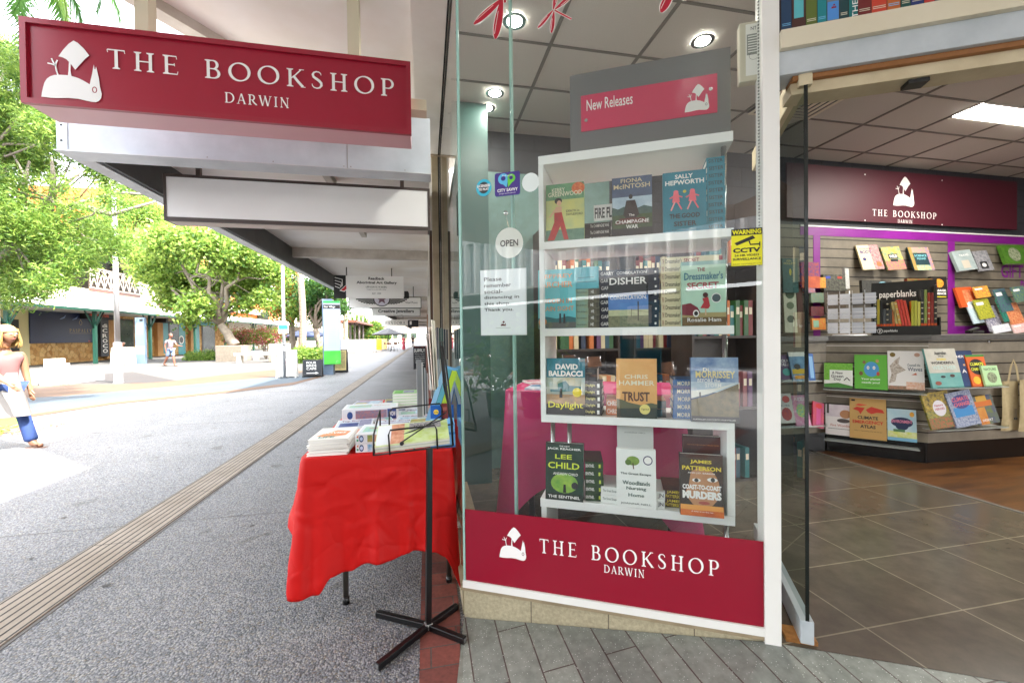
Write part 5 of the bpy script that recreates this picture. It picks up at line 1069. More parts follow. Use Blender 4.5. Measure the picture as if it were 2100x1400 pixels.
TP = [('r', .04, .96, .1, .9, C_('#e4e8ec', '#c8d4dc', .4, 0, 30)), ('r', .1, .5, .2, .7, PH[4]), ('t', 'Northern Territory', .2, .85, .45, .6, C_('#c86a5a'), .02)]
for k, z in enumerate((0, .0455)): boxset(-.348, 2.15, .235, .24, .044, math.radians(-2), ['white boxed calendar at the bottom of the pair beside the magazine stack', 'white boxed calendar on top of the pair beside the magazine stack'][k], A1(k), TP, z)
boxset(-.56, 2.95, .36, .22, .085, math.radians(2), 'large white gift box with a photo strip towards the back of the table', [('r', .02, .98, .05, .95, C_('#dfe3ea')), ('e', .14, .5, .05, .3, C_('#2a4a8a')), ('r', .24, .8, .15, .85, C_('#b87a7a', '#6a7a9a', .4, 0, 60)), ('r', .81, .97, .1, .9, C_('#1d3a80')), ('t', 'WOW', .84, .96, .3, .7, PWHITE, .03)], TP)
for k in range(5):
    mb = flatbook(.255, .20, .020, C_('#8fc47a', '#bfe0a8', .4, 0, 14), PAPER, [], [('r', .3, .6, .2, .8, PH[5]), ('r', .05, .28, .1, .9, C_('#6fb85a'))], 'page'); place(mb, 'paperback_book', (-.25, 3.15, Zt+.05+.0205*k), 0, 'pale green paperback, %s of its stack on the red cloth' % (ORD[k] if k < 4 else 'topmost'), 'book', 'green paperback stack')
for k, (x, y, w_, d_, t_, rz, cc, nm) in enumerate(((-.25, 3.14, .26, .22, .048, 0, 5, 'lavender covered thick book under the green paperback stack'), (-.20, 2.95, .20, .2, .03, 2, 0, 'blue landscape book in front of the green stack'), (-.2, 2.72, .22, .18, .038, -3, 2, 'white and red photo book in the middle of the table'), (-.545, 2.62, .22, .26, .028, 5, 5, 'white souvenir book lying on the left side of the table'), (-.31, 2.50, .33, .19, .052, -2, 1, 'pale photographic book behind the boxed calendars'), (-.555, 2.42, .20, .18, .022, 8, 2, 'pale book with reddish print just behind the magazine stack'), (-.06, 2.62, .12, .2, .045, 0, 0, 'small blue and white book near the window side of the table'), (-.33, 2.78, .12, .15, .022, 12, 4, 'thin green and blue booklet in the middle of the table'))):
    mb = flatbook(w_, d_, t_, C_('#e6e6ea', rough=.4), PAPER, [('r', .04, .35, .15, .85, PH[cc]), ('t', 'TERRITORY', .4, .85, .3, .7, C_('#3a4a7a'), .02), ('e', .93, .5, .03, .3, C_('#d84a3a'))], [('r', .03, .97, .04, .96, C_('#dfe6ee', '#b8c8d8', .4, 0, 25)), ('r', .1, .6, .1, .55, PH[(cc+4) % 6]), ('r', .62, .94, .1, .9, PH[cc]), ('t', 'Top End', .12, .6, .65, .85, C_('#8a4a6a'), .03)])
    place(mb, 'souvenir_book', (x, y, Zt), math.radians(rz), nm, 'book')
# blue boxes and tall leaning books against the window side
for k, (x, y, w_, d_, h_) in enumerate(((.012, 2.14, .126, .20, .066), (.010, 2.14, .126, .20, .05))):
    mb = MB().mat(C_('#3f8fd0', '#8ec4ea', .4, 0, 5)); mb.bbox(0, w_, 0, d_, 0, h_, .002); mb.mat(C_('#2a78c0')).rect(.0, w_, .0, .012, frame((0, -.0004, .0), (1, 0, 0), (0, 0, 1)), 0)
    if k: mb.mat(C_('#1a60b0')).box(0, w_, d_-.02, d_, h_, h_+.07); mb.mat(C_('#f0c838')).ell(.03, h_+.035, .014, .014, frame((0, d_-.0206, 0), (1, 0, 0), (0, 0, 1)), 0); mb.mat(DK).text('kids', .02, .04, h_+.03, h_+.04, frame((0, d_-.021, 0), (1, 0, 0), (0, 0, 1)), 0)
    place(mb, 'display_box', (x, y, Zt+(.0665 if k else 0)), math.radians(-2*k), ['lower pale blue cardboard box at the window side of the table', 'upper blue cardboard display box with a yellow spot at the window side of the table'][k], 'box')
def leaner(x, y, z, w_, h_, t_, rz, lean, label, base, arts, tilt=0, nm='tall_book', cat='book'):
    mb = bookmb(w_, h_, t_, base, PAPER, arts); M = Matrix.Translation((x, y, z)) @ Matrix.Rotation(rz, 4, 'Z') @ Matrix.Rotation(tilt, 4, 'Y') @ Matrix.Rotation(PI/2-lean, 4, 'X'); o = mb.build(nm, None, M); return tag(o, label, cat)
ST = [('r', .0, .3, 0, 1, C_('#8fc0dc', rough=.4)), ('r', .32, .64, 0, 1, C_('#5aa8b8', rough=.4)), ('r', .66, 1, 0, 1, C_('#b8d83a', rough=.4)), ('r', .30, .32, 0, .96, DK), ('r', .64, .66, 0, .96, DK), ('r', 0, 1, .96, 1, C_('#6fb0dc'))]
leaner(-.035, 2.36, TZ+.03, .085, .40, .02, math.radians(-8), .12, 'tall narrow book with blue, teal and lime stripes leaning beside the wire rack', C_('#8fc0dc'), ST, math.radians(18))
leaner(.05, 2.40, TZ+.02, .05, .34, .02, math.radians(-4), .05, 'blue and white book leaning behind the striped tall book', C_('#3a6aa8'), [('r', .1, .9, .3, .95, C_('#d8e4ee')), ('t', 'NT', .2, .8, .1, .2, PWHITE)], math.radians(12))
leaner(.075, 2.30, TZ+.08, .035, .12, .02, 0, .0, 'small dark red notebook standing behind the blue boxes', C_('#7a2a22'), [('r', .2, .8, .7, .85, C_('#a85a4a'))])
# floor standing magazine rack behind the table: dark magazines fanned out of grey pockets
mr = thing('magazine_rack', (.03, 2.75, 0), 'upright rack of grey transparent pockets standing between the table and the side window', 'rack')
gp = C_('#9aa3a4', rough=.25)
g = MB().mat(gp)
for k in range(2): g.box(.035+k*.055, .085+k*.055, 2.74+k*.05, 2.76+k*.05, .75, 1.22-.02*k)
g.build('pocket', mr); g = MB().mat(STEEL); g.tube([(.08, 2.85, .02), (.08, 2.85, 1.2)], .01, 8); g.box(-.02, .13, 2.8, 2.9, 0, .02); g.build('stand', mr)
r = random.Random(4)
for k in range(9):
    x = .005+.0145*k; cc = ['#2a2a30', '#3a3450', '#4a4e58', '#22242a', '#5a5a60', '#2a4a44', '#3c5a54', '#243038', '#3a3a3a'][k]
    g = MB().mat(C_(cc, rough=.35)); F_ = frame((x, 2.70-.008*k, 1.16), (1, 0, 0), (math.sin((k-4)*.05), 0, 1)); g.box(0, .012, 0, .20-.004*abs(k-4), -.004, 0, F_); g.mat(PAPER).box(.0125, .014, 0, .195, -.003, -.001, F_)
    tag(g.build('rolled_magazine'), '%s of the dark magazines fanned in the grey pocket rack' % ['leftmost', 'second from the left', 'third from the left', 'fourth from the left', 'middle one', 'fourth from the right', 'third from the right', 'second from the right', 'rightmost'][k], 'magazine', 'magazines in the pocket rack')
for k in range(6):
    g = MB().mat(C_(['#8a8e90', '#d8d8d4', '#4a5054', '#c8ccd0', '#6a6e70', '#e4e0dc'][k], rough=.4)); F_ = frame((-.06+.008*k, 2.66+.03*k, .80), (1, .2, 0), (-.18-.02*k, 0, 1)); g.box(0, .03, 0, .36-.02*k, -.01, 0, F_)
    tag(g.build('newspaper'), '%s of the grey newspapers leaning at the back of the table' % ['nearest', 'second', 'third', 'fourth', 'fifth', 'farthest'][k], 'newspaper', 'leaning newspapers')
# ---- black wire stand in front of the table
ws_ = thing('rack_stand', (-.01, 1.87, 0), 'black steel stand holding a wire magazine basket in front of the red cloth', 'stand')
BK = C_('#0d0d0e', rough=.3); c = V(-.010, 1.872, .022)
for q in ((-.245, 2.02), (-.208, 1.69), (.142, 1.757), (.125, 1.99)):
    e = V(q[0], q[1], .016); d = (e-c).normalized(); F_ = frame(c, d, V(0, 0, 1)); g = MB().mat(BK); L_ = (e-c).length; g.bbox(.012, L_, -.014, .012, -.012, .012, .002, F_); g.mat(C_('#6a6a6a', rough=.3)).box(L_-.0002, L_+.0006, -.009, .007, -.008, .008, F_); g.build('foot', ws_)
tp = at(849, 925, y=1.80); g = MB().mat(BK); up_ = (tp-c); F_ = frame(c, V(1, .3, 0), up_.normalized()); g.bbox(-.012, .012, -.02, up_.length, -.012, .012, .002, F_); g.mat(C_('#8a8a88', rough=.4, metal=.5)).bbox(-.016, .016, -.012, .014, -.016, .016, .003, F_); g.build('upright', ws_)
# basket
w0, w1, w2, w3 = at(766, 933, y=1.79), at(929, 913, y=1.79), at(768, 868, y=1.83), at(905, 690, y=2.0)
bk = MB().mat(BK); R_w = .0038
bx = w0; by_ = w1; dep = V(.01, .17, .055)
def wire(pts, r=R_w): bk.tube(pts, r, 6)
c1, c2, c3, c4 = w0, w1, w1+dep, w0+dep; wire([c1, c2, c3, c4, c1]); wire([c1.lerp(c2, .5), c4.lerp(c3, .5)])
wire([c1, c1+V(.002, .0, .085), c4+V(0, 0, .10), c4])
f1, f2 = c1.lerp(c2, .20), c1.lerp(c2, .80); hN = V(-.004, -.015, .098); wire([f1+V(0, 0, -.006), f1+hN*.8, f1.lerp(f2, .04)+hN, f1.lerp(f2, .96)+hN, f2+hN*.8, f2+V(0, 0, -.006)])
g1, g2 = c4.lerp(c3, .12), c4.lerp(c3, .85); hM = V(0, .02, .10); wire([g1, g1+hM*.85, g1.lerp(g2, .06)+hM, g1.lerp(g2, .96)+hM, g2+hM*.8, g2])
bp = at(908, 700, y=1.95); wire([c2, at(921, 800, y=1.84), bp], .005); wire([c3, at(910, 790, y=1.95), at(903, 700, y=2.02)], .005)
wire([at(824, 906, y=1.80), at(915, 845, y=1.86)], .003); wire([at(828, 890, y=1.86), at(912, 858, y=1.9)], .003); bk.sphere(tuple(at(824, 909, y=1.79)), .009); bk.build('basket', ws_)
g = MB().mat(BLACK); F_ = frame(at(921, 845, y=1.87), (at(921, 845, y=2.05)-at(921, 845, y=1.87)), at(904, 700, y=1.95)-at(921, 845, y=1.87)); g.box(0, .17, -.02, .30, -.005, .005, F_); g.build('back_board', ws_)
for k in range(3):
    g = MB().mat(C_(['#f0ead8', '#e8d8d0', '#dfe4e0'][k], rough=.5)); F_ = frame(at(893-k*4, 800, y=1.98+.02*k), V(0.1, 1, 0), at(890-k*3, 655, y=2.0)-at(897, 800, y=1.98)); g.box(0, .17, .0, .33-.03*k, -.004, .001, F_); 
    tag(g.build('display_card'), '%s tall pale card leaning upright behind the black wire stand' % ['largest', 'middle', 'smallest'][k], 'card', 'pale cards behind the wire stand')
# papers in the basket
u_ = (c2-c1); F_ = frame(c1+u_*.02+dep*.04+V(0, 0, .004), u_, dep)
g = None
for k in range(5):
    mb = MB().mat(C_(['#d8d8c8', '#e4e0d0', '#c9cfc0', '#e8e6e0', '#dfe8b8'][k], rough=.45)); L_ = u_.length*.94; mb.box(0, L_, 0, dep.length*.95, .0062*k, .0062*k+.0048, F_)
    if k == 4: art(mb, F_ @ Matrix.Translation((0, 0, .0062*k+.0049)), L_, dep.length*.95, [('r', .01, .2, .03, .97, C_('#e8ecf0')), ('r', .2, .38, .03, .97, C_('#e8b898', '#c87858', .4, 0, 50)), ('r', .38, 1, .03, .97, C_('#c0d860', '#e0eec0', .4, 0, 20)), ('r', .45, .9, .6, .95, C_('#7a7a80', '#d0ccc8', .4, 0, 90)), ('t', 'TOP END', .5, .8, .66, .82, DK, .02)])
    tag(mb.build('travel_magazine'), 'travel magazine lying in the black wire basket, %s of five' % ['lowest', 'second from the bottom', 'middle one', 'second from the top', 'top lime green one'][k], 'magazine', 'magazines in the wire basket')

for k, (x, y, w_, d_, t_, rz, cc, nm) in enumerate(((-.56, 3.30, .20, .2, .06, -4, 0, 'blue topped thick album at the far left of the red cloth'), (-.33, 3.40, .14, .2, .05, 3, 2, 'reddish photo album at the back of the red cloth'), (-.10, 2.45, .10, .2, .03, 5, 4, 'green and blue guide behind the wire basket'), (-.20, 2.34, .12, .12, .035, 0, 3, 'navy notebook tucked behind the boxed calendars'), (-.56, 2.78, .11, .14, .02, -6, 1, 'small nature guide beside the souvenir books'), (-.05, 2.95, .11, .2, .06, 2, 2, 'red and white travel book near the side window'))):
    mb = flatbook(w_, d_, t_, C_('#dfe0e6', rough=.4), PAPER, [('r', .04, .35, .15, .85, PH[cc]), ('r', .62, .96, .1, .9, PH[(cc+3) % 6]), ('t', 'NT', .4, .58, .3, .7, C_('#3a4a7a'), .02)], [('r', .03, .97, .04, .96, PH[(cc+5) % 6]), ('r', .1, .5, .1, .5, PH[(cc+1) % 6]), ('r', .55, .94, .2, .9, PH[cc])])
    place(mb, 'souvenir_book', (x, y, Zt), math.radians(rz), nm, 'book')
# ================================================================ window display
def wpt(px, py, off): q = at(px, py, pl=(wp(0, off), N)); return (q-G0).dot(D), q.z
def wfr(s, z, off, lean=0, yaw=0):
    return WF @ Matrix.Translation((s, z, -off)) @ Matrix.Rotation(yaw, 4, 'Y') @ Matrix.Rotation(-lean, 4, 'X')
SHW = col('#f6f7f4', rough=.3); SB = [(2.140, .042), (1.739, .036), (1.333, .036), (.928, .036), (.530, .040)]
un = thing('display_shelf', tuple(wp(.75, .3, .15)), 'white five tier display shelf unit with chrome rods standing behind the shop window', 'shelf')
NM = ['top', 'second', 'third', 'fourth', 'bottom']
for i, (z, t_) in enumerate(SB):
    g = MB().mat(SHW); a = .343 if i < 4 else .335; g.bbox(a, 1.170, z-t_, z, -.46, -.15, .002, WF); g.build('shelf_board', un)
g = MB().mat(SHW); g.box(.343, .366, .9285, 2.0975, -.46, -.1505, WF); g.build('side_panel', un); g = MB().mat(SHW); g.box(1.140, 1.170, .5305, .8915, -.46, -.1505, WF); g.build('side_panel', un)
g = MB().mat(SHW); g.box(.340, .365, .145, .4895, -.46, -.1505, WF); g.build('side_panel', un)
for s_, z0_, z1_ in ((1.143, .9285, 1.2965), (1.143, 1.3335, 1.7025), (1.143, 1.7395, 2.0975), (.39, .5305, .8915), (.47, .5305, .8915)):
    g = MB().mat(STEEL); g.tube([WF @ V(s_, z0_, -.20), WF @ V(s_, z1_, -.20)], .011, 12); g.build('chrome_rod', un)
g = MB().mat(STEEL); g.tube([WF @ V(1.15, .145, -.22), WF @ V(1.15, .4835, -.22)], .011, 12); g.build('chrome_rod', un)
def wbook(px0, pyt, px1, pyb, tier, off, t_, label, cover, cmds, lean=.05, spine=None, yaw=0):
    s0, zb = wpt(px0, pyb, off); s1, _ = wpt(px1, pyb, off); _, zt = wpt(px0, pyt, off); z = SB[tier][0]+.0012; h = zt-zb; w_ = s1-s0
    mb = bookmb(w_, h, t_, cover, PAPER, cmds, spine); o = mb.build('book', None, wfr(s0, z, off, lean, yaw)); return tag(o, label, 'book')
c = col
def T(t, a, b_, d, e, m, bo=.012): return ('t', t, a, b_, d, e, m, bo)
# tier 1
cr = c('#f0e8cc'); rd = c('#c22a28', '#9c1c1c', .5, 0, 30)
wbook(1120, 378, 1198, 496, 1, .165, .022, 'art deco novel with a woman in a red trouser suit, left on the upper shelf', c('#8fae7a', '#c8c078', .45, 0, 12), [
  ('r', 0, 1, 0, .2, c('#6a9078', '#4f7a68', .5, 0, 60)), ('r', 0, 1, .2, .72, c('#d8d27a', '#b0c088', .5, 0, 10)), ('r', 0, 1, .72, 1, c('#4f8a6a', '#7aa878', .5, 0, 40)), ('e', .85, .9, .17, .1, c('#c8482a', '#e88a4a', .5, 0, 60)),
  ('s', 'KERRY', .14, .5, .85, .92, cr) if 0 else T('KERRY', .16, .5, .86, .93, cr), T('GREENWOOD', .06, .95, .78, .86, cr), ('p', [(.22, .5), (.42, .5), (.48, .33), (.22, .33)], rd), ('p', [(.22, .33), (.48, .33), (.60, .02), (.48, .02), (.38, .26), (.22, .02), (.04, .02)], rd), ('e', .33, .70, .10, .055, c('#1c1614')), ('e', .35, .66, .06, .05, c('#e0b090')), ('p', [(.26, .6), (.42, .6), (.42, .5), (.24, .5)], c('#d8a888')), ('l', [(.26, .56), (.10, .42)], .04, c('#d8a888')), T('DEATH in', .54, .88, .49, .53, c('#2a3a30')), T('DAYLESFORD', .54, .97, .43, .47, c('#2a3a30'))])
wbook(1256, 363, 1338, 485, 1, .165, .026, 'novel with a seated figure before a misty blue valley, middle of the upper shelf', c('#1c2430'), [
  ('r', 0, 1, .45, 1, c('#3c4a64', '#556a8a', .5, 0, 10)), ('r', 0, 1, .36, .66, c('#8fa8bc', '#c4d4dc', .5, 0, 12)), ('p', [(0, .34), (0, .5), (.15, .46), (.3, .5), (.55, .44), (.8, .50), (1, .46), (1, .34)], c('#2a4a48', '#3c6058', .5, 0, 60)), ('r', 0, 1, .12, .36, c('#3f5a2c', '#26341c', .5, 0, 40)), ('r', 0, 1, 0, .13, c('#14161a')),
  ('e', .47, .66, .05, .04, c('#141010')), ('p', [(.36, .60), (.58, .60), (.68, .36), (.60, .30), (.34, .30), (.28, .36)], c('#241414')), ('p', [(.2, .3), (.8, .3), (.95, .2), (.05, .2)], c('#5a1c18')), T('FIONA', .22, .76, .90, .97, c('#d8c8a0')), T('McINTOSH', .04, .95, .80, .88, c('#d8c8a0')), T('The', .42, .56, .33, .37, PWHITE), T('CHAMPAGNE', .08, .92, .21, .27, PWHITE), T('WAR', .35, .65, .12, .185, PWHITE)])
def girl(x, f): return [('e', x, .66, .06, .035, c('#f0707c')), ('p', [(x-.06, .64), (x+.06, .64), (x+.09, .49), (x-.09, .49)], c('#ee6a78')), ('l', [(x-.04, .60), (x-.15*f, .56)], .035, c('#ee6a78')), ('l', [(x-.03, .5), (x-.12, .36)], .035, c('#f0a0a0')), ('l', [(x+.03, .5), (x+.13, .37)], .035, c('#ee6a78')), ('l', [(x+.04, .60), (x+.15, .57)], .035, c('#ee6a78'))]
TQ = c('#15869c', '#0f7488', .4, 0, 8)
wbook(1361, 352, 1450, 477, 1, .160, .03, 'turquoise novel with two pink paper cut out girls', TQ, [T('SALLY', .28, .7, .88, .955, PWHITE, .03), T('HEPWORTH', .05, .95, .78, .86, PWHITE, .03)]+girl(.30, 1)+girl(.68, 1)+[('e', .5, .66, .04, .025, c('#d8c83a')), T('THE GOOD', .14, .84, .22, .30, DK, .02), T('SISTER', .24, .76, .09, .17, DK, .02), T('EVERYTHING THEY HAVE', .2, .85, .02, .035, c('#0a3038'))], .06)
# tier 2
wbook(1104, 553, 1181, 673, 2, .160, .03, 'pale aqua novel with orange capitals and a bronze seal', c('#4fb8c4', '#7ccfd4', .4, 0, 6), [('r', 0, 1, 0, .12, c('#5a5e5a')), ('p', [(0, .10), (0, .17), (.2, .2), (.5, .16), (.8, .2), (1, .17), (1, .10)], c('#2a6a70')), T('JEFFREY', .08, .92, .83, .92, c('#e8a468')), T('ARCHER', .08, .92, .69, .79, c('#e8a468')), T('HIDDEN IN', .1, .9, .42, .50, c('#d89a68')), T('PLAIN SIGHT', .05, .95, .29, .37, c('#d8a070')), ('e', .12, .11, .11, .07, c('#c8743a')), ('p', [(.56, .08), (.62, .08), (.61, .25), (.57, .25)], DK), ('p', [(.67, .08), (.73, .08), (.72, .24), (.68, .24)], DK)], .05)
wbook(1248, 568, 1330, 671, 2, .155, .028, 'dark novel with white serif title over a dry fence line landscape', c('#1c2024'), [('r', 0, 1, .0, .25, c('#8a8a6a', '#5a6048', .6, 0, 60)), ('r', 0, 1, .22, .34, c('#a8b088', '#c8c8a0', .6, 0, 40)), ('r', 0, 1, .34, .62, c('#3a6ab0', '#6a94cc', .5, 0, 6)), ('r', 0, 1, .62, .68, c('#18305c')), ('l', [(.75, .12), (.75, .5)], .03, c('#3a3020')), ('l', [(.58, .2), (.58, .36)], .012, c('#3a3020')), ('l', [(.58, .34), (1, .28)], .006, c('#3a3020')), T('DISHER', .03, .97, .84, .98, PWHITE, .02), T('CONSOLATION.', .04, .97, .545, .62, PWHITE)], .05)
wbook(1399, 535, 1490, 667, 2, .150, .03, 'mint green novel with a woman in red beside a vintage car', c('#a8d4c0', '#c4e0c8', .4, 0, 5), [('r', 0, 1, 0, .13, c('#7a6038', '#5a4a30', .6, 0, 30)), ('r', 0, 1, .13, .2, c('#a89a68')), ('r', 0, 1, .94, 1, c('#8fb8b0')), T('THE', .36, .54, .84, .90, c('#8a2a34'), .02), T("Dressmaker's", .06, .94, .71, .83, c('#3a7a90'), .02), T('SECRET', .12, .84, .57, .67, c('#9a2430'), .03), ('l', [(.08, .54), (.88, .61)], .01, DK), ('p', [(.47, .42), (.60, .44), (.64, .30), (.60, .26), (.42, .27), (.50, .36)], c('#b02a34')), ('e', .54, .47, .06, .04, c('#4a1c18')), ('l', [(.54, .26), (.54, .16)], .03, c('#d8b090')), ('p', [(0, .17), (0, .33), (.2, .35), (.36, .28), (.42, .20), (.35, .15)], c('#7a2434')), ('e', .32, .19, .07, .055, PWHITE), ('e', .32, .19, .045, .035, DK), ('e', .78, .42, .11, .075, PWHITE), ('e', .78, .42, .095, .062, c('#4a5a60')), T('Rosalie Ham', .12, .88, .06, .12, PWHITE, .01)], .05)
# tier 3
wbook(1121, 734, 1200, 848, 3, .160, .026, 'novel with white author name over a hazy city and a yellow title', c('#3a3836'), [('r', 0, 1, .62, 1, c('#1f6a7c', '#2a8aa0', .4, 0, 8)), ('r', 0, 1, .35, .66, c('#c8b890', '#8fb0b4', .5, 0, 10)), ('r', 0, 1, .18, .36, c('#c89a68', '#8a7458', .5, 0, 20)), ('r', 0, 1, 0, .19, c('#33302e')), ('p', [(.1, .45), (.3, .45), (.3, .55), (.5, .6), (.6, .52), (.9, .5), (.9, .42), (.1, .4)], c('#4a7a80')), T('DAVID', .24, .82, .80, .90, PWHITE, .04), T('BALDACCI', .06, .94, .68, .78, PWHITE, .04), ('e', .80, .40, .12, .08, c('#f0d82a')), ('p', [(.34, .3), (.42, .3), (.41, .46), (.35, .46)], DK), T('Daylight', .05, .95, .09, .23, c('#f4e83a'), .01)], .05)
wbook(1265, 735, 1348, 855, 3, .150, .026, 'orange sunset novel with brown title and a pale yellow seal', c('#e0a05a', '#f0bc78', .45, 0, 6), [('r', 0, 1, 0, .22, c('#4a4438', '#3a3a34', .6, 0, 30)), ('p', [(0, .2), (0, .32), (.15, .30), (.3, .26), (.6, .22), (.85, .26), (1, .24), (1, .18), (0, .15)], c('#6a6448')), T('CHRIS', .2, .78, .66, .73, cr), T('HAMMER', .06, .94, .55, .63, cr), T('TRUST', .14, .82, .28, .44, c('#6a4434'), .03), ('e', .70, .15, .13, .085, c('#e8d880')), T('Signed', .61, .80, .13, .17, c('#6a5a2a'))], .05)
wbook(1418, 731, 1516, 862, 3, .125, .026, 'beach novel with a windswept dune and yellow author name', c('#2c4a70'), [('r', 0, 1, .62, 1, c('#2a5a9a', '#b8ccdc', .4, 0, 10)), ('r', 0, 1, .46, .62, c('#9ab4c8', '#dce4e8', .4, 0, 14)), ('p', [(0, .06), (0, .34), (.35, .40), (1, .60), (1, .06)], c('#8a7a5a', '#5f5a44', .6, 0, 30)), ('r', 0, 1, 0, .09, c('#2a2c30')), ('p', [(0, .36), (0, .48), (.5, .52), (1, .62), (.4, .44)], c('#e4e4dc')), T('Di', .26, .38, .78, .84, cr), T('MORRISSEY', .1, .93, .68, .79, c('#f0dc90'), .015), T('BEFORE the', .14, .62, .61, .67, PWHITE), T('STORM', .3, .64, .54, .60, PWHITE), ('l', [(.19, .38), (.19, .46)], .03, DK), T("AUSTRALIA'S FAVOURITE STORYTELLER", .03, .93, .03, .05, PWHITE)], .05)
# tier 4
wbook(1119, 907, 1196, 1021, 4, .145, .04, 'dark green thriller with yellow author name and a lone figure', c('#142418'), [('r', 0, 1, .12, .96, c('#12402c', '#0c2a20', .4, 0, 12)), ('e', .5, .30, .36, .17, c('#5a9a3a', '#a8c84a', .4, 0, 20)), T('THE NEW', .36, .64, .93, .955, PWHITE), T('JACK REACHER', .04, .94, .87, .915, PWHITE, .03), T('LEE', .25, .70, .72, .80, c('#d8e83a'), .015), T('CHILD', .06, .90, .55, .66, c('#d8e83a'), .015), T('ANDREW CHILD', .2, .86, .44, .485, PWHITE, .01), ('p', [(.47, .14), (.55, .14), (.54, .28), (.48, .28)], BLACK), ('e', .78, .27, .09, .06, DK), T('THE SENTINEL', .07, .92, .04, .09, PWHITE, .02)], .10)
wbook(1265, 916, 1346, 1033, 4, .140, .03, 'white novel with a small green tree and a thin grey title', c('#eceeea', rough=.4), [('e', .42, .80, .17, .08, c('#6a8a34', '#8aa848', .6, 0, 60)), ('e', .30, .77, .08, .05, c('#55752a')), ('l', [(.42, .76), (.44, .66)], .03, c('#5a4024')), ('e', .80, .82, .12, .08, c('#3a3460')), ('e', .80, .82, .095, .062, PWHITE), T('The Great Escape', .1, .88, .55, .60, c('#3a4a44')), T('Woodlands', .15, .85, .39, .46, c('#3a5a50'), .01), T('Nursing', .25, .75, .29, .36, c('#3a5a50'), .01), T('Home', .3, .7, .19, .25, c('#3a5a50'), .01), T('JOANNA NELL', .1, .88, .05, .09, c('#6a7470'))], .07)
wbook(1396, 927, 1485, 1050, 4, .118, .035, 'thriller with a womans dark eyed face and bold white title', c('#2a1c18'), [('r', 0, 1, .55, 1, c('#2c1a16', '#55301f', .5, 0, 8)), ('e', .52, .46, .40, .33, c('#b07850', '#d09a70', .5, 0, 8)), ('p', [(0, .2), (0, 1), (.3, .9), (.2, .5)], c('#2a1814')), ('r', 0, 1, 0, .13, c('#e0782a', '#b84a1a', .5, 0, 14)), ('r', 0, 1, .10, .18, c('#e8a04a')), ('e', .75, .60, .12, .035, PWHITE), ('e', .76, .60, .05, .035, DK), ('e', .38, .58, .10, .03, PWHITE), ('e', .38, .58, .05, .03, DK), ('e', .55, .22, .13, .025, c('#a84a40')), T('JAMES', .24, .74, .84, .91, c('#f0d83a'), .03), T('PATTERSON', .05, .95, .74, .81, c('#f0d83a'), .03), T('AND J.D. BARKER', .18, .82, .68, .71, PWHITE), T('COAST-TO-COAST', .05, .95, .43, .51, PWHITE, .05), T('MURDERS', .05, .95, .28, .41, PWHITE, .06), T('A killer is on the run', .25, .75, .07, .09, PWHITE)], .08)
# stacks
def stack(px0, px1, tier, off, n, t_, d_, cover, spine, name, yaw=0, group=None, page=False, top=(), z0=0, w_=None):
    s0 = wpt(px0, 900, off)[0]; s1 = wpt(px1, 900, off)[0]; w_ = w_ or (s1-s0); mb = flatbook(w_, d_, t_, cover, PAPER, spine, top, 'page' if page else 'spine'); base = mb.build('book'); first = True
    for k in range(n):
        M = WF @ Matrix.Translation((s0+.0012*((k*7) % 3), SB[tier][0]+.0012+z0+k*(t_+.0004), -off)) @ Matrix.Rotation(yaw+.012*((k*5) % 3-1), 4, 'Y') @ Matrix.Rotation(-PI/2, 4, 'X')
        o = base if first else base.copy()
        if not first: COL.objects.link(o)
        first = False; o.matrix_world = M
        pos = 'only one' if n == 1 else ('topmost' if k == n-1 else ORD[k]); tag(o, (name+', '+pos+' of its stack') if n > 1 else name, 'book', group)
SP = lambda t, m=PWHITE, a=.1, b_=.9: [T(t, a, b_, .25, .75, m, .01)]
stack(1452, 1489, 1, .175, 10, .0305, .15, TQ, SP('SISTER', DK), 'dark turquoise novel lying beside the paper girls novel', group='turquoise novel stack')
stack(1180, 1256, 1, .24, 3, .030, .13, c('#101418'), SP('The CHAMPAGNE WAR', PWHITE, .45, .95), 'black novel lying behind the misty valley novel', group='black novel stack')
stack(1181, 1231, 2, .175, 6, .0295, .15, c('#7fa89c', '#8f9f80', .5, 0, 30), [('r', .55, 1, 0, 1, c('#6a6450', '#3a3c34', .6, 0, 80)), T('HE', .66, .78, .3, .75, PWHITE), T('hidden', .1, .5, .4, .6, DK)], 'grey green novel lying beside the aqua novel', group='grey green novel stack')
stack(1182, 1231, 2, .175, 1, .10, .15, c('#5fbcc8', '#3f98a8', .4, 0, 4), [('r', .1, .9, .3, .32, DK), ('r', .15, .8, .5, .52, DK)], 'aqua boxed novel lying on top of the grey green stack', z0=.181)
stack(1231, 1353, 2, .190, 8, .0325, .15, c('#1c2438'), [T('GARRY', .03, .25, .25, .75, PWHITE, .01), T('CONSOLATION', .3, .8, .3, .7, PWHITE), ('r', .93, .96, .3, .6, PWHITE)], 'navy novel lying behind the dry landscape novel', group='navy novel stack')
stack(1357, 1489, 2, .195, 9, .0335, .15, c('#e0d4ae'), [T('THE', .02, .05, .2, .8, c('#8a2a34'), .01), T("Dressmaker's", .07, .33, .2, .8, c('#4a4438'), .01), T('SECRET', .36, .6, .25, .75, c('#9a2430'), .02), ('r', .9, 1, .1, .9, c('#9a2a34'))], 'cream novel with a red SECRET spine', group='cream novel stack')
stack(1200, 1235, 3, .175, 5, .030, .15, c('#2c2826'), [T('Daylight', .05, .6, .25, .75, c('#f0e48a'), .01), ('r', .72, .86, .2, .8, PWHITE)], 'dark novel with a yellow spine word', group='dark yellow titled stack')
stack(1200, 1226, 3, .20, 1, .06, .13, c('#1a1614'), [('r', .1, .6, .6, .65, c('#8a7a5a'))], 'black hardback lying on top of the dark yellow titled stack', z0=.154)
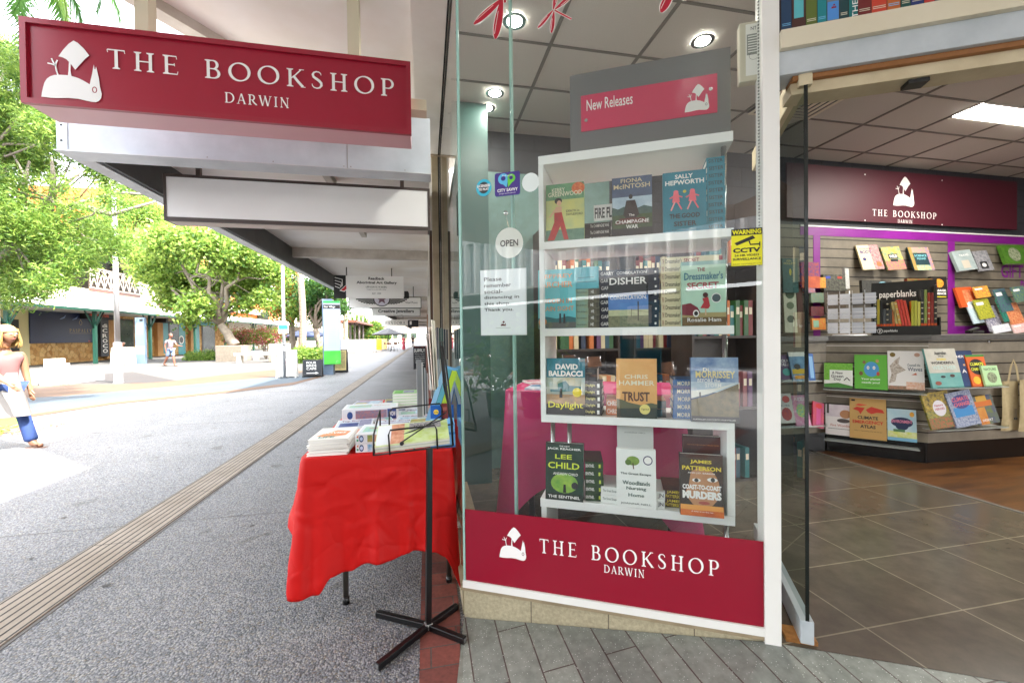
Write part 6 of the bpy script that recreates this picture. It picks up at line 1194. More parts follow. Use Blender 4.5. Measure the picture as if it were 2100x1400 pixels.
stack(1243, 1366, 3, .20, 2, .036, .15, c('#d88a68'), [T('CHRIS HAMMER', .02, .5, .2, .8, PWHITE, .02), ('r', .8, 1, 0, 1, c('#3a3634'))], 'orange novel lying behind the sunset novel', group='orange novel pair')
stack(1380, 1500, 3, .18, 5, .034, .15, c('#2f5f94', '#3a70a8', .4, 0, 6), [T('MORRISSEY', .08, .5, .22, .78, c('#e8e0c0'), .01)], 'blue novel lying behind the beach novel', group='blue novel stack')
stack(1199, 1236, 4, .17, 5, .036, .19, c('#16301c', '#2a4a20', .4, 0, 20), [T('SENTINEL', .02, .5, .3, .7, PWHITE, .01), ('r', .75, .85, .25, .7, c('#c8d84a'))], 'dark green thriller lying beside the lone figure thriller', yaw=.12, group='dark green thriller stack')
stack(1231, 1362, 4, .17, 2, .036, .17, c('#e8eae6'), [T('The Great Escape from Woodlands', .03, .5, .3, .7, c('#5a6a64')), T('JN', .9, .98, .2, .8, DK)], 'white novel lying behind the green tree novel', group='white novel pair', yaw=-.03)
wbook(1267, 893, 1341, 1030, 4, .30, .03, 'second white novel standing taller behind the green tree novel', c('#e4e6e2'), [T('JOANNA NELL', .2, .8, .90, .92, c('#7a8480'))], .02)
wbook(1402, 907, 1484, 1040, 4, .28, .035, 'second brown thriller standing behind the eyed face thriller', c('#3a1a14'), [('r', .0, 1, .8, .97, c('#4a1f18')), T('THE WORLDS BESTSELLING THRILLER WRITER', .1, .9, .86, .875, c('#c8884a'))], .02)
stack(1359, 1480, 4, .19, 2, .038, .17, c('#2a1a12', '#6a3818', .4, 0, 10), [T('JAMES', .06, .3, .5, .9, c('#f0d83a'), .02), T('PATTERSON', .04, .34, .08, .45, c('#f0d83a'), .02)], 'dark thriller with yellow spine lettering lying behind the eyed face thriller', group='yellow lettered thriller pair')
# price card with bold letters on the upper shelf
s0, z0_ = wpt(1218, 465, .22); s1, z1_ = wpt(1262, 433, .22); g = MB().mat(PWHITE); g.box(0, s1-s0+.05, 0, .075, -.003, 0); g.mat(DK).text('FIRE FLOOD', .004, s1-s0+.045, .012, .062, None, .0006, .03); tag(g.build('name_card', None, wfr(s0, SB[1][0]+.095, .225)), 'white card with bold black capitals lying on the black novels', 'card')
# new releases board
a = wpt(1170, 314, .22); b_ = wpt(1499, 266, .22); t1 = wpt(1168, 156, .22); t2 = wpt(1499, 95, .22)
nb = thing('new_releases_board', tuple(wp((a[0]+b_[0])/2, .22, a[1])), 'grey board with a pink New Releases panel standing on top of the display shelf', 'sign')
g = MB().mat(col('#6d6d6e', rough=.3)); z0_ = SB[0][0]+.001; zt = (t1[1]+t2[1])/2; g.box(a[0], b_[0], z0_, zt, -.225, -.221, WF); g.build('board', nb)
p0 = wpt(1192, 271, .22); p1 = wpt(1471, 231, .22); p2 = wpt(1188, 200, .22); p3 = wpt(1470, 150, .22); x0, x1, y0, y1 = p0[0], p1[0], (p0[1]+p1[1])/2, (p2[1]+p3[1])/2
g = MB().mat(col('#d0305a', rough=.2)); g.box(x0, x1, y0, y1, -.2205, -.217, WF); pp = g.build('pink_panel', nb)
g = MB().mat(PWHITE); F_ = WF @ Matrix.Translation((0, 0, -.2165)); wd = x1-x0; hh = y1-y0; g.text('New Releases', x0+wd*.045, x0+wd*.40, y0+hh*.55, y0+hh*.86, F_, 0, .008); g.build('lettering', pp); g = MB(); logo(g, x0+wd*.775, x0+wd*.945, y0+hh*.10, y0+hh*.80, F_, 0, PWHITE, DK); g.mat(STEEL)
for q in ((.04, .3), (.955, .62)): g.ell(x0+wd*q[0], y0+hh*q[1], .008, .008, F_, .0005, 10)
g.build('emblem', pp)
# ---- things on the glass
def glassrect(px0, py0, px1, py1, off=-.004):
    a = wpt(px0, py1, off); b_ = wpt(px1, py0, off); return a[0], b_[0], a[1], b_[1]
GF = lambda off: WF @ Matrix.Translation((0, 0, -off))
s, z = wpt(992, 385, -.004); g = MB(); F_ = GF(-.004); g.mat(c('#2fb0cc')).ell(s, z, .036, .038, F_, 0, 28); g.mat(c('#30383c')).ell(s, z, .024, .026, F_, .0004, 24); g.mat(PWHITE).text('LICENSED', s-.031, s+.031, z+.002, z+.014, F_, .0008, .04); g.text('TO PLAY', s-.025, s+.025, z-.013, z-.002, F_, .0008, .04); tag(g.build('round_sticker'), 'small round blue sticker with a dark centre at the left end of the window', 'sticker')
a, b_, z0_, z1_ = glassrect(1015, 350, 1066, 404); g = MB(); g.mat(c('#4a2a84', '#2a2f80', .4, 0, 8)).poly([(a+.006, z0_), (b_-.006, z0_), (b_, z0_+.006), (b_, z1_-.006), (b_-.006, z1_), (a+.006, z1_), (a, z1_-.006), (a, z0_+.006)], F_, .0); m_ = (a+b_)/2
for sx, m2, r_ in ((-.018, c('#5ab8e0'), .024), (.018, c('#6ac83a'), .019)): g.mat(m2).ell(m_+sx, z0_+.075, r_, r_, F_, .0004, 20); g.poly([(m_+sx-r_*.9, z0_+.070), (m_+sx+r_*.9, z0_+.070), (m_+sx*.2, z0_+.036)], F_, .0005); g.mat(c('#3a2a80')).ell(m_+sx, z0_+.077, r_*.45, r_*.45, F_, .0008, 16)
g.mat(PWHITE).text('CITY SAVVY', a+.012, b_-.010, z0_+.018, z0_+.032, F_, .0008, .02); g.text('find us on', a+.035, b_-.035, z1_-.018, z1_-.010, F_, .0008); g.text('google and facebook', a+.02, b_-.02, z0_+.007, z0_+.013, F_, .0008); tag(g.build('square_sticker'), 'purple square sticker with a heart of blue and green map pins', 'sticker')
s, z = wpt(1088, 374, -.004); g = MB().mat(c('#dfe6e2', rough=.5)); g.ell(s, z, .038, .041, F_, 0, 30); tag(g.build('blank_sticker'), 'plain white round sticker right of the purple map pin sticker', 'sticker')
s, z = wpt(1044, 498, .02); F2 = GF(.02); g = MB().mat(c('#e4e4dc', rough=.5)); g.ell(s, z, .064, .068, F2, -.003, 32, z1=.0); g.mat(INK).text('OPEN', s-.042, s+.042, z-.016, z+.014, F2, .0006, .02); op = g.build('open_sign'); tag(op, 'round white OPEN sign hanging on a cord behind the glass', 'sign'); g = MB().mat(STEEL); g.tube([WF @ V(s, z+.066, -.021), WF @ V(s-.008, z+.10, -.021), WF @ V(s-.01, z+.13, -.004)], .0012, 5); g.tube([WF @ V(s-.01, z+.13, -.004-.01), WF @ V(s-.01, z+.13, -.002)], .01, 10); g.build('cord', op)
a, b_, z0_, z1_ = glassrect(988, 551, 1077, 686, .01); F2 = GF(.01); g = MB().mat(c('#dfe4e4', rough=.3)); g.box(a-.004, b_+.004, z0_-.004, z1_+.004, -.004, -.001, F2); g.mat(c('#e8edee', rough=.5)).rect(a, b_, z0_, z1_, F2, .0); g.mat(INK); H_ = z1_-z0_; W_ = b_-a
for i, (t_, wd) in enumerate((('Please', .40), ('remember', .61), ('social-', .42), ('distancing in', .79), ('this shop.', .60), ('Thank you.', .66))): y_ = z1_-H_*(.165+.097*i); g.text(t_, a+W_*.07, a+W_*(.07+wd), y_, y_+H_*.062, F2, .0005, .012)
logo(g, a+W_*.44, a+W_*.56, z0_+H_*.13, z0_+H_*.21, F2, .0005, BURGD, PWHITE); g.mat(c('#8a8f90')).rect(a+W_*.33, a+W_*.66, z0_+H_*.10, z0_+H_*.105, F2, .0005)
tag(g.build('distancing_notice'), 'white laminated notice asking customers to remember social distancing', 'notice')
a, b_, z0_, z1_ = glassrect(1500, 466, 1563, 546); g = MB().mat(c('#e2dc1c', rough=.4)); F_ = GF(-.004); g.rect(a, b_, z0_, z1_, F_, 0); H_ = z1_-z0_; W_ = b_-a; g.mat(BLACK).rect(a, b_, z1_-H_*.18, z1_, F_, .0004); g.mat(c('#e2dc1c')).text('WARNING', a+W_*.03, b_-W_*.03, z1_-H_*.155, z1_-H_*.03, F_, .0008, .04); g.mat(BLACK)
g.poly([(a+W_*.10, z0_+H_*.62), (a+W_*.70, z0_+H_*.80), (a+W_*.78, z0_+H_*.72), (a+W_*.18, z0_+H_*.55)], F_, .0004); g.ribbon([(a+W_*.58, z0_+H_*.66), (a+W_*.62, z0_+H_*.56), (a+W_*.93, z0_+H_*.56)], W_*.05, F_, .0006); g.rect(a+W_*.90, a+W_*.94, z0_+H_*.50, z0_+H_*.62, F_, .0008)
g.text('CCTV', a+W_*.05, b_-W_*.05, z0_+H_*.35, z0_+H_*.48, F_, .0004, .05); g.text('24 HR VIDEO', a+W_*.1, b_-W_*.1, z0_+H_*.25, z0_+H_*.31, F_, .0004, .03); g.text('SURVEILLANCE', a+W_*.04, b_-W_*.04, z0_+H_*.145, z0_+H_*.21, F_, .0004, .03); g.text('BIOLINK SOLUTIONS PTY LTD', a+W_*.04, b_-W_*.04, z0_+H_*.03, z0_+H_*.06, F_, .0004); tag(g.build('warning_sticker'), 'yellow and black CCTV warning sticker at the right edge of the window', 'sticker')
def dragonfly(items, label):
    g = MB(); 
    for (px0, py0), (px1, py1), wd in items:
        a, b_ = wpt(px0, py0, -.004), wpt(px1, py1, -.004); dx, dy = b_[0]-a[0], b_[1]-a[1]; L_ = math.hypot(dx, dy); n = 9; pts = [(a[0]+dx*i/n, a[1]+dy*i/n) for i in range(n+1)]
        prof = [.25, .45, .65, .82, .94, 1, 1, .92, .7, .25] if wd > .012 else [1]*10
        g.mat(PWHITE).ribbon(pts, [wd*p*1.12+.003 for p in prof], F_, .0); g.mat(c('#b81830', rough=.4)).ribbon(pts, [wd*p for p in prof], F_, .0005)
        if wd > .012: g.mat(PWHITE).ribbon([(p[0]+dy/L_*wd*.22, p[1]-dx/L_*wd*.22) for p in pts[3:9]], .002, F_, .0009)
    tag(g.build('dragonfly_decal'), label, 'decal')
dragonfly([((1034, -5), (972, 50), .030), ((1030, -5), (1016, 80), .036), ((1035, -10), (1100, -60), .03), ((1028, -60), (1036, 6), .010)], 'large red dragonfly decal at the top left of the window')
dragonfly([((1134, 22), (1103, 58), .016), ((1136, 24), (1131, 68), .017), ((1138, 22), (1172, 40), .006), ((1135, 20), (1142, -20), .017), ((1138, 20), (1172, -8), .018)], 'small red dragonfly decal near the top of the window')
dragonfly([((1383, -30), (1356, 26), .034), ((1386, -30), (1410, 0), .03)], 'red dragonfly decal cut off by the top edge, right of the small one')
# device box and bead chain at the right end
a = wpt(1514, 165, .08); b_ = wpt(1556, 48, .08); ib = thing('intercom_box', tuple(wp(a[0], .08, a[1])), 'beige wall box with printed labels hanging at the top right behind the window', 'box'); g = MB().mat(col('#cfc8b0', rough=.5)); g.bbox(a[0], b_[0]+.01, a[1]-.02, b_[1], -.10, -.06, .004, WF); cs = g.build('case', ib); g = MB().mat(PAPER); F2 = GF(.0595); g.rect(a[0]+.022, b_[0]+.004, a[1]+.0, b_[1]-.01, F2, 0); g.mat(col('#8a8e86')).rect(a[0]+.026, b_[0], b_[1]-.13, b_[1]-.05, F2, .0005); g.mat(PAPER)
for k in range(7): g.rect(a[0]+.03, b_[0]-.004, b_[1]-.06-.01*k, b_[1]-.056-.01*k, F2, .0009)
g.mat(INK).text('NT', a[0]+.04, a[0]+.06, b_[1]-.035, b_[1]-.022, F2, .0005); g.ribbon([(a[0]+.05+.016*math.cos(t_), a[1]+.075+.016*math.sin(t_)) for t_ in [i*.5 for i in range(13)]], .001, F2, .0006); g.build('labels', cs)
s, _ = wpt(1556, 200, .03); g = MB().mat(col('#8f938c', rough=.3)); z = 3.1
while z > 1.55: g.sphere(tuple(WF @ V(s, z, -.03)), .0042, n=6, m=4); z -= .0125
tag(g.build('bead_chain'), 'grey bead blind chain hanging inside the right edge of the window', 'chain')
# low table with a magenta cloth just inside the window
PKC = col('#b0245c', '#c02e68', .6, 0, 3)
def cloth_table(F, x0, x1, y0, y1, zt, drop, corner, m, label, seed):
    """F: local x right, y up, z towards the viewer; table spans x0..x1 and z -y1..-y0"""
    per = []; r_ = .05; n = 16
    def seg_(a, b_, nrm, k):
        for i in range(k): per.append((a[0]+(b_[0]-a[0])*i/k, a[1]+(b_[1]-a[1])*i/k, nrm[0], nrm[1]))
    def arc(cx, cy, a0):
        for i in range(8): a = a0+PI/2*i/8; per.append((cx+r_*math.cos(a), cy+r_*math.sin(a), math.cos(a), math.sin(a)))
    seg_((x0+r_, y0), (x1-r_, y0), (0, -1), 30); arc(x1-r_, y0+r_, -PI/2); seg_((x1, y0+r_), (x1, y1-r_), (1, 0), 20); arc(x1-r_, y1-r_, 0); seg_((x1-r_, y1), (x0+r_, y1), (0, 1), 30); arc(x0+r_, y1-r_, PI/2); seg_((x0, y1-r_), (x0, y0+r_), (-1, 0), 20); arc(x0+r_, y0+r_, PI)
    N_ = len(per); cs = [34, 62, 100, 128]; rr = random.Random(seed); ph = rr.random()*6; g = MB().mat(m); vs_ = []; nv = 16
    for i, (x, y, nx, ny) in enumerate(per):
        cw = sum(math.exp(-(min(abs(i-c_), N_-abs(i-c_))/7)**2) for c_ in cs); L_ = drop+(corner-drop)*min(1, cw)
        for j in range(nv+1):
            v_ = j/nv; e = v_**1.3; o_ = .004+e*(.03+.02*math.sin(i*.33+ph)+.010*math.sin(i*.71))+cw*e*.05
            vs_.append((x+nx*o_, zt-L_*v_, -(y+ny*o_)))
    g.smooth = True; g.add(vs_, [(i*(nv+1)+j, ((i+1) % N_)*(nv+1)+j, ((i+1) % N_)*(nv+1)+j+1, i*(nv+1)+j+1) for i in range(N_) for j in range(nv)], F); g.add([(p[0], zt, -p[1]) for p in per], [list(range(N_))], F)
    return tag(g.build('tablecloth'), label, 'tablecloth')
cloth_table(WF, .035, 1.02, .56, 1.15, .98, .52, .80, PKC, 'deep pink cloth with hanging corners on a low table inside the window', 4)
tt = thing('display_table', tuple(wp(.55, .85, ZE)), 'low display table hidden under the deep pink cloth inside the window', 'table'); g = MB().mat(col('#c8c0b0')); g.box(.13, .99, .94, .972, -1.12, -.59, WF); g.build('tabletop', tt)
for s_ in (.16, .94):
    for d_ in (.64, 1.06): g = MB().mat(DK); g.box(s_, s_+.03, .13, .9395, -d_-.03, -d_, WF); g.build('leg', tt)
r = random.Random(8)
for k, (s_, d_, nm) in enumerate(((.15, .60, 'blue and white brochure'), (.30, .66, 'pale green brochure'), (.13, .86, 'pink edged brochure'), (.33, .92, 'yellow brochure'))):
    mb = flatbook(.13, .18, .012, col(['#7a9cc0', '#a8c8a0', '#d8a0b0', '#d8c870'][k], '#e8e8e4', .4, 0, 30), PAPER, [], [('r', .1, .9, .5, .9, col(['#3a6a9a', '#5a8a5a', '#b04a6a', '#b88a2a'][k]))]); tag(mb.build('brochure', None, WF @ Matrix.Translation((s_, .9815, -d_)) @ Matrix.Rotation(.3*k, 4, 'Y') @ Matrix.Rotation(-PI/2, 4, 'X')), nm+' lying on the deep pink cloth inside the window', 'brochure')
# ================================================================ inside the shop
SLW = brickmat('slat_board', 3.0, .10, .006, '#8f8676', '#857c6c', '#2e2924', 0, rough=.5, nscale=6, bstr=.5, rot=(PI/2, 0, 0))
SLM = brickmat('slat_front', 3.0, .10, .006, '#a89e8c', '#9c927f', '#3a342c', 0, rough=.5, nscale=6, bstr=.5, rot=(PI/2, 0, 0))
B_, C2, D2, A2 = V(3.86, 3.40, 0), V(4.33, 2.86, 0), V(6.6, 2.74, 0), V(2.75, 3.46, 0)
ct = thing('shop_counter', (4.3, 3.2, ZE), 'angled shop counter with grey timber slat front, dark top and black kickboard', 'counter')
def poly4(off):
    return [A2, B_, C2, D2]
def seg(g, P0, P1, z0, z1, d0, d1):
    u = (P1-P0); F_ = frame((P0.x, P0.y, 0), u, (0, 0, 1)); g.box(0, u.length, z0, z1, -d1, -d0, F_); return F_
g = MB().mat(col('#0c0c0c', rough=.25)); [seg(g, *s, ZE, .31, .02, .06) for s in ((A2, B_), (B_, C2), (C2, D2))]; g.build('kickboard', ct)
g = MB().mat(SLM); [seg(g, *s, .311, 1.215, 0, .03) for s in ((A2, B_), (B_, C2), (C2, D2))]; g.build('slat_front', ct)
g = MB().mat(col('#e4e0d8', rough=.4))
for z in (.47, .67, .87, .965, 1.165): seg(g, B_, C2, z, z+.006, -.003, 0)
g.build('slat_trim', ct)
g = MB().mat(col('#6a6864', '#5a5854', .35, 0, 20)); o_ = .03; g.poly([(A2.x, A2.y-o_), (B_.x-.01, B_.y-o_), (C2.x-.01, C2.y-o_), (4.36, 2.83), (D2.x, D2.y-o_), (D2.x, 3.70), (A2.x, 3.70)], None, 1.216, 1.262); g.build('worktop', ct)
LEDGE = glassmat('acrylic', (.9, .93, .92))
FAB = frame((A2.x, A2.y, 0), B_-A2, (0, 0, 1)); FBC = frame((B_.x, B_.y, 0), C2-B_, (0, 0, 1)); FCD = frame((C2.x, C2.y, 0), D2-C2, (0, 0, 1)); FWL = frame((0, 3.75, 0), (1, 0, 0), (0, 0, 1))
def fpt(F, px, py, off=0.0):
    n = F.to_3x3() @ V(0, 0, 1); o = F.translation+n*off; q = F.inverted() @ at(px, py, pl=(o, n)); return q.x, q.y
def fbook(F, r, label, cover, cmds, lean=.22, off=.10, t_=.015, tilt=0, spine=None):
    x0, y0 = fpt(F, r[0], r[3], off); x1, _ = fpt(F, r[2], r[3], off); _, y1 = fpt(F, r[0], r[1], off)
    mb = bookmb(x1-x0, (y1-y0)/math.cos(lean)*.99, t_, cover, PAPER, cmds, spine); o = mb.build('book', None, F @ Matrix.Translation((x0, y0, off)) @ Matrix.Rotation(tilt, 4, 'Z') @ Matrix.Rotation(-lean, 4, 'X')); return tag(o, label, 'book')
def ledge(F, px0, px1, py, label, off=.0):
    x0, y0 = fpt(F, px0, py, .1); x1, _ = fpt(F, px1, py, .1); g = MB().mat(col('#c8ccc8', rough=.15)); g.box(x0, x1, y0-.006, y0-.001, .001, .125, F); g.mat(LEDGE).box(x0, x1, y0-.001, y0+.02, .122, .125, F); tag(g.build('clear_ledge'), label, 'ledge')
lf = c('#5aa82a', '#8ac84a', .5, 0, 60)
fbook(FBC, (1690, 744, 1749, 793), 'small white picture book framed by green leaves', c('#eef2ea'), [('r', 0, 1, .72, 1, lf), ('r', 0, .2, .3, 1, lf), ('p', [(0, 0), (0, .14), (.5, .2), (1, .08), (1, 0)], c('#4a8a3a')), T('A New', .28, .66, .55, .66, DK), T('Green', .25, .68, .41, .53, DK), T('Day', .35, .6, .27, .39, DK), ('l', [(.7, .3), (.8, .42), (.9, .3)], .04, DK)])
fbook(FBC, (1753, 727, 1821, 796), 'square lime green picture book with a smiling blue globe', c('#62b53a', rough=.4), [('e', .52, .58, .23, .22, c('#4a9ad0')), ('e', .42, .62, .04, .05, PWHITE), ('e', .60, .62, .04, .05, PWHITE), ('e', .42, .62, .015, .02, DK), ('e', .60, .62, .015, .02, DK), ('e', .2, .45, .06, .06, c('#7a5a3a')), ('e', .3, .78, .05, .05, c('#8a6a4a')), ('e', .7, .82, .05, .05, c('#c89a6a')), ('e', .72, .45, .05, .06, c('#b04a3a')), T('Your planet', .2, .78, .25, .32, PWHITE, .02), T('needs you!', .22, .76, .15, .22, PWHITE, .02), T('A childrens guide', .25, .75, .08, .10, DK)])
fbook(FBC, (1822, 719, 1897, 797), 'large white picture book with a sketched leafy sea dragon', c('#eceae6', rough=.4), [('e', .14, .90, .08, .06, c('#7a6420')), ('e', .82, .90, .08, .05, c('#c8a088')), ('p', [(.02, .15), (.2, .2), (.25, .4), (.5, .5), (.3, .65), (.35, .85), (.2, .75), (.05, .6), (.1, .4)], c('#8a7a68', '#e4dcd0', .6, 0, 60)), ('r', 0, .98, .0, .09, c('#c88a6a', '#5a6a5a', .6, 0, 50)), ('r', .5, 1, .02, .2, c('#e0a07a', '#e8d8c8', .6, 0, 70)), T('Counsell the', .55, .9, .60, .67, c('#5a6a70')), T('Waves', .55, .95, .48, .58, c('#4a5a68'), .01), ('p', [(.65, .38), (.78, .44), (.8, .38)], c('#c8704a'))])
fbook(FBC, (1693, 829, 1746, 889), 'white picture book with a small wombat in mist', c('#e9e4e2', rough=.4), [('r', 0, 1, .6, 1, c('#c8bcc4', '#e8e0e4', .5, 0, 10)), ('e', .78, .70, .22, .14, c('#b8845a')), ('e', .7, .48, .25, .07, c('#4a4440')), ('r', .05, .14, .7, 1, c('#4a4444')), T('Fire Wombat', .2, 1.0, .28, .36, c('#c07a68')), ('r', .1, 1, .2, .215, c('#6a6460'))])
fbook(FBC, (1743, 816, 1819, 896), 'tan atlas with a red world map and bold title', c('#c8a05c', rough=.5), [('p', [(.08, .72), (.2, .78), (.42, .76), (.36, .68), (.3, .6), (.24, .68)], c('#c8321e')), ('p', [(.45, .72), (.6, .80), (.9, .74), (.95, .66), (.75, .66), (.6, .62), (.5, .66)], c('#c8321e')), ('p', [(.15, .82), (.25, .86), (.5, .84), (.3, .80)], c('#d84a2a')), T('CLIMATE', .22, .78, .48, .56, DK, .03), T('EMERGENCY', .08, .92, .37, .45, c('#c8321e'), .03), T('ATLAS', .29, .71, .26, .34, DK, .03), T('What is happening what we can do', .12, .88, .18, .20, DK), ('r', .05, .15, .92, .96, DK)], off=.11)
fbook(FBC, (1821, 838, 1881, 901), 'pale blue childrens book with a dark blue title cloud', c('#a8d4e4', '#d4e8ee', .4, 0, 8), [('r', 0, 1, .1, .3, c('#c8d83a', '#e8ecc8', .5, 0, 20)), ('e', .5, .58, .38, .16, c('#1f3058')), ('e', .5, .46, .22, .12, c('#1f3058')), T('ENVIRONMENT', .14, .86, .56, .66, c('#e88aa8'), .03), ('e', .85, .85, .08, .08, c('#f0b03a')), ('r', .2, .6, .28, .36, c('#5a8a5a')), ('r', 0, 1, 0, .1, c('#7ab8d8'))])
ledge(FBC, 1688, 1900, 797, 'clear acrylic ledge under the upper row of picture books'); ledge(FBC, 1690, 1886, 900, 'clear acrylic ledge under the lower row with the tan atlas')
fbook(FCD, (1914, 715, 1978, 796), 'tall teal and cream picture book with hand drawn creatures', c('#5a9a98', '#7ab0a8', .5, 0, 8), [('r', 0, 1, .38, 1, c('#c4c0b4', '#b0b0a4', .5, 0, 10)), T('WILD', .4, .58, .78, .82, DK, .02), T('WEIRD', .32, .64, .70, .75, c('#e0c82a'), .03), T('WONDERFUL', .12, .88, .60, .67, DK, .03), T('WEATHER', .12, .9, .46, .56, c('#b8d0c8'), .02), T('Australian', .3, .68, .84, .93, DK), ('e', .4, .28, .08, .03, DK), ('e', .7, .3, .08, .04, c('#4a2a24')), ('e', .2, .12, .1, .05, c('#8a4a3a'))])
fbook(FCD, (1974, 719, 2011, 793), 'dark blue picture book with white letters tucked behind the teal one', c('#1d3a6c', '#152c58', .5, 0, 8), [T('HERE', .1, .6, .8, .87, PWHITE), T('A F', .2, .7, .38, .48, PWHITE), ('e', .4, .6, .06, .03, c('#c89a6a'))], off=.085)
fbook(FCD, (1996, 728, 2034, 793), 'orange and black climate book with a green edge', c('#d8601c'), [('e', .5, .62, .42, .25, c('#1a1614')), ('r', 0, 1, .94, 1, c('#3a8a2a')), T('CLIMATE', .14, .86, .66, .76, c('#e0e03a'), .03), T('CHANGE', .14, .8, .5, .6, c('#e0e03a'), .03), ('e', .3, .2, .2, .12, c('#e8b82a')), ('e', .75, .14, .15, .1, c('#f0c83a'))], off=.095)
fbook(FCD, (2023, 750, 2056, 792), 'small pale green nature book in front of the orange one', c('#b4d8a4', rough=.5), [T('NATURE', .12, .88, .76, .88, c('#3a5a3a'), .01), ('e', .5, .42, .3, .26, c('#5a5a4a', '#a8b890', .6, 0, 50))], off=.115)
fbook(FCD, (1912, 809, 1966, 882), 'busy green and black childrens book, left of the lower slat row', c('#4a5a3a', '#b8a840', .5, 0, 40), [('r', 0, 1, .5, 1, c('#2a2a24', '#d8b83a', .5, 0, 30)), ('r', 0, 1, 0, .3, c('#3a7a3a', '#c85a3a', .5, 0, 50)), ('e', .52, .55, .24, .22, c('#e4e0e4')), T('Nature', .36, .68, .6, .66, c('#b83a4a'), .02), T('HEROES', .34, .70, .5, .56, c('#b83a4a'), .02)], tilt=.10)
fbook(FCD, (1964, 808, 2014, 878), 'white and blue climate change activity book leaning in the lower row', c('#c4ccd8', '#5a6a9a', .5, 0, 60), [('r', .1, .9, .28, .55, c('#3a90d0')), ('e', .5, .7, .36, .2, c('#4a4a90')), T('CLIMATE', .16, .84, .72, .84, c('#e06a7a'), .03), T('CHANGE', .18, .82, .58, .69, c('#e8707c'), .03)], tilt=.14, off=.115)
fbook(FCD, (2010, 815, 2052, 872), 'orange and purple book at the right of the lower slat row', c('#4a4a80', '#7a8a3a', .5, 0, 14), [('r', 0, .9, .62, .82, c('#e07a2a')), ('r', .1, .5, .0, .6, c('#c8641c', '#e8b04a', .5, 0, 8)), ('r', .2, .7, .8, 1, c('#d8a83a')), T('DESERT', .2, .7, .1, .18, PWHITE)], tilt=.10, off=.105)
ledge(FCD, 1916, 2062, 797, 'clear acrylic ledge under the teal and orange books'); ledge(FCD, 1918, 2062, 882, 'clear acrylic ledge under the climate activity book')
fbook(FAB, (1602, 728, 1630, 778), 'purple childrens book seen through the door glass, left of the upper row', c('#5a2a6a', '#3a2a5a', .5, 0, 10), [T('SOUP', .1, .8, .7, .82, PWHITE, .02), T('TALES', .1, .85, .55, .67, PWHITE, .02), ('e', .5, .3, .3, .15, c('#3aa8a0'))])
fbook(FAB, (1627, 722, 1660, 782), 'blue toy brick book with a yellow block, seen through the door glass', c('#2a5a90', '#8ab8d8', .4, 0, 12), [('r', .05, .9, .25, .42, c('#e0b82a')), ('r', .15, .8, .08, .2, c('#e8a02a')), ('r', 0, 1, .85, 1, PWHITE), ('e', .4, .5, .2, .1, c('#3a3a3a'))], off=.12)
fbook(FAB, (1661, 724, 1673, 780), 'blue book edge just right of the door glass', c('#2a5aa0'), [('r', .2, .8, .1, .9, c('#7aa8d0'))], tilt=-.1)
fbook(FAB, (1602, 808, 1632, 868), 'white picture book with red blossoms seen through the door glass', c('#e0dcd8'), [('e', .5, .3, .35, .22, c('#c8402a', '#8a2a4a', .5, 0, 40)), ('e', .6, .8, .25, .12, c('#d84a4a')), T('FLORA', .2, .8, .55, .62, c('#4a6a8a'))])
fbook(FAB, (1634, 812, 1664, 874), 'pink and turquoise puzzle book seen through the door glass', c('#d860a0', '#e8c8d8', .5, 0, 20), [('e', .5, .5, .34, .22, c('#3ab0b8', '#e8e03a', .5, 0, 50)), T('PUZZLE', .15, .85, .82, .92, PWHITE, .03)])
fbook(FAB, (1667, 822, 1690, 874), 'magenta book leaning right of the door glass in the lower row', c('#a82a6a', '#d84a4a', .4, 0, 8), [('r', .3, .7, .1, .9, c('#c84a8a')), ('e', .5, .85, .3, .1, c('#d82a2a'))], tilt=-.25)
ledge(FAB, 1600, 1682, 782, 'clear acrylic ledge behind the door glass, upper row'); ledge(FAB, 1600, 1692, 876, 'clear acrylic ledge behind the door glass, lower row')
# tote bags
for k, (px0, px1, pyt, nm) in enumerate(((2058, 2092, 782, 'natural canvas tote bag with dark letters hanging at the end of the counter'), (2085, 2120, 778, 'second canvas tote bag hanging in front of the lettered one'))):
    x0, y0 = fpt(FCD, px0, 884, .06); x1, _ = fpt(FCD, px1, 884, .06); _, y1 = fpt(FCD, px0, pyt, .06); t = thing('tote_bag', tuple(FCD @ V(x0, y0, .06)), nm, 'bag'); F_ = FCD @ Matrix.Translation((0, 0, .04+.03*k)); cv = col('#c4b48c', '#b4a47c', .9, 0, 25); n = 8; vs_ = []
    for j in range(n+1):
        for i in range(n+1): u_, v_ = i/n, j/n; vs_.append((x0+(x1-x0)*u_+.006*math.sin(v_*6), y0+(y1-y0)*v_, .012*math.sin(u_*7+v_*2)+.012*(1-abs(2*u_-1))))
    g = MB().mat(cv); g.smooth = True; g.add(vs_, [(j*(n+1)+i, j*(n+1)+i+1, (j+1)*(n+1)+i+1, (j+1)*(n+1)+i) for j in range(n) for i in range(n)], F_); bd = g.build('bag_body', t)
    g = MB().mat(cv); xm = (x0+x1)/2; g.ribbon([(xm-.06, y1-.01), (xm-.03, y1+.13), (xm, y1+.19), (xm+.03, y1+.13), (xm+.06, y1-.01)], .022, F_, .03); g.build('strap', t)
    if k == 0: g = MB().mat(INK); g.text('LIL', x0+.10, x0+.14, y0+.1, y0+.2, F_, .0285, .03); g.build('lettering', bd)
x_, y_ = fpt(FCD, 2030, 698, .01); g = MB().mat(STEEL); g.tube([FCD @ V(x_+.012*math.cos(a_), y_-.01+.012*math.sin(a_), .01) for a_ in [PI*.5+i*.5 for i in range(9)]], .003, 6); tag(g.build('hook'), 'small silver hook on the slat front under the worktop', 'hook')
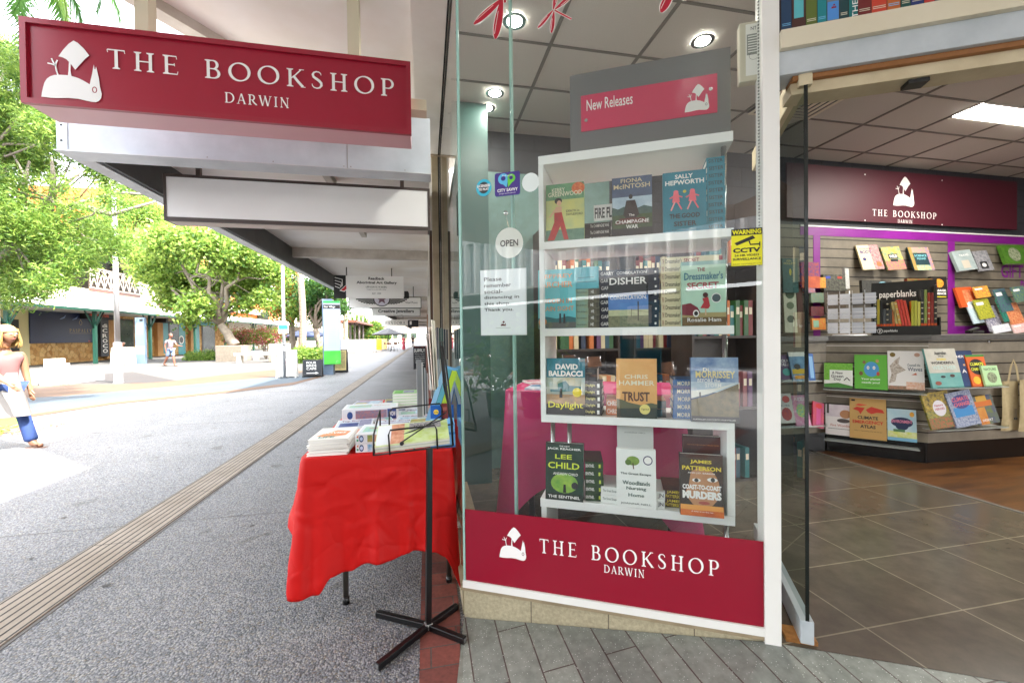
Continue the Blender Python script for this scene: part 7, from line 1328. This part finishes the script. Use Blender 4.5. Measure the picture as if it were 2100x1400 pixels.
# ---- back wall: slat board, purple bands, sign
(x0, zt), (x1, _) = fpt(FWL, 1600, 478), fpt(FWL, 2160, 490); z0_ = 1.262
g = MB().mat(SLW); g.box(3.0, 8.6, z0_+.0, 2.44, .0, .02, FWL); sb = g.build('slat_wall'); tag(sb, 'grey brown slat board panel covering the back wall behind the counter', 'wall panel')
PUR = col('#8a2090', '#741a7c', .35, 0, 3)
g = MB().mat(PUR); g.box(3.9, 8.6, 2.335, 2.425, .0205, .024, FWL); g.box(fpt(FWL, 1664, 500)[0], fpt(FWL, 1678, 500)[0], z0_, 2.335, .0205, .0235, FWL); xa = fpt(FWL, 1939, 560)[0]; xb = fpt(FWL, 1953, 560)[0]; g.box(xa, xb, z0_, 2.335, .0205, .0235, FWL); g.box(xb, fpt(FWL, 2025, 600)[0], fpt(FWL, 2000, 690)[1], fpt(FWL, 2000, 668)[1], .0205, .0235, FWL); g.mat(PWHITE).box(3.9, 8.6, 2.426, 2.44, .0205, .03, FWL)
tag(g.build('purple_trim'), 'bright purple paper bands framing the slat board behind the counter', 'trim')
a, b_ = fpt(FWL, 1655, 343), fpt(FWL, 2075, 473); q = fpt(FWL, 2075, 374)
t = thing('wall_sign', (a[0], 3.72, b_[1]), 'dark burgundy wall sign with rhino emblem and shop name above the counter', 'sign'); SB_ = col('#4c0e20', rough=.5); g = MB().mat(SB_); g.box(a[0]-.3, b_[0], b_[1], (a[1]+q[1])/2, .03, .045, FWL); pn = g.build('panel', t)
FS_ = FWL @ Matrix.Translation((0, 0, .046)); fs = lambda px, py: fpt(FWL, px, py, .046)
g = MB(); l0, l1 = fs(1832, 422), fs(1875, 364); logo(g, l0[0], l1[0], l0[1]-.0, l1[1], FS_, 0, PWHITE, SB_); g.build('emblem', pn); g = MB().mat(PWHITE); serif(g, 'THE BOOKSHOP', fs(1789, 440)[0], fs(1920, 440)[0], fs(1789, 442)[1], fs(1789, 429)[1], FS_, 0, space=.26); serif(g, 'DARWIN', fs(1841, 455)[0], fs(1871, 455)[0], fs(1841, 457)[1], fs(1841, 450)[1], FS_, 0)
for px, py in ((1774, 358), (1932, 370), (1774, 452), (1932, 461)): g.ell(*fs(px, py), .008, .008, FS_, 0, 8)
g.build('lettering', pn)
fw = lambda r, label, cover, cmds, **k: fbook(FWL, r, label, cover, cmds, off=k.pop('off', .11), lean=k.pop('lean', .25), **k)
fw((1771, 500, 1815, 553), 'cream human body book with purple letters on the back wall', c('#e4d4a8'), [('r', .55, 1, 0, 1, c('#c8a8a0', '#8a4a5a', .5, 0, 40)), T('INCREDIBLE', .1, .6, .82, .88, c('#3a2a6a')), T('BODY', .1, .62, .65, .78, c('#3a2a7a'), .04), ('e', .2, .42, .08, .07, c('#2a2a6a')), ('e', .8, .2, .12, .1, c('#c86a3a'))], tilt=.06)
fw((1822, 504, 1860, 554), 'colourful wild patterned book on the back wall', c('#2a8a8a', '#e0b82a', .5, 0, 20), [('r', 0, 1, 0, .4, c('#d84a7a', '#5a9a4a', .5, 0, 30)), ('r', .25, .75, .48, .68, DK), T('WILD', .3, .72, .52, .64, PWHITE, .03), ('r', .3, .7, .35, .46, DK)], tilt=.08)
fw((1876, 504, 1918, 554), 'dark science book with a bright flowery border on the back wall', c('#1c3a40'), [('r', 0, 1, .75, 1, c('#4aa86a', '#e07a9a', .5, 0, 40)), ('r', 0, 1, 0, .22, c('#3a90b8', '#e0d04a', .5, 0, 30)), ('r', 0, .16, 0, 1, c('#4a9a5a', '#d8783a', .5, 0, 50)), ('r', .84, 1, 0, 1, c('#4a6ab8', '#e0a04a', .5, 0, 50)), T('SCIENCE', .2, .8, .58, .68, c('#8ad0d8'), .02), T('SQUAD', .28, .72, .45, .54, c('#8ad0d8'), .02)], tilt=.03)
fw((1968, 513, 2006, 556), 'pale grey green book leaning on the right hand slat wall', c('#8fa0a0', '#b8c4c4', .5, 0, 8), [('r', .3, .7, .1, .5, c('#c8c0b0')), T('TRAVEL', .3, .85, .7, .8, PWHITE)], tilt=.12, t_=.03)
fw((2010, 513, 2040, 556), 'black and white checked edge book on the right hand slat wall', c('#6a6a70', '#b0b0b4', .5, 0, 30), [('r', .2, .7, .1, .45, DK), ('e', .45, .28, .15, .1, PWHITE)], tilt=.1)
fw((2064, 500, 2112, 541), 'green book with a pale oval at the right edge of the photo', c('#5a8a2a', '#3a6a1c', .5, 0, 20), [('e', .5, .5, .25, .36, c('#b8c0a0', '#5a6a4a', .5, 0, 40))], tilt=.03, t_=.03)
fw((1973, 588, 2006, 630), 'orange hardback below the grey books on the slat wall', c('#d85a24'), [('r', .35, .85, .2, .85, c('#e8a070', '#c85a34', .5, 0, 30))], tilt=.05, t_=.025)
for k, (px0, py0, px1, py1, c1_, c2_, nm) in enumerate(((2004, 588, 2034, 612, '#c84a4a', '#e8d03a', 'postcard sized multicoloured booklet beside the orange hardback'), (1998, 618, 2020, 664, '#a8c4d0', '#d8e4e8', 'pale blue leaflet in the leaflet rack'), (2012, 614, 2042, 655, '#d0c83a', '#6a7a2a', 'yellow leaflet in the leaflet rack'), (2032, 628, 2060, 680, '#e0dce0', '#2a2a6a', 'white and navy swirl patterned card in the leaflet rack'), (2056, 592, 2080, 640, '#5a3a7a', '#3a8a6a', 'purple and green booklet in the leaflet rack'), (2062, 612, 2092, 660, '#3aa088', '#1c3a3a', 'teal booklet in the leaflet rack'), (2078, 622, 2106, 672, '#c84a2a', '#e8b07a', 'red orange booklet at the far right of the leaflet rack'), (2086, 588, 2112, 620, '#7a9a3a', '#2a4a8a', 'green and blue booklet at the far right of the leaflet rack'), (2040, 668, 2075, 684, '#e8e8ec', '#d0d4e0', 'stack of white cards standing on the right hand worktop'), (2082, 666, 2112, 684, '#e4e0dc', '#e8a0a0', 'pale box of cards at the right end of the worktop'))):
    fw((px0, py0, px1, py1), nm, c(c1_, c2_, .5, 0, 45), [('r', .1, .6, .7, .85, PWHITE)], tilt=.12, off=.14+.02*k, t_=.01)
g = MB().mat(PUR); x, z = fpt(FWL, 2048, 570); F_ = FWL @ Matrix.Rotation(0, 4, 'Z'); g.text('GIFT', x, x+.36, z, z+.16, FWL @ Matrix.Translation((0, 0, .0215)), 0, .02); g.text('BOOKS', x+.32, x+.75, z-.18, z-.03, FWL @ Matrix.Translation((0, 0, .0215)), 0, .02); tag(g.build('paper_letters'), 'purple cut paper letters stuck on the right hand slat wall', 'letters')
g = MB().mat(BLACK); q = fpt(FWL, 1985, 683, .3); F_ = frame(FWL @ V(q[0], 1.29, .35), (1, .3, .0), (0, 0, 1)) ; g.bbox(-.15, .2, -.02, .01, -.03, .03, .005, F_); g.bbox(-.18, .12, .012, .03, -.02, .02, .005, F_ @ Matrix.Rotation(.12, 4, 'Z')); tag(g.build('stapler'), 'long black stapler lying on the worktop', 'stapler')
# black display stand with notebooks
FD = FBC @ Matrix.Translation((0, 0, -.16)); fd = lambda px, py, o=0: fpt(FD, px, py, o)
x0, _ = fd(1790, 686); x1, _ = fd(1930, 686); zt = fd(1795, 577)[1]; z0_ = 1.2635; t = thing('notebook_stand', tuple(FD @ V(x0, z0_, 0)), 'black cardboard display stand full of colourful notebooks on the worktop', 'display stand')
KB = col('#15140f', rough=.5); wd = x1-x0; g = MB().mat(KB); g.box(x0, x1, z0_, zt, -.20, -.19, FD); pb = g.build('back_board', t); g = MB().mat(KB); g.box(x0, x1, z0_, z0_+.085, -.012, 0, FD); fl = g.build('front_lip', t); g = MB().mat(KB)
for x in (x0, x1-.008): g.box(x, x+.008, z0_, z0_+.16, -.19, -.013, FD)
g.box(x0+.009, x1-.009, z0_, z0_+.03, -.19, -.013, FD); g.build('tray', t)
g = MB().mat(PWHITE); F_ = FD @ Matrix.Translation((0, 0, -.189)); g.text('paperblanks', x0+wd*.13, x0+wd*.70, zt-.17, zt-.085, F_, 0, .02); g.build('lettering', pb); g = MB().mat(PWHITE); F_ = FD @ Matrix.Translation((0, 0, .001)); g.text('paperblanks', x0+wd*.17, x0+wd*.38, z0_+.025, z0_+.055, F_, 0, .01); g.ribbon([(x0+wd*.11+.018*math.cos(a_), z0_+.04+.022*math.sin(a_)) for a_ in [i*.45 for i in range(15)]], .004, F_, 0); g.text('p', x0+wd*.10, x0+wd*.125, z0_+.025, z0_+.052, F_, 0, .03); g.build('lettering', fl)
NBK = [('#2a3a2a', .34), ('#c8b83a', .33), ('#1c1c1c', .32), ('#4a4e50', .23), ('#2a2c2a', .22), ('#3a3834', .22), ('#b8642a', .22), ('#b8a868', .30), ('#c8a04a', .30), ('#c83a2a', .32), ('#d0402c', .32), ('#d84a34', .31), ('#b8b83a', .30), ('#c4c44a', .30), ('#d0cc5a', .29), ('#2c2e2a', .40), ('#8a9a4a', .40), ('#a83a24', .37), ('#8a2a1c', .37), ('#2a2420', .44)]
x = x0+.012
for k, (cc, h_) in enumerate(NBK):
    tk = (wd-.03)/len(NBK); an = -.16 if 6 < k < 12 else 0; mb = MB().mat(c(cc, rough=.4)); mb.box(0, tk*.86, 0, h_*.95, -.13, 0); mb.mat(PAPER).box(tk*.12, tk*.74, h_*.95, h_*.952, -.128, -.004)
    if k not in (9, 10, 11, 12, 13, 14): mb.mat(c('#e05a20')).rect(0, tk*.86, .03, .075, None, .0006)
    if k in (0, 4, 8, 15, 17, 19): 
        mb.mat(c('#c8c0a0'))
        for j in range(4): mb.rect(tk*.1, tk*.76, .11+.05*j, .12+.05*j, None, .0006)
    tag(mb.build('notebook', None, FD @ Matrix.Translation((x+(.0 if not an else -an*.08), z0_+.032, -.03)) @ Matrix.Rotation(-an, 4, 'Z')), 'notebook number %s from the left in the black display stand' % ['one', 'two', 'three', 'four', 'five', 'six', 'seven', 'eight', 'nine', 'ten', 'eleven', 'twelve', 'thirteen', 'fourteen', 'fifteen', 'sixteen', 'seventeen', 'eighteen', 'nineteen', 'twenty'][k]+(', red spine' if k in (9, 10, 11) else ', lime spine' if k in (12, 13, 14) else ', dark spine' if k in (2, 4, 5, 19) else ''), 'notebook', 'notebooks in the black stand'); x += tk
# white wire card spinner
q = fd(1742, 686, .02); cs_ = thing('card_spinner', tuple(FD @ V(q[0], z0_, .02)), 'white wire card spinner holding rows of white cards on the worktop', 'card rack'); F_ = FD @ Matrix.Translation((q[0], z0_, .02)); WW = col('#e4e4e6', rough=.4)
g = MB().mat(WW); g.tube([F_ @ V(0, 0, 0), F_ @ V(0, .44, 0)], .006, 6); g.lathe([(.14, 0), (.13, .012)], 20, Matrix.Translation(F_ @ V(0, 0, 0)))
for z in (.10, .24, .38):
    for x in (-.17, -.075, .02, .115):
        for dz in (0, .035): g.tube([F_ @ V(x-.005, z-.05+dz, .03), F_ @ V(x-.005, z-.05+dz, .075), F_ @ V(x+.085, z-.05+dz, .075), F_ @ V(x+.085, z-.05+dz, .03)], .0022, 4)
        g.tube([F_ @ V(x, z-.06, .03), F_ @ V(x, z+.06, .03)], .0022, 4)
g.build('wire_frame', cs_)
base = None
for i, z in enumerate((.35, .21, .07)):
    for j, x in enumerate((-.17, -.075, .02, .115)):
        mb = MB().mat(c('#e6e8ee' if j < 2 else '#c4c8d0', rough=.5)); mb.box(0, .08, 0, .105, -.006, 0); mb.mat(c('#b8bcc8')).ribbon([(.01, .03), (.03, .06), (.06, .04)], .002, None, .0006)
        tag(mb.build('greeting_card', None, F_ @ Matrix.Translation((x, z-.045, .06)) @ Matrix.Rotation(-.18, 4, 'X')), 'white card in the %s row of the wire spinner, %s column' % (['top', 'middle', 'bottom'][i], ['leftmost', 'second', 'third', 'rightmost'][j]), 'card', 'cards in the wire spinner')
# things standing behind the stand and spinner, and beside the door
FE = FWL @ Matrix.Translation((0, 0, .16))
for r_, nm, c1_, c2_, cm in (((1690, 562, 1738, 596), 'dark boxed game with small pictures standing behind the card spinner', '#1c1a18', '#6a6a5a', [('r', .1, .3, .75, .9, c('#3a4ab8')), ('r', .6, .8, .75, .9, c('#b03a2a'))]), ((1692, 575, 1736, 640), 'speckled food picture book standing behind the card spinner', '#5a4a34', '#2a2420', []), ((1769, 574, 1830, 600), 'dark card box peeking over the black display stand', '#22201e', '#4a4a44', [('e', .7, .6, .2, .3, c('#8ac0d0'))]), ((1862, 570, 1915, 600), 'red and green box peeking over the black display stand', '#8a2a24', '#4a6a2a', []), ((1912, 566, 1944, 612), 'black science book with red and yellow flames at the right of the stand', '#1a1612', '#241c14', [('e', .5, .7, .3, .2, c('#d8481c', '#e8c03a', .5, 0, 50)), T('GARAGE', .1, .9, .32, .42, PWHITE, .04), T('SCIENCE', .1, .9, .18, .28, PWHITE, .04), ('r', .1, .9, .06, .1, c('#d8c82a'))]), ((1735, 549, 1743, 592), 'tall white card sticking up above the wire spinner', '#d8d8d4', '#b0b0ac', [])):
    fbook(FE, r_, nm, c(c1_, c2_, .5, 0, 40), cm, lean=.06, off=.0, t_=.03)
FG = FAB @ Matrix.Translation((0, 0, -.08))
for r_, nm, c1_, c2_, cm in (((1607, 528, 1638, 600), 'tall green novel display card with a gold author name behind the door glass', '#1c4a4a', '#2a6a6a', [T('KEN', .3, .6, .9, .95, c('#c8b86a')), T('FOLLETT', .1, .9, .82, .88, c('#c8b86a')), ('e', .5, .6, .08, .1, c('#c8b83a'))]), ((1645, 536, 1682, 590), 'dusk blue and red picture card beside the door edge', '#2a3a8a', '#c84a2a', [('r', 0, 1, 0, .45, c('#b84028', '#e0703a', .5, 0, 8))]), ((1610, 588, 1636, 682), 'white cut out lattice stand behind the door glass', '#e4e2d0', '#d0ccb0', [('e', .5, .85, .35, .1, c('#3a5a3a')), ('e', .5, .6, .3, .08, c('#6a7a5a')), ('e', .5, .3, .3, .08, c('#5a6a5a'))]), ((1638, 576, 1649, 682), 'tall brown spined book standing behind the door glass', '#6a3428', '#5a2a20', [T('RP', .2, .8, .1, .15, PWHITE)]), ((1650, 566, 1672, 600), 'bunch of bright cards standing on the worktop beside the door edge', '#4a8ab8', '#e86a2a', []), ((1672, 568, 1694, 590), 'orange flame coloured card standing on the worktop', '#e86a1c', '#e8c03a', []), ((1664, 600, 1690, 620), 'grey box of cards left of the wire spinner', '#8a8a6a', '#5a8a7a', []), ((1664, 628, 1690, 648), 'small dark red box left of the wire spinner', '#7a1c24', '#3a1c1c', []), ((1666, 652, 1694, 676), 'orange and green booklet left of the wire spinner', '#c8a83a', '#d84a2a', [('r', .1, .5, .2, .8, c('#8ab89a'))])):
    fbook(FG, r_, nm, c(c1_, c2_, .5, 0, 40), cm, lean=.05, off=-.05, t_=.02)
# ---- ceiling diffuser and lights
g = MB().mat(col('#efe6d0', rough=.5)); t = thing('air_diffuser', (2.93, 2.8, 3.14), 'square louvred air diffuser in the ceiling beside the door', 'air vent')
x0, x1, y0, y1 = 2.645, 3.225, 2.585, 3.02
for k in range(6):
    i_ = .046*k; a_ = .026
    for q in ((x0+i_, x1-i_, y0+i_*.75, y0+i_*.75+a_*.75), (x0+i_, x1-i_, y1-i_*.75-a_*.75, y1-i_*.75), (x0+i_, x0+i_+a_, y0+i_*.75+a_*.75, y1-i_*.75-a_*.75), (x1-i_-a_, x1-i_, y0+i_*.75+a_*.75, y1-i_*.75-a_*.75)): g.box(q[0], q[1], q[2], q[3], 3.115+.003*k, 3.120+.003*k)
g.build('louvres', t); g = MB().mat(BLACK); g.box(x0, x1, y0, y1, 3.139, 3.1425); g.build('duct', t)
def area(x, y, z, sx, sy, e, cc=(1, .96, .88)):
    l = bpy.data.lights.new('lamp', 'AREA'); l.shape = 'RECTANGLE'; l.size = sx; l.size_y = sy; l.energy = e; l.color = cc; o = bpy.data.objects.new('lamp', l); COL.objects.link(o); o.location = (x, y, z)
PL = emis('#fff8ec', 3.0, 'panel_light'); k = 0
for x, y, nm in ((5.07, 2.667, 'bright rectangular ceiling light panel at the right edge of the photo'), (6.9, .8, 'ceiling light panel further inside the shop, outside the photo'), (2.02, 2.9, 'small ceiling light panel above the tiled floor behind the window')):  # second panel is an unseen fixture, added to light the shop
    if k == 2: break
    t = thing('ceiling_light', (x, y, 3.14), nm, 'ceiling light'); g = MB().mat(PL); g.box(x-.60, x+.60, y-.105, y+.105, 3.136, 3.1415); g.build('diffuser', t); g = MB().mat(WHITE)
    for q in ((x-.61, x+.61, y-.115, y-.105), (x-.61, x+.61, y+.105, y+.115)): g.box(*q, 3.132, 3.142)
    g.build('frame', t); area(x, y, 3.12, 1.1, .2, 5.0); k += 1
for px, py, nm in ((1055, 45, 'round ceiling downlight behind the left dragonfly decal'), (1441, 85, 'round ceiling downlight above the New Releases board'), (998, 222, 'round ceiling downlight low at the left of the window'), (1015, 192, 'small twin downlight above the lowest left downlight')):
    q = at(px, py, z=3.142); r_ = .045; t = thing('downlight', tuple(q), nm, 'ceiling light', 'ceiling downlights'); g = MB().mat(STEEL); g.ribbon([((r_+.012)*math.cos(2*PI*i/20), (r_+.012)*math.sin(2*PI*i/20)) for i in range(20)], .026, Matrix.Translation(q) @ Matrix.Rotation(PI, 4, 'X'), .0, closed=True); g.build('rim', t); g = MB().mat(emis('#fffdf4', 14, 'downlight_lamp')); g.ell(0, 0, r_, r_, Matrix.Translation(q) @ Matrix.Rotation(PI, 4, 'X'), .002, 20); g.build('lamp_face', t)
    area(q.x, q.y, 3.125, .08, .08, 2.6 if px == 1441 else 1.3 if px == 1055 else .35)
# bookcases along the back wall seen through the window
def bookcase(x0, x1, y, z1, seed, label, nshelf=5):
    t = thing('bookcase', ((x0+x1)/2, y, ZE), label, 'bookcase'); WD = col('#3a2a20', '#2c2019', .5, 0, 4); g = MB().mat(WD); g.box(x0, x1, y+.26, y+.28, ZE, z1); g.box(x0, x0+.02, y, y+.26, ZE, z1); g.box(x1-.02, x1, y, y+.26, ZE, z1); g.build('carcass', t); r = random.Random(seed); hs_ = (z1-ZE)/nshelf; n = 0
    PT = []
    for cc in ('#7a1c1c', '#1c4a5a', '#2a5a2a', '#c86a24', '#d8c8a0', '#22304a', '#5a2a5a', '#0f6a6a'):
        for h_ in (.24, .28): mb = MB().mat(c(cc, rough=.45)); mb.box(0, .038, 0, .18, 0, h_); mb.mat(c('#e8dcc0')).rect(.006, .032, h_*.6, h_*.8, frame((0, -.0006, 0), (1, 0, 0), (0, 0, 1)), 0); PT.append((mb, h_))
    for s in range(nshelf):
        z = ZE+.02+s*hs_; g = MB().mat(WD); g.box(x0+.0205, x1-.0205, y+.002, y+.2595, z-.02, z); g.build('shelf_board', t)
        x = x0+.03; k = 0
        while x < x1-.07:
            i = r.randrange(len(PT)); mb, h_ = PT[i]
            if isinstance(mb, MB): o = mb.build('book'); PT[i] = (o, h_)
            else: o = mb.copy(); COL.objects.link(o)
            o.location = (x, y+.02+r.uniform(0, .02), z+.0005); k += 1
            tag(o, 'spine out book %s from the left, %s shelf, %s back bookcase' % (k, ['lowest', 'second', 'third', 'top'][s], 'forward' if y < 3 else 'right' if x0 > 1.7 else 'left'), 'book', 'spine out books in the back bookcases'); x += .0395+r.choice((0, 0, 0, .03))
bookcase(1.75, 2.45, 3.30, 2.2, 3, 'right one of two dark bookcases at the back of the shop', 4); bookcase(.95, 1.65, 3.36, 2.2, 8, 'left one of two dark bookcases at the back of the shop', 4)
bookcase(2.0, 2.62, 2.86, 2.4, 12, 'third dark bookcase standing forward at the right behind the window', 4)
g = MB().mat(col('#34554f', rough=.4)); g.box(.22, .50, 3.3, 3.6, ZE, 3.14); tag(g.build('square_column'), 'pale teal square column at the far left inside the shop', 'column')
# ================================================================ opposite corner, seen mirrored in the shop window
ob = thing('cafe_building', (-6, -12, 0), 'white finned cafe building behind the camera, mirrored in the shop window', 'building')
g = MB().mat(col('#d4d4d2', rough=.5)); g.box(-22, 9, -13.2, -12.6, 3.1, 3.7); g.box(-22, 9, -13.2, -12.6, 6.6, 7.2); g.mat(col('#b8bcc2', '#c8ccd0', .4, 0, 1)).box(-22, 9, -13.4, -13.21, 3.7, 6.6); g.build('facade', ob)
g = MB().mat(col('#e8e8e6', rough=.4)); x = -22
while x < 9: g.box(x, x+.12, -12.9, -12.5, 3.701, 6.599); x += .85
g.build('fins', ob)
g = MB().mat(col('#2a2826', rough=.4)); g.box(-22, 9, -15, -14.6, 0, 3.09); g.build('shopfront', ob)
g = MB().mat(col('#d8d6d2')); g.box(-16, 4, -12.4, -8.2, 3.0, 3.08); g.build('awning_ceiling', ob)
for x in (-15, -11, -7, -3, 1): g = MB().mat(DK); g.box(x, x+.2, -8.6, -8.4, 0, 2.999); g.build('awning_post', ob)
for k, x in enumerate((-9, -4.6)):
    t = thing('ceiling_fan', (x, -10, 2.6), 'ceiling fan under the mirrored cafe awning, %s one' % ['farther', 'nearer'][k], 'fan', 'cafe ceiling fans'); g = MB().mat(DK); g.tube([(x, -10, 2.999), (x, -10, 2.62)], .02, 6); g.lathe([(.09, -.06), (.10, .04)], 12, Matrix.Translation((x, -10, 2.58))); g.build('motor', t)
    for j in range(4): a_ = j*PI/2+.3; g = MB().mat(DK); F_ = frame((x, -10, 2.58), (math.cos(a_), math.sin(a_), 0), (-math.sin(a_), math.cos(a_), 0)); g.box(.09, .65, -.05, .05, -.004, .004, F_); g.build('blade', t)
LT = ['beside', 'left of', 'right of', 'in front of', 'behind']
first = None; k = 0
for i, (x, y) in enumerate(((-1.6, -3.6), (-3.6, -4.6), (-5.6, -3.8))):
    t = thing('cafe_table', (x, y, 0), 'round timber cafe table behind the camera, %s of three' % ['nearest', 'middle', 'farthest'][i], 'table', 'mirrored cafe tables'); g = MB().mat(col('#8a5a34', rough=.4)); g.lathe([(.38, .72), (.40, .735), (.38, .75)], 24, Matrix.Translation((x, y, 0))); g.build('top', t); g = MB().mat(STEEL); g.tube([(x, y, .02), (x, y, .72)], .03, 8); g.lathe([(.25, 0), (.24, .02)], 16, Matrix.Translation((x, y, 0))); g.build('pedestal', t)
    for j, (dx, dy) in enumerate(((.6, .1), (-.6, -.1), (.05, .65))):
        nm = 'timber and chrome cafe chair %s the %s mirrored table' % (['right of', 'left of', 'in front of'][j], ['nearest', 'middle', 'farthest'][i]); loc = (x+dx, y+dy, 0); rz = math.atan2(-dy, -dx)-PI/2+PI
        if first is None: first = cafe_chair(V(*loc), rz+PI, nm, 'mirrored cafe chairs'); 
        else: o = dup(first, loc, nm); o.rotation_euler = (0, 0, rz+PI)
g = MB().mat(col('#0f7f96')); g.box(-1.35, -.75, -2.30, -2.27, .1, 1.75); g.mat(PWHITE); F_ = frame((-1.35, -2.268, 0), (1, 0, 0), (0, 0, 1)); F_ = frame((-.75, -2.268, 0), (-1, 0, 0), (0, 0, 1)); F_ = Matrix(((-1, 0, 0, -.75), (0, 0, 1, -2.266), (0, 1, 0, 0), (0, 0, 0, 1)))
g.rect(.12, .48, 1.45, 1.70, F_, .0); g.rect(.04, .56, 1.24, 1.38, F_, .0); g.mat(col('#8a2a5a')).text('medibank', .10, .50, 1.28, 1.35, F_, .002, .02); g.mat(DK).box(-1.4, -.7, -2.42, -2.15, 0, .1); tag(g.build('banner_stand'), 'teal pull up banner behind the camera, mirrored in the window', 'banner')
for k, (x, y) in enumerate(((-3.2, -1.6), (-2.7, -1.9))):
    t = thing('potted_plant', (x, y, 0), 'leafy potted plant behind the camera, %s of two' % ['larger', 'smaller'][k], 'plant'); g = MB().mat(col('#3a3c3e')); g.lathe([(.14, 0), (.19, .4)], 16, Matrix.Translation((x, y, 0))); g.build('pot', t); leaves('foliage', t, [(x, y, .8, .35), (x+.1, y, 1.1, .25)], 500, .16, .07, LF, 90+k)
